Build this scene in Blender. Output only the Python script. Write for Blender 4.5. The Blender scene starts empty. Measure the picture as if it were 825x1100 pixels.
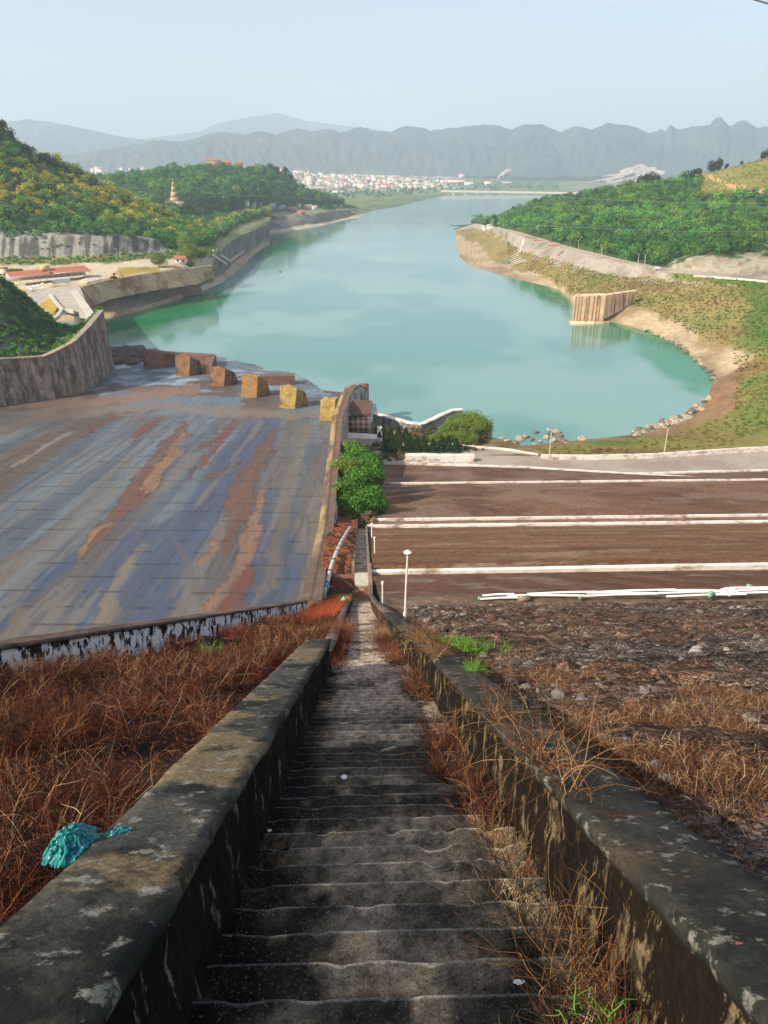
import bpy, bmesh, math, random
import numpy as np
from mathutils import Vector, Matrix
random.seed(7); rng = np.random.default_rng(7)
SC = bpy.context.scene
COL = SC.collection
# ------------------------------------------------------------------ camera
PITCH = math.radians(24.5); F = 800.0; CZ = 98.0
cam = bpy.data.cameras.new("camera"); camo = bpy.data.objects.new("camera", cam); COL.objects.link(camo)
camo.location = (0, 0, CZ); camo.rotation_euler = (math.radians(90) - PITCH, 0, 0)
cam.sensor_fit = 'VERTICAL'; cam.sensor_height = 24.0; cam.lens = 24.0 * F / 1100.0
cam.clip_start = 0.05; cam.clip_end = 80000
SC.camera = camo
# ------------------------------------------------------------------ light
SUN_EL, SUN_AZ = 36.0, 238.0          # azimuth clockwise from +Y (the view direction): behind and to the left
w = bpy.data.worlds.new("World"); SC.world = w; w.use_nodes = True
nt = w.node_tree; nt.nodes.clear()
sky = nt.nodes.new('ShaderNodeTexSky'); sky.sky_type = 'NISHITA'; sky.sun_disc = False
sky.sun_elevation = math.radians(SUN_EL); sky.sun_rotation = math.radians(SUN_AZ)
sky.altitude = 100; sky.air_density = 1.0; sky.dust_density = 2.2; sky.ozone_density = 1.2
bg = nt.nodes.new('ShaderNodeBackground'); bg.inputs[1].default_value = 0.15
wo = nt.nodes.new('ShaderNodeOutputWorld')
tc = nt.nodes.new('ShaderNodeTexCoord'); mp = nt.nodes.new('ShaderNodeMapping'); mp.inputs['Scale'].default_value = (1.2, 1.2, 6.0)
cn = nt.nodes.new('ShaderNodeTexNoise'); cn.inputs['Scale'].default_value = 1.6; cn.inputs['Detail'].default_value = 5; cn.inputs['Roughness'].default_value = 0.55
cr = nt.nodes.new('ShaderNodeMapRange'); cr.inputs['From Min'].default_value = 0.46; cr.inputs['From Max'].default_value = 0.75
cr.inputs['To Min'].default_value = 0.42; cr.inputs['To Max'].default_value = 0.62
cm = nt.nodes.new('ShaderNodeMix'); cm.data_type = 'RGBA'; cm.inputs['B'].default_value = (3.55, 3.4, 3.75, 1)
nt.links.new(tc.outputs['Generated'], mp.inputs[0]); nt.links.new(mp.outputs[0], cn.inputs['Vector'])
nt.links.new(cn.outputs['Fac'], cr.inputs['Value']); nt.links.new(cr.outputs[0], cm.inputs['Factor'])
nt.links.new(sky.outputs[0], cm.inputs['A']); nt.links.new(cm.outputs['Result'], bg.inputs[0]); nt.links.new(bg.outputs[0], wo.inputs[0])
sl = bpy.data.lights.new("sun", 'SUN'); sl.energy = 4.8; sl.angle = math.radians(0.6); sl.color = (1.0, 0.88, 0.70)
so = bpy.data.objects.new("sun", sl); COL.objects.link(so)
a, e = math.radians(SUN_AZ), math.radians(SUN_EL)
sdir = Vector((math.sin(a) * math.cos(e), math.cos(a) * math.cos(e), math.sin(e)))
so.rotation_euler = sdir.to_track_quat('Z', 'Y').to_euler(); so.location = (-50, -60, 200)
SC.view_settings.view_transform = 'Standard'; SC.view_settings.look = 'None'
SC.view_settings.exposure = 0.52; SC.view_settings.gamma = 1.0; SC.view_settings.use_curve_mapping = False
SC.render.engine = 'CYCLES'
try:
    SC.cycles.use_denoising = True; SC.cycles.max_bounces = 6; SC.cycles.diffuse_bounces = 2; SC.cycles.glossy_bounces = 2
    SC.cycles.transmission_bounces = 2; SC.cycles.volume_bounces = 1; SC.cycles.transparent_max_bounces = 4
except Exception: pass

# ------------------------------------------------------------------ helpers
sp, cp = math.sin(PITCH), math.cos(PITCH)
def ray(px, py):
    u, v = (px - 412.5) / F, (550.0 - py) / F
    return np.array([u, cp + v * sp, -sp + v * cp])
def at(px, py, d=None, z=None):
    r = ray(px, py)
    t = d / r[1] if z is None else (z - CZ) / r[2]
    return np.array([r[0] * t, r[1] * t, CZ + r[2] * t])
def proj(V):
    V = np.asarray(V, float); x, y, z = V[..., 0], V[..., 1], V[..., 2] - CZ
    dep = y * cp - z * sp; up = y * sp + z * cp
    return 412.5 + F * x / dep, 550 - F * up / dep
YAW = -0.028
def S(u, d, z):      # stair frame: u across, d down the slope, z world height
    return np.array([u + YAW * d, d - YAW * u, z])

def hsh(ix, iy, iz, seed):
    n = (ix * 374761393 + iy * 668265263 + iz * 2147483647 + seed * 974711) & 0xffffffff
    n = ((n ^ (n >> 13)) * 1274126177) & 0xffffffff
    n = n ^ (n >> 16)
    return (n & 0xffff) / 65535.0
def vnoise(x, y, z=0.0, seed=0):
    x, y, z = np.broadcast_arrays(np.asarray(x, float), np.asarray(y, float), np.asarray(z, float))
    xi, yi, zi = np.floor(x).astype(np.int64), np.floor(y).astype(np.int64), np.floor(z).astype(np.int64)
    fx, fy, fz = x - xi, y - yi, z - zi
    fx, fy, fz = fx*fx*(3-2*fx), fy*fy*(3-2*fy), fz*fz*(3-2*fz)
    r = 0
    for a_ in (0, 1):
        for b_ in (0, 1):
            for c_ in (0, 1):
                wgt = (fx if a_ else 1-fx) * (fy if b_ else 1-fy) * (fz if c_ else 1-fz)
                r = r + wgt * hsh(xi+a_, yi+b_, zi+c_, seed)
    return r
def fbm(x, y, z=0.0, seed=0, o=4):
    r, a_, t = 0, 1.0, 0
    for i in range(o):
        r = r + a_ * vnoise(x * 2**i, y * 2**i, np.asarray(z) * 2**i, seed + i * 17); t += a_; a_ *= 0.5
    return r / t
def sst(x, a_, b_):
    t = np.clip((x - a_) / (b_ - a_), 0, 1); return t * t * (3 - 2 * t)

# ---- materials
def newmat(name):
    m = bpy.data.materials.new(name); m.use_nodes = True; n = m.node_tree
    return m, n, n.nodes['Principled BSDF']
def link_noise(n, coord, scale, detail=5, rough=0.6, stretch=(1, 1, 1)):
    mpn = n.nodes.new('ShaderNodeMapping'); mpn.inputs['Scale'].default_value = stretch
    n.links.new(coord, mpn.inputs[0])
    t = n.nodes.new('ShaderNodeTexNoise'); t.inputs['Scale'].default_value = scale; t.inputs['Detail'].default_value = detail; t.inputs['Roughness'].default_value = rough
    n.links.new(mpn.outputs[0], t.inputs['Vector'])
    return t.outputs['Fac']
def rng_node(n, src, a_, b_, c_, d_, smooth=False):
    r = n.nodes.new('ShaderNodeMapRange'); r.inputs['From Min'].default_value = a_; r.inputs['From Max'].default_value = b_
    r.inputs['To Min'].default_value = c_; r.inputs['To Max'].default_value = d_
    if smooth: r.interpolation_type = 'SMOOTHSTEP'
    n.links.new(src, r.inputs['Value']); return r.outputs[0]
def mixc(n, fac, A, B, blend='MIX'):
    m = n.nodes.new('ShaderNodeMix'); m.data_type = 'RGBA'; m.blend_type = blend
    for k, v in (('Factor', fac), ('A', A), ('B', B)):
        if hasattr(v, 'links') or hasattr(v, 'is_output'): n.links.new(v, m.inputs[k])
        elif k == 'Factor': m.inputs[k].default_value = v
        else: m.inputs[k].default_value = (*v, 1)
    return m.outputs['Result']
def add_bump(n, b, src, strength, dist):
    bp = n.nodes.new('ShaderNodeBump'); bp.inputs['Strength'].default_value = strength; bp.inputs['Distance'].default_value = dist
    n.links.new(src, bp.inputs['Height']); n.links.new(bp.outputs[0], b.inputs['Normal'])
def mat(name, col=None, *a, **k):
    k.setdefault('grit', 0); g_ = k.pop('grit'); m = mat0(name, col, *a, **k)
    if g_:
        n = m.node_tree; b = n.nodes['Principled BSDF']; ge = n.nodes.new('ShaderNodeNewGeometry'); s = b.inputs['Base Color'].links[0].from_socket
        f1 = link_noise(n, ge.outputs['Position'], g_, 3, .8); s = mixc(n, rng_node(n, f1, .60, .66, 0, .8), s, (.26, .235, .19)); s = mixc(n, rng_node(n, f1, .41, .35, 0, .85), s, (.012, .011, .009)); n.links.new(s, b.inputs['Base Color'])
    return m
def mat0(name, col=None, rough=0.9, scale=3.0, contrast=0.35, bump=0.3, dist=0.02, spec=0.3, stretch=(1, 1, 1), stain=None, stain_scale=1.0, stain_thr=(0.5, 0.62), stain_stretch=(1, 1, 1), metal=0.0, world=False):
    """col None: the mesh's own colour attribute; stain: a second colour in patches"""
    m, n, b = newmat(name)
    tcn = n.nodes.new('ShaderNodeTexCoord'); co = tcn.outputs['Object']
    if world:
        g = n.nodes.new('ShaderNodeNewGeometry'); co = g.outputs['Position']
    if col is None:
        at_ = n.nodes.new('ShaderNodeAttribute'); at_.attribute_name = 'Col'; base = at_.outputs['Color']
    else: base = tuple(col)
    nz = link_noise(n, co, scale, 6, 0.65, stretch)
    nz2 = link_noise(n, co, scale * 7.3, 4, 0.6, stretch)
    f = rng_node(n, nz, 0.3, 0.7, 1 - contrast, 1 + contrast)
    f2 = rng_node(n, nz2, 0.3, 0.7, 1 - contrast * 0.6, 1 + contrast * 0.6)
    if stain is not None:
        sn = link_noise(n, co, stain_scale, 7, 0.68, stain_stretch)
        base = mixc(n, rng_node(n, sn, stain_thr[0], stain_thr[1], 0, 1), base, stain)
    mu = n.nodes.new('ShaderNodeMath'); mu.operation = 'MULTIPLY'; n.links.new(f, mu.inputs[0]); n.links.new(f2, mu.inputs[1])
    cc = n.nodes.new('ShaderNodeCombineColor')
    for k in range(3): n.links.new(mu.outputs[0], cc.inputs[k])
    out = mixc(n, 1.0, base, cc.outputs[0], 'MULTIPLY')
    n.links.new(out, b.inputs['Base Color'])
    b.inputs['Roughness'].default_value = rough; b.inputs['Specular IOR Level'].default_value = spec; b.inputs['Metallic'].default_value = metal
    if bump > 0:
        ad = n.nodes.new('ShaderNodeMath'); ad.operation = 'ADD'; n.links.new(nz, ad.inputs[0]); n.links.new(nz2, ad.inputs[1])
        add_bump(n, b, ad.outputs[0], bump, dist)
    return m
def leafmat(name, rough=0.75, trans=0.0):
    m, n, b = newmat(name)
    at_ = n.nodes.new('ShaderNodeAttribute'); at_.attribute_name = 'Col'
    n.links.new(at_.outputs['Color'], b.inputs['Base Color']); b.inputs['Roughness'].default_value = rough; b.inputs['Specular IOR Level'].default_value = 0.15
    if trans:
        tr = n.nodes.new('ShaderNodeBsdfTranslucent'); n.links.new(at_.outputs['Color'], tr.inputs[0]); mx = n.nodes.new('ShaderNodeMixShader'); mx.inputs[0].default_value = trans
        n.links.new(b.outputs[0], mx.inputs[1]); n.links.new(tr.outputs[0], mx.inputs[2]); n.links.new(mx.outputs[0], n.nodes['Material Output'].inputs['Surface'])
    return m

# ---- meshes
def mk(name, V, Fq, m, parent=None, col=None, smooth=False, loc=None, mi=None):
    """V n x 3 (world, or local to the parent's frame), Fq list / array of faces, col per-vertex rgb"""
    V = np.asarray(V, float)
    if loc is not None: V = V - np.asarray(loc)
    me = bpy.data.meshes.new(name)
    if isinstance(Fq, np.ndarray):
        k = Fq.shape[1]; nf = len(Fq)
        me.vertices.add(len(V)); me.vertices.foreach_set('co', V.astype(np.float32).ravel())
        me.loops.add(nf * k); me.loops.foreach_set('vertex_index', Fq.astype(np.int32).ravel())
        me.polygons.add(nf); me.polygons.foreach_set('loop_start', np.arange(0, nf * k, k, dtype=np.int32))
        me.update(calc_edges=True)
    else:
        me.from_pydata([tuple(v) for v in V], [], [tuple(f) for f in Fq]); me.update()
    if col is not None:
        ca = me.color_attributes.new('Col', 'FLOAT_COLOR', 'POINT')
        c4 = np.ones((len(V), 4), np.float32); c4[:, :3] = col
        ca.data.foreach_set('color', c4.ravel())
    if smooth:
        me.polygons.foreach_set('use_smooth', np.ones(len(me.polygons), bool))
    me.materials.append(m)
    o = bpy.data.objects.new(name, me); COL.objects.link(o)
    if loc is not None and parent is None: o.location = loc
    if parent is not None: o.parent = parent
    return o
def tag(o, label=None, cat=None, group=None, kind=None):
    if label: o['label'] = label
    if cat: o['category'] = cat
    if group: o['group'] = group
    if kind: o['kind'] = kind
    return o
def empty(name, loc, label, cat, group=None, rz=0):
    o = bpy.data.objects.new(name, None); COL.objects.link(o); o.location = tuple(loc); o.rotation_euler = (0, 0, rz); o.empty_display_size = 0.2
    return tag(o, label, cat, group)
def copy_tree(o, parent=None):
    c = o.copy(); COL.objects.link(c)
    if parent is not None: c.parent = parent
    for ch in list(o.children): copy_tree(ch, c)
    return c
def cat(parts):
    """join [(V, F, C)] arrays with equal face size"""
    vs, fs, cs, o = [], [], [], 0
    for p in parts:
        vs.append(p[0]); fs.append(np.asarray(p[1]) + o); o += len(p[0])
        if len(p) > 2: cs.append(p[2])
    return np.concatenate(vs), np.concatenate(fs), (np.concatenate(cs) if cs else None)
def grid_faces(nr, nc):
    i = np.arange(nr - 1)[:, None] * nc + np.arange(nc - 1)[None, :]
    i = i.ravel(); return np.stack([i, i + 1, i + nc + 1, i + nc], 1)
def box(c, s, rz=0.0, taper=1.0):
    """box standing on its base centre c, size s"""
    x, y, h = s[0] / 2, s[1] / 2, s[2]
    v = np.array([(-x, -y, 0), (x, -y, 0), (x, y, 0), (-x, y, 0), (-x*taper, -y*taper, h), (x*taper, -y*taper, h), (x*taper, y*taper, h), (-x*taper, y*taper, h)], float)
    cz, sz = math.cos(rz), math.sin(rz)
    v = np.stack([v[:, 0]*cz - v[:, 1]*sz, v[:, 0]*sz + v[:, 1]*cz, v[:, 2]], 1) + np.asarray(c)
    f = np.array([(0, 3, 2, 1), (4, 5, 6, 7), (0, 1, 5, 4), (1, 2, 6, 5), (2, 3, 7, 6), (3, 0, 4, 7)])
    return v, f
def tube(pts, r, k=6, cap=True):
    pts = np.asarray(pts, float); n = len(pts); r = np.broadcast_to(np.asarray(r, float), (n,))
    t = np.gradient(pts, axis=0); t /= np.linalg.norm(t, axis=1)[:, None] + 1e-9
    up = np.where(np.abs(t[:, 2:3]) > 0.9, np.array([[1.0, 0, 0]]), np.array([[0, 0, 1.0]]))
    a_ = np.cross(t, up); a_ /= np.linalg.norm(a_, axis=1)[:, None] + 1e-9; b_ = np.cross(t, a_)
    th = np.arange(k) * 2 * math.pi / k
    V = pts[:, None] + r[:, None, None] * (np.cos(th)[None, :, None] * a_[:, None] + np.sin(th)[None, :, None] * b_[:, None])
    V = V.reshape(-1, 3); Fs = []
    for i in range(n - 1):
        for j in range(k):
            Fs.append((i*k + j, i*k + (j+1) % k, (i+1)*k + (j+1) % k, (i+1)*k + j))
    if cap:
        c0 = len(V); V = np.concatenate([V, pts[:1], pts[-1:]])
        for j in range(0, k): Fs.append((c0, j, (j+1) % k, (j+1) % k)); Fs.append((c0+1, (n-1)*k + (j+1) % k, (n-1)*k + j, (n-1)*k + j))
    return V, Fs
def mkt(name, parts, m, parent=None, loc=None, smooth=False):
    """join python face lists (tubes) to one mesh; degenerate quads become tris"""
    V, Fs, o = [], [], 0
    for v, f in parts:
        V.append(v)
        for q in f:
            q = [int(i) + o for i in q]
            if len(q) == 4 and q[2] == q[3]: q = q[:3]
            Fs.append(tuple(q))
        o += len(v)
    return mk(name, np.concatenate(V), Fs, m, parent, smooth=smooth, loc=loc)
def resample(P, step):
    P = np.asarray(P, float); s = np.r_[0, np.cumsum(np.linalg.norm(np.diff(P, axis=0), axis=1))]
    n = max(2, int(round(s[-1] / step)) + 1); q = np.linspace(0, s[-1], n)
    return np.stack([np.interp(q, s, P[:, k]) for k in range(3)], 1)
def sweep(P, prof, cap=True):
    """sweep a closed cross-section prof [(across, up)] along plan polyline P (world pts); across = right of travel. prof may be a function of index"""
    P = np.asarray(P, float); n = len(P)
    t = np.gradient(P[:, :2], axis=0); t /= np.linalg.norm(t, axis=1)[:, None] + 1e-9
    nr = np.stack([t[:, 1], -t[:, 0]], 1)
    V = []
    for i in range(n):
        pr = np.asarray(prof(i) if callable(prof) else prof, float)
        V.append(np.c_[P[i, 0] + nr[i, 0] * pr[:, 0], P[i, 1] + nr[i, 1] * pr[:, 0], P[i, 2] + pr[:, 1]])
    k = len(V[0]); V = np.concatenate(V)
    Fs = [(i*k + j, i*k + (j+1) % k, (i+1)*k + (j+1) % k, (i+1)*k + j) for i in range(n-1) for j in range(k)]
    if cap: Fs += [tuple(range(k))[::-1], tuple((n-1)*k + j for j in range(k))]
    return V, Fs
def roughen(V, amp, scale, seed=0, axes=(1, 1, 1)):
    V = np.array(V, float)
    for k in range(3):
        if axes[k]: V[:, k] += amp * axes[k] * (fbm(V[:, 0]/scale, V[:, 1]/scale, V[:, 2]/scale, seed + 31*k, 3) - 0.5) * 2
    return V

# ------------------------------------------------------------------ polar terrain lofts
class Loft:
    """terrain given row by row, from near to far: each row a list of (px, py, d) or (px, py, None, z) seen points"""
    def __init__(self, rows, px0, px1, nc, sub, rough):
        self.px = np.linspace(px0, px1, nc); self.rows = []
        for r in rows:
            pts = [(q[0], q[1], (q[2] if q[2] is not None else at(q[0], q[1], z=q[3])[1])) for q in r]
            a_ = np.array(pts, float)
            py = np.interp(self.px, a_[:, 0], a_[:, 1]); d = np.exp(np.interp(self.px, a_[:, 0], np.log(a_[:, 2])))
            if self.rows: d = np.maximum(d, self.rows[-1][:, 1] + 1.5)
            self.rows.append(np.array([at(x, y, d=dd) for x, y, dd in zip(self.px, py, d)]))
        G, seg = [], []
        for k in range(len(self.rows) - 1):
            m = sub[k]
            for j in range(m):
                t = j / m; G.append(self.rows[k] * (1 - t) + self.rows[k+1] * t); seg.append(k + t)
        G.append(self.rows[-1]); seg.append(len(self.rows) - 1.0)
        self.seg = np.array(seg); self.G = np.array(G); self.base = self.G.copy()
        x, y, z = self.G[..., 0], self.G[..., 1], self.G[..., 2]
        amp = np.interp(self.seg, np.arange(len(self.rows)), rough)[:, None]
        self.G[..., 2] += amp * (fbm(x/45., y/45., 0, 3, 5) - 0.5) * 2 + amp * 0.35 * (fbm(x/9., y/9., 0, 9, 3) - 0.5) * 2
    def back(self, *a): pass
    def mesh(self, name, m, colf, label=None, kind='structure', catg=None, group=None):
        nr, nc = self.G.shape[:2]; V = self.G.reshape(-1, 3)
        seg = np.repeat(self.seg, nc); px = np.tile(self.px, nr)
        C = colf(seg, px, V)
        o = mk(name, V, grid_faces(nr, nc), m, col=C, smooth=True)
        return tag(o, label, catg, group, kind)
    def sample(self, n, segf):
        """n random points, uniform by area, where segf(seg, px) > random"""
        G = self.G; a_ = G[1:, 1:] - G[:-1, :-1]; b_ = G[1:, :-1] - G[:-1, 1:]
        A = 0.5 * np.linalg.norm(np.cross(a_, b_), axis=2)
        sg = 0.5 * (self.seg[1:] + self.seg[:-1])[:, None]; pxx = 0.5 * (self.px[1:] + self.px[:-1])[None]
        sg, pxx = np.broadcast_arrays(sg, pxx)
        W = A * segf(sg, pxx); W = W.ravel() / W.sum()
        idx = rng.choice(len(W), n, p=W); i, j = idx // A.shape[1], idx % A.shape[1]
        u, v = rng.random((2, n))
        P = (G[i, j]*((1-u)*(1-v))[:, None] + G[i+1, j]*(u*(1-v))[:, None] + G[i, j+1]*((1-u)*v)[:, None] + G[i+1, j+1]*(u*v)[:, None])
        return P, sg[i, j], pxx[i, j]
    def area(self, segf):
        G = self.G; a_ = G[1:, 1:] - G[:-1, :-1]; b_ = G[1:, :-1] - G[:-1, 1:]
        A = 0.5 * np.linalg.norm(np.cross(a_, b_), axis=2)
        sg = 0.5 * (self.seg[1:] + self.seg[:-1])[:, None]; pxx = 0.5 * (self.px[1:] + self.px[:-1])[None]
        sg, pxx = np.broadcast_arrays(sg, pxx)
        return float((A * segf(sg, pxx)).sum())
    def at(self, px, py):
        """first surface point seen at pixel px,py"""
        j = int(np.clip(np.searchsorted(self.px, px), 1, len(self.px) - 1))
        t = (px - self.px[j-1]) / (self.px[j] - self.px[j-1])
        c = self.G[:, j-1] * (1 - t) + self.G[:, j] * t
        yy = proj(c)[1]
        for i in range(len(c) - 1):
            if (yy[i] - py) * (yy[i+1] - py) <= 0 and yy[i+1] < yy[i]:
                s = (yy[i] - py) / (yy[i] - yy[i+1] + 1e-9); return c[i] * (1 - s) + c[i+1] * s
        return c[int(np.argmin(np.abs(yy - py)))]

def back_row(row, dd, z):
    """a row dd metres behind another at height z, along the same sight lines (the hidden far side of a hill)"""
    out = []
    for q in row:
        p = at(q[0], q[1], d=q[2]) if q[2] is not None else at(q[0], q[1], z=q[3])
        x, y = p[0] * (p[1] + dd) / p[1], p[1] + dd
        X, Y = proj((x, y, z)); out.append((float(X), float(Y), y))
    return out

# ------------------------------------------------------------------ foliage
def crown_template(n, seed, leaf=0.16, lumps=7, flat=1.0):
    """leaf faces in a lumpy crown of about unit radius, base at z=0"""
    r = np.random.default_rng(seed)
    cs = r.normal(size=(lumps, 3)); cs /= np.linalg.norm(cs, axis=1)[:, None]
    cs = cs * r.uniform(0.25, 0.6, (lumps, 1)); cs[:, 2] = cs[:, 2] * 0.8 * flat + 0.85 * flat
    rad = r.uniform(0.35, 0.6, lumps)
    k = r.integers(0, lumps, n); d_ = r.normal(size=(n, 3)); d_ /= np.linalg.norm(d_, axis=1)[:, None]
    P = cs[k] + d_ * (rad[k] * r.uniform(0.65, 1.05, n))[:, None] * np.array([1, 1, 0.85 * flat])
    # leaf normals roughly outward
    nn = d_ + r.normal(size=(n, 3)) * 0.45 + np.array([0, 0, 0.25]); nn /= np.linalg.norm(nn, axis=1)[:, None]
    a_ = np.cross(nn, r.normal(size=(n, 3))); a_ /= np.linalg.norm(a_, axis=1)[:, None]; b_ = np.cross(nn, a_)
    s = leaf * r.uniform(0.6, 1.3, (n, 1)); s2 = s * r.uniform(0.5, 1.0, (n, 1))
    Q = np.stack([P - a_*s, P - b_*s2, P + a_*s, P + b_*s2], 1)   # n,4,3
    br = r.uniform(0.7, 1.3, n)
    return Q, br
def scatter(temps, P, scale, colors, zs=None, seed=0):
    """copies of leaf templates -> V, F, C; scale (n,), colors (n,3)"""
    r = np.random.default_rng(seed); Vs, Cs = [], []
    ti = r.integers(0, len(temps), len(P)); ang = r.uniform(0, 6.283, len(P))
    for t, (Q, br) in enumerate(temps):
        s = np.where(ti == t)[0]
        if len(s) == 0: continue
        c, sn = np.cos(ang[s])[:, None, None], np.sin(ang[s])[:, None, None]
        x = Q[None, ..., 0] * c - Q[None, ..., 1] * sn; y = Q[None, ..., 0] * sn + Q[None, ..., 1] * c
        z = np.broadcast_to(Q[None, ..., 2], x.shape)
        sc = scale[s][:, None, None]; zsc = sc * (zs[s][:, None, None] if zs is not None else 1.0)
        W = np.stack([x * sc, y * sc, z * zsc], -1) + P[s][:, None, None, :]
        Vs.append(W.reshape(-1, 3))
        cc = colors[s][:, None, None, :] * br[None, :, None, None] * np.ones((1, 1, 4, 1)); Cs.append(cc.reshape(-1, 3))
    V = np.concatenate(Vs); C = np.concatenate(Cs); Fq = np.arange(len(V)).reshape(-1, 4)
    return V, Fq, C
GREENS = np.array([(0.040, 0.14, 0.045), (0.065, 0.20, 0.052), (0.11, 0.27, 0.052), (0.20, 0.33, 0.048), (0.30, 0.30, 0.04), (0.38, 0.32, 0.04)])
M_leaf = leafmat('foliage', .75, .4)
M_bark = mat('bark', (0.12, 0.09, 0.06), scale=4)
T80 = [crown_template(80, 100 + i, 0.20) for i in range(8)]
T150 = [crown_template(170, 150 + i, 0.125, 9) for i in range(8)]
T300 = [crown_template(420, 200 + i, 0.10, 10) for i in range(4)]
T1500 = [crown_template(2600, 300 + i, 0.045, 16) for i in range(3)]

def stems(P, h, lean, col, w, seed=0, nseg=4, bend=0.5, branch=0, k=3):
    """thin curved twigs rooted at P; returns V,F,C (triangular tubes). branch: side twigs per stem"""
    r = np.random.default_rng(seed); n = len(P)
    def grow(P0, D, L, W, C):
        n = len(P0); pts = [P0]; d_ = D.copy(); cur = P0.copy()
        bd = r.normal(size=(n, 3)) * bend * 0.5; bd[:, 2] -= bend * 0.25
        for i in range(nseg):
            d_ = d_ + bd / nseg + r.normal(size=(n, 3)) * 0.16; d_ /= np.linalg.norm(d_, axis=1)[:, None]
            cur = cur + d_ * (L / nseg)[:, None]; pts.append(cur)
        pts = np.stack(pts, 1)  # n, nseg+1, 3
        t = np.gradient(pts, axis=1); t /= np.linalg.norm(t, axis=2)[..., None] + 1e-9
        a_ = np.cross(t, np.array([0.3, 0.9, 0.15])); a_ /= np.linalg.norm(a_, axis=2)[..., None] + 1e-9; b_ = np.cross(t, a_)
        wr = W[:, None] * np.linspace(1, 0.3, nseg + 1)[None]
        rings = []
        for j in range(k):
            th = j * 2 * math.pi / k
            rings.append(pts + wr[..., None] * (math.cos(th) * a_ + math.sin(th) * b_))
        V = np.stack(rings, 2)  # n, nseg+1, k, 3
        base = np.arange(n)[:, None, None] * (nseg + 1) * k + np.arange(nseg)[None, :, None] * k
        j = np.arange(k)[None, None, :]; j2 = (np.arange(k) + 1)[None, None, :] % k
        Fq = np.stack(np.broadcast_arrays(base + j, base + j2, base + k + j2, base + k + j), -1).reshape(-1, 4)
        Cc = np.broadcast_to(C[:, None, None, :], V.shape).reshape(-1, 3)
        return V.reshape(-1, 3), Fq, Cc, pts
    D = np.stack([lean * r.normal(size=n), lean * r.normal(size=n), np.ones(n)], 1); D /= np.linalg.norm(D, axis=1)[:, None]
    V, Fq, C, pts = grow(P, D, h, w, col); out = [(V, Fq, C)]
    for b in range(branch):
        i = r.integers(1, nseg, n); P2 = pts[np.arange(n), i]; D2 = pts[np.arange(n), i + 1] - P2
        D2 /= np.linalg.norm(D2, axis=1)[:, None] + 1e-9; D2 = D2 + r.normal(size=(n, 3)) * 0.7; D2 /= np.linalg.norm(D2, axis=1)[:, None]
        o = grow(P2, D2, h * r.uniform(0.3, 0.6, n), w * 0.6, col * r.uniform(0.8, 1.3, (n, 1))); out.append(o[:3])
    return cat(out)
# ================================================================== THE RIVER AND THE FAR LAND
def colmix(V, pal, scale, seed=0, sharp=0.0):
    """blend between two or three base colours by noise"""
    t = fbm(V[:, 0]/scale, V[:, 1]/scale, V[:, 2]/scale, seed, 5)
    t = np.clip((t - 0.5) * (2.2 + sharp) + 0.5, 0, 1)[:, None] * (len(pal) - 1)
    pal = np.array(pal); i = np.minimum(t.astype(int)[:, 0], len(pal) - 2); f = t - i[:, None]
    return pal[i] * (1 - f) + pal[i+1] * f
M_ground = mat('ground', None, 0.95, 0.35, 0.28, 0.5, 0.4, 0.1)
M_far = mat('far_land', None, 0.95, 0.02, 0.3, 0.0, 0.4, 0.05)
# water
m, n, b = newmat('river_water'); 
g = n.nodes.new('ShaderNodeNewGeometry'); co = g.outputs['Position']
n1 = link_noise(n, co, 0.006, 4, 0.55, (1, 0.5, 1)); n2 = link_noise(n, co, 0.02, 3, 0.5)
cA = mixc(n, rng_node(n, n1, 0.42, 0.62, 0, 1), (0.055, 0.235, 0.20), (0.085, 0.265, 0.235))
aw = n.nodes.new('ShaderNodeAttribute'); aw.attribute_name = 'Col'; cB = mixc(n, rng_node(n, n2, 0.5, 0.68, 0, 0.2), aw.outputs['Color'], (0.08, 0.24, 0.20))
n.links.new(cB, b.inputs['Base Color']); b.inputs['Roughness'].default_value = 0.09; b.inputs['IOR'].default_value = 1.33; b.inputs['Specular IOR Level'].default_value = .36
w1 = link_noise(n, co, 0.35, 3, 0.6, (1, 0.6, 1)); add_bump(n, b, w1, 0.22, 0.12)
M_water = m
wpx = np.linspace(-1500, 2300, 700); wpy = np.r_[np.linspace(800, 560, 10), np.linspace(555, 200, 420), np.linspace(199, 189, 12)]
WX, WY = np.meshgrid(wpx, wpy); rr = (WX - 412.5)/F; vv = (550 - WY)/F; tt = -CZ/(-sp + vv*cp); V = np.stack([rr*tt, (cp + vv*sp)*tt, 0*tt], -1).reshape(-1, 3)
nz = fbm(V[:, 0]/60, V[:, 1]/90, 0, 401, 4); nz2 = fbm(V[:, 0]/16, V[:, 1]/30, 0, 402, 4); C = np.array([.095, .24, .21]) + (np.array([.165, .30, .27]) - np.array([.095, .24, .21])) * sst(nz, .38, .62)[:, None]
wxf, wyf = WX.ravel(), WY.ravel()
for (cx, cy, rx, ry, rot, k) in [(284, 264, 34, 11, -.25, 1), (318, 258, 30, 7, -.1, .7), (590, 315, 34, 9, .3, .95), (720, 382, 56, 17, .6, 1), (180, 334, 70, 12, -.2, 1), (130, 352, 40, 10, 0, .7), (663, 356, 46, 11, .1, .55)]:
    dx, dy = wxf - cx, wyf - cy; c, s_ = math.cos(rot), math.sin(rot); e_ = np.sqrt(((dx*c + dy*s_)/rx)**2 + ((-dx*s_ + dy*c)/ry)**2) + (nz2 - .5)*.8
    u = np.minimum((1 - sst(e_, .7, 1.5)) * k * 1.2, 1); C = C + (np.array([.01, .17, .06]) - C) * (u*.95)[:, None]  # green bank reflections painted into the colour of the shallows
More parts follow.
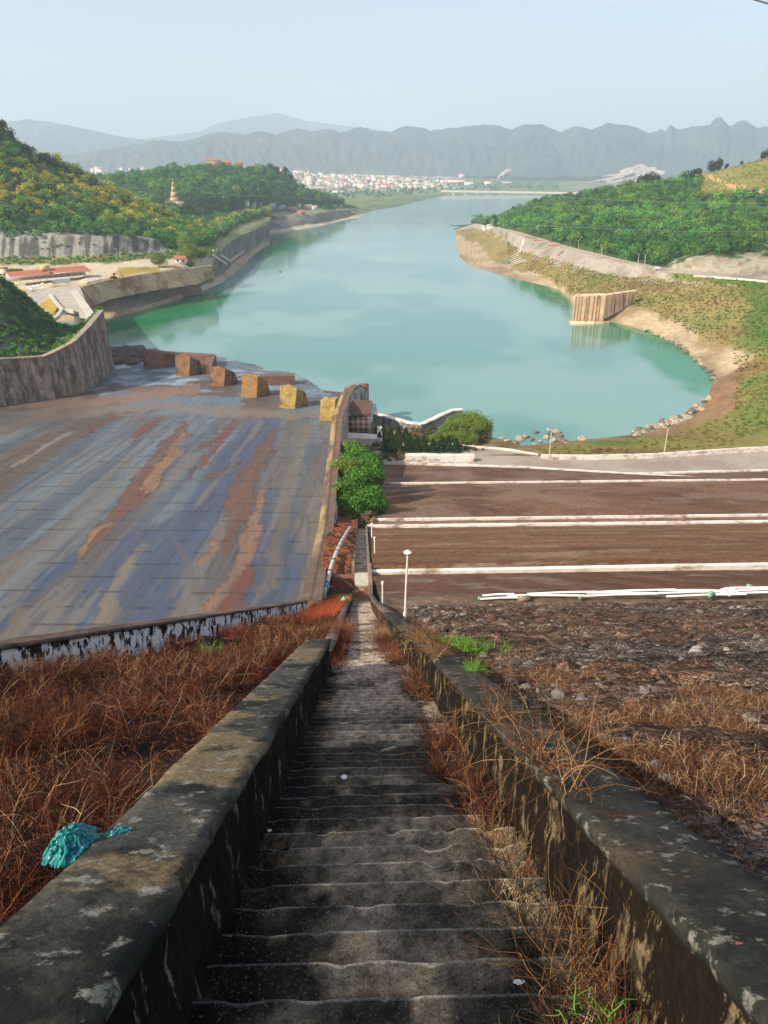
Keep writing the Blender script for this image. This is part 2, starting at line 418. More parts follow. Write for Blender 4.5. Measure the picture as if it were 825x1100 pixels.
wcol = C; wv0 = V; wv = np.array([(-20000, 200, 0), (20000, 200, 0), (20000, 20000, 0), (-20000, 20000, 0)], float)
tag(mk('river', wv0, grid_faces(len(wpy), len(wpx)), M_water, col=wcol, smooth=True), kind='structure')
tag(mk('riverbed', wv + np.array([0, -400, -12]), [(0, 1, 2, 3)], mat('river_bed_mud', (0.12, 0.11, 0.07))), kind='structure')

# far plain
rows = [
 [(-300, 237, None, -1), (300, 237, None, -1), (380, 230, None, -1), (430, 221.5, None, -1), (465, 213, None, -1), (482, 208.6, None, -1), (560, 206.6, None, -1), (620, 209, None, -1), (1100, 216, None, -1)],
 [(-300, 235, None, 3), (300, 235, None, 3), (380, 228, None, 3), (430, 219.5, None, 3), (465, 211, None, 3), (482, 207.4, None, 3), (560, 205.2, None, 3), (620, 206, None, 3), (1100, 212, None, 3)],
 [(-300, 205, None, 6), (300, 205, None, 6), (470, 204, None, 6), (560, 202.5, None, 6), (1100, 204, None, 6)],
 [(-300, 186, 6200), (290, 186, 6200), (350, 188, 6200), (470, 192, 6400), (560, 195, 7500), (1100, 195, 7500)],
 [(-300, 184, 11000), (1100, 187, 11000)],
 [(-300, 185.8, 19800), (1100, 185.8, 19800)]]
plain = Loft(rows, -300, 1100, 300, [2, 10, 14, 6, 4], [0, 0, 3, 12, 10, 0])
def cf(seg, px, V):
    C = colmix(V, [(0.08, 0.14, 0.05), (0.14, 0.18, 0.07), (0.26, 0.24, 0.15)], 160, 1)
    urban = colmix(V, [(0.16, 0.17, 0.11), (0.42, 0.35, 0.29), (0.62, 0.54, 0.46)], 60, 2, 1)
    u = (sst(px, 285, 310) * (1 - sst(px, 480, 500)) * sst(seg, 1.9, 2.1))[:, None]
    return C * (1 - u) + urban * u
plain.mesh('plain', M_far, cf)

# far mountains, three ranges
def mrange(name, crest, d, base_y, depth, seed, cols, amp):
    rows = [[(p[0], base_y, d - depth) for p in crest], [(p[0], (base_y*0.45 + p[1]*0.55), d - depth*0.4) for p in crest], [(p[0], p[1], d) for p in crest],
            back_row([(p[0], p[1], d) for p in crest], depth, 0)]
    L = Loft(rows, crest[0][0], crest[-1][0], 420, [10, 14, 6], [amp*0.3, amp, amp*0.12, 0])
    x, y = L.base[..., 0], L.base[..., 1]
    L.G[..., 2] += np.interp(L.seg, [0, 1, 2, 3], [0, amp*1.2, 0, 0])[:, None] * (fbm(x/500, y/500, 0, seed, 4) - 0.45) * 2
    L.mesh(name, M_far, lambda seg, px, V: colmix(V, cols, 400, seed))
    return L
mrange('mountain_range', [(-160, 126), (-60, 130), (0, 132), (30, 128), (60, 132), (100, 140), (130, 147), (170, 152), (215, 160), (300, 172)], 12500, 186, 1500, 5, [(0.035, 0.055, 0.07), (0.06, 0.08, 0.085)], 60)
mrange('distant_range', [(150, 150), (215, 141), (232, 133), (262, 127), (298, 121), (325, 129), (352, 133), (400, 138), (470, 150)], 17000, 186, 1500, 6, [(0.035, 0.055, 0.07), (0.06, 0.08, 0.085)], 60)
crest = [(40, 172), (110, 160), (150, 155), (165, 150), (200, 152), (222, 144), (240, 142), (262, 144), (280, 141), (297, 144), (318, 138), (336, 141), (352, 138), (365, 142), (388, 136), (402, 141), (420, 141), (435, 136), (448, 136), (462, 140), (480, 138), (500, 136), (520, 134), (536, 135), (548, 139), (565, 133), (583, 134), (603, 142), (620, 135), (636, 139), (652, 132), (675, 134), (698, 143), (706, 141), (711, 138), (714, 142), (720, 133), (726, 139), (745, 136), (762, 134), (769, 127), (775, 126), (784, 136), (794, 130), (800, 129), (813, 137), (840, 133), (880, 126), (930, 134), (1000, 130)]
main = mrange('karst_mountains', crest, 9000, 190, 1400, 7, [(0.03, 0.05, 0.06), (0.05, 0.075, 0.075), (0.07, 0.09, 0.085)], 90)

# quarry scars: pale bare slopes low on the far mountains
def scar(name, pts, d, label):
    c = np.mean(pts, axis=0); ctr = at(c[0], c[1], d=d)
    n_ = 26; V = [ctr]; ring = []
    poly = np.array(pts + [pts[0]], float)
    s = np.linspace(0, len(pts), n_, endpoint=False)
    for k in range(1, 5):
        for q in s:
            i = int(q); f = q - i; p = poly[i]*(1-f) + poly[i+1]*f; p = c + (p - c) * (k/4) * (1 + 0.15*rng.normal() * (k == 4))
            dd = d - 90*(1-(k/4)**2) + rng.normal()*14 + (p[1]-c[1])*-9; V.append(at(p[0], p[1], d=dd))
    V = np.array(V); Fs = []
    for j in range(n_): Fs.append((0, 1+j, 1+(j+1) % n_))
    for k in range(3):
        for j in range(n_): Fs.append((1+k*n_+j, 1+(k+1)*n_+j, 1+(k+1)*n_+(j+1) % n_, 1+k*n_+(j+1) % n_))
    V2 = V + np.array([0, 120, -4]); m_ = len(V); Fs += [(1+3*n_+j, m_+1+3*n_+j, m_+1+3*n_+(j+1) % n_, 1+3*n_+(j+1) % n_) for j in range(n_)]
    o = mk(name, np.concatenate([V, V2]), Fs, mat('bare_limestone', (0.44, 0.36, 0.31), scale=0.01)); tag(o, kind='structure'); return o
scar('quarry_slope', [(640, 196), (652, 190), (668, 184), (676, 179), (690, 178), (702, 180), (712, 186), (706, 195), (680, 199), (655, 200)], 6900, '')
scar('quarry_slope', [(535, 190), (541, 185), (546, 181), (550, 185), (548, 190), (541, 191)], 6700, '')
# ================================================================== RIGHT BANK
R = [
 [(470, 493, None, 11), (580, 492.5, None, 11), (700, 490, None, 11), (825, 485.5, None, 11), (1050, 473, None, 11)],
 [(470, 488, None, 9), (530, 487, None, 9.5), (620, 487, None, 9.5), (700, 484, None, 10), (760, 480, None, 10), (825, 462, None, 11), (1050, 410, None, 12)],
 [(470, 478, None, -1), (535, 477, None, 0), (560, 479, None, 0.), (620, 473, None, 0), (680, 467, None, 0), (715, 458, None, 0), (742, 447, None, 0), (760, 436, None, 0.2), (775, 428, None, 2), (825, 405, None, 9), (1050, 340, None, 25)],
 [(470, 430, None, -4), (600, 420, None, -4), (700, 412, None, -3), (745, 410, None, -2), (768, 408, None, 0.0), (790, 405, None, 3.5), (825, 385, None, 10), (1050, 312, None, 30)],
 [(470, 320, None, -4), (487, 290, None, -3), (490, 273, None, -.4), (494, 277, None, 0), (500, 283, None, 0), (510, 289, None, 0), (555, 300, None, 0), (600, 311, None, 0), (612, 322, None, 0), (619, 345, None, 0), (660, 346, None, 0), (700, 357, None, 0), (735, 375, None, 0), (757, 396, None, 0), (769, 404, None, .3), (790, 392, None, 4.5), (825, 368, None, 12), (1050, 300, None, 32)],
 [(470, 300, None, -4), (486, 265, None, -2), (489, 250, None, .1), (498, 254, None, 2), (515, 266, None, 3), (535, 283, None, 3), (590, 300, None, 3.5), (615, 321, None, 6), (640, 325, None, 8), (660, 326, None, 9), (692, 334, None, 8), (740, 362, None, 3.5), (770, 380, None, 4), (800, 374, None, 9), (825, 352, None, 14), (1050, 290, None, 34)],
 [(470, 260, None, -4), (486, 252, None, -1.5), (490, 248, None, .2), (510, 245, None, 5), (535, 252, None, 14), (560, 270, None, 15), (620, 286, None, 18), (660, 297, None, 18), (700, 299, None, 20), (740, 303, None, 22), (825, 309, None, 25), (1050, 320, None, 30)],
 [(470, 241, None, -4), (486, 249, None, -1), (490, 247, None, .3), (510, 241, None, 8), (535, 246, None, 24), (560, 253, None, 26), (620, 271, None, 27), (680, 285, None, 27), (720, 292, None, 27), (760, 296, None, 27), (825, 302, None, 27), (1050, 314, None, 27)],
 [(470, 240, None, -4), (486, 248, None, -1), (490, 246.5, None, .3), (510, 240, None, 8.5), (535, 244, None, 24), (560, 250, None, 26.5), (620, 267.5, None, 27.5), (680, 281.5, None, 27.5), (720, 288, None, 27.5), (760, 291.5, None, 27.5), (825, 297, None, 27.5), (1050, 308, None, 27.5)],
 [(470, 239, None, -4), (486, 247, None, -1), (490, 246, None, .3), (510, 239, None, 9), (535, 242, None, 28), (560, 246, None, 31), (620, 263, None, 31), (680, 279, None, 30), (715, 287, None, 29), (740, 278, 622), (765, 272, 624), (800, 276, 622), (825, 276, 618), (1050, 280, 545)],
 [(470, 238.6, 1700), (500, 243, 1700), (535, 238, 1400), (560, 236, 1150), (620, 229, 1080), (680, 230, 1000), (740, 235, 930), (825, 240, 880), (1050, 240, 850)],
 [(470, 238.3, 1900), (505, 242, 1900), (528, 241, 1650), (545, 231, 1500), (560, 226, 1400), (600, 214, 1350), (640, 208, 1300), (680, 203, 1280), (700, 199, 1250), (740, 196, 1200), (752, 188, 1200), (790, 176, 1200), (825, 169, 1200), (870, 160, 1200), (1050, 150, 1150)],
]
R.append(back_row(R[-1], 350, -2))
RB = Loft(R, 470, 1050, 420, [5, 10, 8, 10, 8, 12, 8, 2, 6, 26, 26, 8], [0, .6, 0, 0, 0, .5, 1.2, 0, 0, 2.5, 6, 5, 0])
def seg_cols(tab):
    """tab: list of (seg position, palette, noise scale); colours blended along the seg axis"""
    def f(seg, px, V, jit=0.25):
        j = (fbm(V[:, 0]/14, V[:, 1]/14, V[:, 2]/14, 77, 4) - 0.5) * 2 * jit * 2
        sg = seg + j; pos = np.array([t[0] for t in tab])
        cs = [colmix(V, t[1], t[2], 11 + k) for k, t in enumerate(tab)]
        out = cs[0].copy()
        for k in range(1, len(tab)):
            u = sst(sg, pos[k] - 0.06, pos[k] + 0.06)[:, None]; out = out * (1 - u) + cs[k] * u
        return out
    return f
G_low = [(0.10, 0.14, 0.03), (0.20, 0.19, 0.05), (0.16, 0.10, 0.05)]
G_dk = [(0.03, 0.06, 0.02), (0.07, 0.12, 0.03)]
SAND = [(0.36, 0.28, 0.17), (0.46, 0.36, 0.23), (0.26, 0.19, 0.11)]
CONC = [(0.30, 0.255, 0.21), (0.38, 0.33, 0.27), (0.21, 0.18, 0.145)]
EARTH = [(0.20, 0.11, 0.06), (0.27, 0.17, 0.09), (0.13, 0.09, 0.05)]
base_rb = seg_cols([(0, G_low, 30), (1.6, EARTH, 20), (2.0, EARTH, 20), (3.6, SAND, 25), (5.0, [(0.16, 0.17, 0.05), (0.28, 0.22, 0.08), (0.2, 0.13, 0.06)], 25), (6.02, CONC, 30), (7.0, CONC, 30), (8.05, [(0.27, 0.24, 0.17), (0.36, 0.32, 0.24), (0.15, 0.14, 0.09)], 9), (9.0, G_dk, 30), (11, G_dk, 30)])
def cf_rb(seg, px, V):
    C = base_rb(seg, px, V)
    jn = (fbm(V[:, 0]/25, V[:, 1]/25, 0, 5, 4) - .5)
    # right of the bay the bank is meadow all the way to the road
    u = sst(px + 60*jn, 785, 800) * sst(seg, .5, 1.0) * (1 - sst(seg, 6.85, 6.95)); 
    gm = colmix(V, [(0.07, 0.14, 0.025), (0.13, 0.17, 0.04), (0.22, 0.18, 0.055), (0.16, 0.10, 0.045)], 38, 31)
    C = C * (1 - u[:, None]) + gm * u[:, None]
    # no bare embankment right of px 720: meadow there too
    u = (sst(px, 715, 728) * sst(seg, 6.0, 6.05) * (1 - sst(seg, 6.9, 6.97)))[:, None]; C = C*(1-u) + gm*u
    # rock cut only right of 715; left of it green
    u = ((1 - sst(px, 715, 725)) * sst(seg, 8.02, 8.1))[:, None]; C = C*(1-u) + colmix(V, G_dk, 30, 8)*u
    # grassy dome at the top right and its dirt track
    _, py = proj(V)
    u = (sst(px + 30*jn, 748, 758) * sst(seg, 9.9, 10.1) * (1 - sst(py, 203, 209)))[:, None]
    C = C*(1-u) + colmix(V, [(0.16, 0.17, 0.04), (0.26, 0.22, 0.07)], 30, 9)*u
    ty = np.interp(px, [750, 765, 790, 820, 840], [186, 192, 200, 206, 209]); u = ((np.abs(py - ty) < 2.2 + 4*jn) & (px > 750) & (seg > 10))[:, None]
    C = np.where(u, np.array([0.5, 0.30, 0.16]), C)
    return C
RB.mesh('right_bank', M_ground, cf_rb)
# ================================================================== LEFT BANK
L1 = [
 [(-200, 352, None, -3), (60, 352, None, -3), (118, 349, None, -3), (150, 341, None, -3), (185, 331, None, -3), (215, 320, None, -3), (240, 310, None, -3), (262, 291, None, -3), (290, 268, None, -3)],
 [(-200, 345, None, 0), (60, 345, None, 0), (118, 342, None, 0), (150, 334, None, 0), (185, 324, None, 0), (215, 313, None, 0), (240, 303, None, 0), (262, 286, None, 0), (290, 262, None, 0)],
 [(-200, 338, None, 3), (60, 338, None, 3), (108, 336, None, 3), (150, 329, None, 3), (185, 319, None, 3), (215, 307, None, 3), (240, 293, None, 3), (254, 278, None, 3), (290, 256, None, 3)],
 [(-200, 312, None, 24), (85, 307, None, 24), (108, 301, None, 24), (155, 293.5, None, 24.5), (228, 284, None, 25), (240, 266, None, 26), (250, 258, None, 26), (262, 252, None, 26), (290, 240, None, 26)],
 [(-200, 285, None, 26), (0, 285, None, 26), (60, 284, None, 26), (100, 282, None, 27), (160, 279, None, 27), (200, 278, None, 27), (228, 276, None, 27), (245, 255, None, 28), (262, 247, None, 28), (290, 237, None, 28)],
 [(-200, 277, None, 29), (0, 277, None, 29), (100, 275, None, 29), (160, 271, None, 29), (200, 268, None, 29), (228, 262, None, 29), (262, 240, None, 29), (290, 232, None, 29)],
 [(-200, 254, 704), (0, 256, 706), (60, 253, 716), (120, 253, 733), (165, 258, 760), (195, 262, 800), (228, 258, 860), (262, 237, None, 31), (290, 230, None, 31)],
 [(-200, 170, 800), (0, 205, 800), (60, 220, 820), (130, 236, 860), (170, 243, 880), (200, 249, 950), (228, 250, 1050), (262, 233, 1300), (290, 228, 1400)],
 [(-200, 60, 880), (-60, 115, 880), (0, 143, 900), (20, 158, 900), (45, 171, 920), (85, 186, 940), (110, 198, 960), (150, 215, 980), (200, 240, 1050), (228, 246, 1150), (262, 232, 1400), (290, 227, 1500)],
]
L1.append(back_row(L1[-1], 260, 0))
LB = Loft(L1, -200, 290, 380, [3, 5, 6, 10, 5, 8, 22, 22, 8], [0, 0, 0, 0, 0.3, 1.0, 2.0, 6, 5, 0])
ROCK = [(0.26, 0.24, 0.21), (0.38, 0.36, 0.31), (0.15, 0.13, 0.11)]
base_lb = seg_cols([(0, SAND, 20), (1.9, [(.12, .10, .085), (.2, .16, .12), (.26, .2, .14)], 12), (2.42, [(.36, .27, .14), (.42, .32, .17), (.25, .15, .09)], 16), (3.0, [(0.48, 0.40, 0.28), (0.55, 0.47, 0.35), (0.40, 0.33, 0.2)], 30), (4.0, G_low, 20), (5.0, [(0.22, 0.21, 0.19), (0.42, 0.40, 0.36), (0.15, 0.15, 0.13)], 9), (6.1, G_dk, 20), (8, G_dk, 20)])
def cf_lb(seg, px, V):
    C = base_lb(seg, px, V, 0.12)
    j = (fbm(V[:, 0]/20, V[:, 1]/20, 0, 6, 4) - .5)
    u = (sst(px + 80*j, 170, 190) * sst(seg, 5.0, 5.1))[:, None]; C = C*(1-u) + colmix(V, G_dk, 30, 8)*u
    cl = np.array([.10, .095, .085]) + np.array([.22, .205, .18])*(sst(fbm(V[:, 0]/3.5, V[:, 1]/60, V[:, 2]/30, 12, 4), .38, .62))[:, None]; u = (sst(seg, 4.97, 5.03) * (1 - sst(seg, 5.95, 6.1)) * (1 - sst(px, 165, 185)))[:, None]; C = C*(1-u) + cl*u
    u = (sst(px + 10*j, 228, 234) * sst(seg, 2.9, 3.0))[:, None]; C = C*(1-u) + colmix(V, [(0.14, 0.15, 0.07), (0.2, 0.19, 0.1), (0.08, 0.12, 0.04)], 30, 8)*u
    u = (sst(px + 10*j, 226, 232) * sst(seg, 1.9, 2.0) * (1 - sst(seg, 2.9, 3.0)))[:, None]; C = C*(1-u) + colmix(V, [(0.12, 0.12, 0.11), (0.2, 0.19, 0.17), (0.28, 0.24, 0.2)], 12, 8)*u
    _, py = proj(V)
    u = ((px > 125 + 30*j) & (px < 172) & (py > 287.) & (py < 296) & (seg > 3.0) & (seg < 4))[:, None]; C = np.where(u, np.array([0.36, 0.27, 0.05]) * (1 + j[:, None]), C)
    return C
LB.mesh('left_bank', M_ground, cf_lb)
L2 = [
 [(90, 322, None, -3), (215, 318, None, -3), (240, 307, None, -3), (262, 290, None, -3), (274, 271, None, -3), (290, 256, None, -3), (340, 247, None, -3), (387, 236, None, -3), (396, 231, None, -3)],
 [(90, 318, None, 0), (215, 314, None, 0), (240, 303, None, 0), (262, 286, None, 0), (276, 268, None, 0), (292, 252, None, 0), (340, 244, None, 0), (387, 233.5, None, 0), (396, 229.5, None, 0)],
 [(90, 312, None, 3), (215, 307, None, 3), (240, 293, None, 3), (254, 278, None, 3), (266, 258, None, 3), (284, 248, None, 3), (340, 240, None, 3), (385, 230.5, None, 3), (396, 228.5, None, 1)],
 [(90, 280, None, 22), (215, 275, None, 22), (232, 262, None, 22), (248, 250, None, 22), (262, 240, None, 22), (290, 233, None, 21), (340, 229.5, None, 20), (375, 225, None, 16), (385, 226, None, 6), (396, 228, None, 1)],
 [(90, 262, None, 24), (262, 231, None, 26), (300, 226, None, 24), (340, 223, None, 23), (365, 222, None, 20), (385, 225, None, 7), (396, 227.6, None, 1)],
 [(90, 225, 1300), (187, 217, 1300), (225, 212, 1400), (262, 207, 1500), (300, 210, 1600), (340, 214, 1700), (365, 218, 1900), (385, 224, 2300), (396, 227.3, 2450)],
 [(90, 194, 1700), (130, 190, 1700), (170, 184, 1700), (215, 181, 1700), (250, 180, 1750), (275, 182, 1800), (305, 189, 1900), (325, 203, 1950), (345, 212, 2000), (365, 217, 2100), (385, 223.5, 2400), (396, 227, 2500)],
]
L2.append(back_row(L2[-1], 350, 0))
LC = Loft(L2, 90, 396, 300, [3, 4, 14, 6, 16, 22, 6], [0, 0, 0, 1.2, 1.5, 6, 5, 0])
base_lc = seg_cols([(0, [(0.42, 0.36, 0.27), (0.5, 0.42, 0.3), (0.34, 0.26, 0.18)], 20), (1.95, [(0.10, 0.10, 0.085), (0.19, 0.17, 0.14), (0.30, 0.25, 0.18)], 18), (3.0, [(0.36, 0.30, 0.22), (0.10, 0.14, 0.05)], 15), (3.5, [(0.08, 0.13, 0.04), (0.3, 0.26, 0.18)], 25), (4.2, G_dk, 40), (6, G_dk, 40)])
LC.mesh('peninsula', M_ground, lambda s, p, V: base_lc(s, p, V, 0.15))
# dark hill above the curved spillway wall
CW = [(-200, 430, 290), (-60, 400, 305), (0, 386, 320), (48, 383.5, 330), (78, 368, 345), (95, 351, 365), (109, 334, 395)]   # top of the curved wall
L3 = [[(p[0], p[1] + 1.0, p[2] + 1.0) for p in CW],
 [(-200, 210, 335), (-60, 268, 350), (0, 303, 355), (12, 310, 362), (25, 320, 368), (50, 340, 378), (62, 353, 384), (80, 356, 388), (95, 348, 396), (109, 333.5, 402)]]
L3.append([(x, y + 3, d + 25) for x, y, d in L3[1]]); L3.append(back_row(L3[1], 90, 8))
LH = Loft(L3, -200, 109, 160, [26, 5, 8], [0, 2.5, 1, 0])
LH.mesh('spillway_hill', M_ground, lambda s, p, V: colmix(V, [(0.03, 0.06, 0.02), (0.06, 0.09, 0.04), (0.16, 0.15, 0.13)], 14, 3))
# ================================================================== FORESTS (nobody could count them)
def leafcols(n, wts, seed, jit=0.18):
    r = np.random.default_rng(seed); i = r.choice(len(GREENS), n, p=np.array(wts)/sum(wts)); c = GREENS[i] * r.uniform(1-jit, 1+jit, (n, 1)) * r.uniform(0.92, 1.08, (n, 3)); return c
def forest(name, L, segf, dens, size, wts, seed, colf=None, zs=(0.8, 1.3), label=None):
    n = int(L.area(segf) * dens); P, sg, px = L.sample(n, segf)
    r = np.random.default_rng(seed); s = r.uniform(*size, n) * r.choice([1, 1, 1.35, 0.75], n)
    C = leafcols(n, wts, seed)
    if colf is not None: C = colf(P, sg, px, C, r)
    P = P - np.array([0, 0, 0.25]) * s[:, None]
    V, Fq, Cc = scatter(T150, P, s, C, r.uniform(*zs, n), seed)
    o = mk(name, V, Fq, M_leaf, col=Cc); tag(o, label, None, None, 'stuff'); print(name, n, len(Fq)); return o
def f_left(sg, px):
    return ((sg > 6.0) & (sg < 8.6)) * 1.0 * (px > -120) + ((sg > 5.0) & (sg < 6.05) & (px > 172)) * 1.0
def c_left(P, sg, px, C, r):
    n = len(P); g = fbm(P[:, 0]/60, P[:, 1]/60, 0, 21, 3)
    yel = (sst(sg, 6.4, 6.9) * (0.85 - 0.25*sst(px, 120, 190)))
    k = r.random(n) < yel * (.5 + .5*sst(g, 0.32, 0.55)) * 0.95
    yc = np.array([(0.55, 0.46, 0.045), (0.42, 0.44, 0.045), (0.26, 0.38, 0.045)])[r.integers(0, 3, n)] * r.uniform(0.8, 1.15, (n, 1))
    return np.where(k[:, None], yc, C)
forest('hill_forest', LB, f_left, 0.020, (4.0, 6.5), [5, 5, 3, 1, 0, 0], 41, c_left, label=None)
forest('peninsula_forest', LC, lambda s, p: ((s > 4.0) & (s < 6.7) & (p < 368) & ~((s < 4.2) & (p > 255) & (p < 345))) * 1.0 + ((s > 3.2) & (s <= 4.0) & (p < 368) & ((p < 255) | (p > 345))) * 0.35 + ((s > 2.2) & (s < 3) & (p < 300)) * 0.10, 0.012, (5, 8), [4, 6, 4, 1, 0, 0], 42)
def f_right(sg, px):
    _m = ((sg > 8.15) & (px < 716)) | ((sg > 9.02) & (px >= 716))
    dome = (px > 750) & (sg > 10.35)
    return (_m & (sg < 11.5) & ~dome & (px > 508)) * 1.0
forest('right_bank_forest', RB, f_right, 0.0125, (4.2, 7.5), [4, 7, 6, 1.2, 0, 0], 43,
       lambda P, sg, px, C, r: C * (0.85 + 0.5*sst(fbm(P[:, 0]/50, P[:, 1]/50, 0, 51, 3), .4, .65))[:, None])
def shrubs(name, L, segf, dens, size, wts, seed, extra=None):
    n = int(L.area(segf) * dens); P, sg, px = L.sample(n, segf); r = np.random.default_rng(seed); s = r.uniform(*size, n)
    C = leafcols(n, wts, seed)
    if extra is not None: C = extra(P, sg, px, C, r)
    V, Fq, Cc = scatter(T80, P - np.array([0, 0, .3])*s[:, None], s, C, r.uniform(.5, .9, n), seed); o = mk(name, V, Fq, M_leaf, col=Cc); tag(o, kind='stuff'); print(name, n); return o
BR = np.array([(0.28, 0.21, 0.065), (0.23, 0.15, 0.06), (0.21, 0.22, 0.05), (0.10, 0.19, 0.04), (0.16, 0.25, 0.05)])
def c_br(P, sg, px, C, r):
    g = fbm(P[:, 0]/65, P[:, 1]/65, 0, 61, 5); n = len(P)
    q = np.clip((g - .33) / .34 * 4 + r.normal(size=n) * .2, 0, 3.99); i = q.astype(int); f = (q - i)[:, None]; pal_ = [(0.07, 0.14, 0.025), (0.13, 0.17, 0.04), (0.22, 0.18, 0.055), (0.16, 0.10, 0.045)]; return colmix(P, pal_, 38, 31) * 1.35 * r.uniform(.85, 1.15, (n, 1))
def f_mead(s, p):
    g = ((s > 5.1) & (s < 6.0) & (p > 545)) * 1.0 + ((s > 6.0) & (s < 6.9) & (p > 722)) * 1.0
    g = g + ((s > 0.9) & (s < 5.1) & (p > 788)) * 0.8 + ((s > 0.5) & (s < 1.5) & (p <= 788)) * 0.55
    return np.minimum(g, 1)
shrubs('meadow_scrub', RB, f_mead, 0.16, (0.5, 1.2), [2, 4, 4, 3, 1, 0], 44, c_br)
shrubs('dome_scrub', RB, lambda s, p: ((s > 10.35) & (s < 11.2) & (p > 750)) * 1.0, 0.012, (1.2, 2.6), [1, 1, 1, 4, 3, 2], 45)
shrubs('roadside_scrub', LB, lambda s, p: ((s > 4.05) & (s < 5.0) & (p > -60) & (p < 232)) * 1.0 + ((s > 5) & (s < 6) & (p < 175) & (p > -60)) * 0.16, 0.05, (1.2, 2.6), [3, 4, 3, 2, 0, 0], 46)
shrubs('hill_scrub', LH, lambda s, p: ((s > 0.0) & (s < 2.0) & (p > -40)) * (0.25 + 0.75 * ((s < .42) | (s > .75))), 0.22, (1.0, 2.6), [4, 5, 4, 1, 0, 0], 47)
# ================================================================== SPILLWAY CHUTE
def chute_pt(px, py):
    """point of the chute (slope 1 in 10) or, past the crease, of the flat apron"""
    r = ray(px, py); t = (CZ - 6 - 29.4) / (-r[2] - 0.1 * r[1]) if (-r[2] - 0.1 * r[1]) > 1e-6 else 1e9
    return r * t + np.array([0, 0, CZ]) if t * r[1] < 294 else None
def chute_z(x, y):
    return np.where(y < 294, 6 + 0.1 * (294 - y), 6 - (y - 294) * 0.042)
def chute_at(px, py):
    p = chute_pt(px, py)
    if p is None:
        r = ray(px, py); t = (CZ - 6 - 294*0.042) / (-r[2] - 0.042 * r[1]); p = r * t + np.array([0, 0, CZ])
    return p
TW = [(334, 645, 40), (343, 600, 75), (351, 560, 112), (357, 500, 165), (362.5, 450, 225), (370, 427, 272), (376, 416, 290), (383, 413, 300), (390, 417, 306)]
TWP = np.array([at(*p) for p in TW])
lip = np.array([at(px, py, z=1.2) for px, py in [(-700, 330), (-200, 340), (60, 352), (118, 360), (140, 364), (160, 372), (190, 375), (235, 381), (285, 396), (318, 403), (345, 424), (392, 432)]])
ny, nx = 620, 520
ys = np.r_[np.linspace(36, 90, 30), np.linspace(91, 480, ny - 30)]
V = []
tw_x = np.interp(ys, TWP[:, 1], TWP[:, 0]); 
lw = np.array([at(px, py, d=d) for px, py, d in CW]); 
for i, y in enumerate(ys):
    xl = np.interp(y, lw[:, 1], lw[:, 0]) - 6 if y > 290 else -290.0
    xl = min(xl, -20); xr = tw_x[i]
    xs = xr + (xl - xr) * np.linspace(0, 1, nx) ** 1.0
    V.append(np.c_[xs, np.full(nx, y), chute_z(xs, y + 0*xs)])
V = np.array(V)
lx = lip[:, 0]; ly = lip[:, 1]
ylim = np.interp(V[..., 0], lx, ly) if lx[0] < lx[-1] else np.interp(V[..., 0], lx[::-1], ly[::-1])
nzl = (fbm(V[..., 0]/12, V[..., 1]/12, 0, 4, 4) - .5) * 10
over = V[..., 1] - ylim - nzl
V[..., 2] = np.where(over > 0, V[..., 2] - np.minimum(over * 0.9, 6), V[..., 2])
V = V.reshape(-1, 3); X, Y = V[:, 0], V[:, 1]; PX, PY = proj(V)
# --- stains: rust-brown and ochre streaks running down the chute
slate = np.array([0.060, 0.080, 0.105]); pale = np.array([0.10, 0.13, 0.15]); deep = np.array([0.036, 0.055, 0.105]); greyb = np.array([0.10, 0.082, 0.068])
al = fbm(X/5.5, Y/70, 0, 1, 4); al2 = fbm(X/2.2, Y/40, 0, 2, 4); bl = fbm(X/16, Y/120, 0, 8, 3)
C = slate + (pale - slate) * sst(al, .42, .62)[:, None]; C = C + (deep - C) * (sst(bl, .50, .60) * .8)[:, None]
C = C + (greyb - C) * (sst(fbm(X/9, Y/110, 0, 14, 4), .50, .60) * .75)[:, None]
C *= (0.62 + .76*fbm(X/.9, Y/26, 0, 3, 4))[:, None]; C = C * (0.8 + .4*al2)[:, None]
C = C + (np.array([.15, .135, .115]) - C) * (sst(fbm(X/3.1, Y/55, 0, 19, 5), .56, .63) * .6)[:, None]
C = C + (np.array([.07, .07, .075]) - C) * (sst(fbm(X/1.1, Y/9, 0, 29, 4), .68, .73) * .8)[:, None]
BROWN = np.array([0.115, 0.05, 0.026]); RUST = np.array([0.14, 0.038, 0.022]); OCH = np.array([0.22, 0.12, 0.05]); MUD = np.array([0.085, 0.058, 0.04]); TAN = np.array([0.2, 0.15, 0.1]); YEL = np.array([0.17, 0.135, 0.09])
wob = (fbm(X/4, Y/14, 0, 21, 5) - .5) + .7*(fbm(X/1.0, Y/3.5, 0, 22, 4) - .5)
def streak(pts, wd, colr, edge=.9, k=1.0):
    """a streak along points (px, py) with half widths wd in photo pixels"""
    global C
    p = np.array(pts, float); o = np.argsort(p[:, 1]); p = p[o]; wdt = np.interp(PY, p[:, 1], np.array(wd, float)[o])
    cx = np.interp(PY, p[:, 1], p[:, 0]); dist = np.abs(PX - cx + wob * 16) - wdt
    u = (1 - sst(dist, -edge, edge)) * (1 - .3*sst(fbm(X/1.3, Y/12, 0, int(abs(pts[0][0]))+5, 4), .56, .62)) * (PY > p[0, 1] + wob*16) * (PY < p[-1, 1] + wob*30) * k
    C = C + (colr * (0.75 + .5*al2)[:, None] - C) * u[:, None]
    if edge < 2: rg = (1 - sst(np.abs(dist), .2, 1.6)) * (PY > p[0, 1] + wob*16) * (PY < p[-1, 1] + wob*30); C = C * (1 - .5*rg*sst(al2, .3, .5))[:, None]
streak([(-60, 560), (0, 505), (60, 470), (110, 448), (150, 425)], [34, 34, 26, 16, 4], MUD, 6, .95)
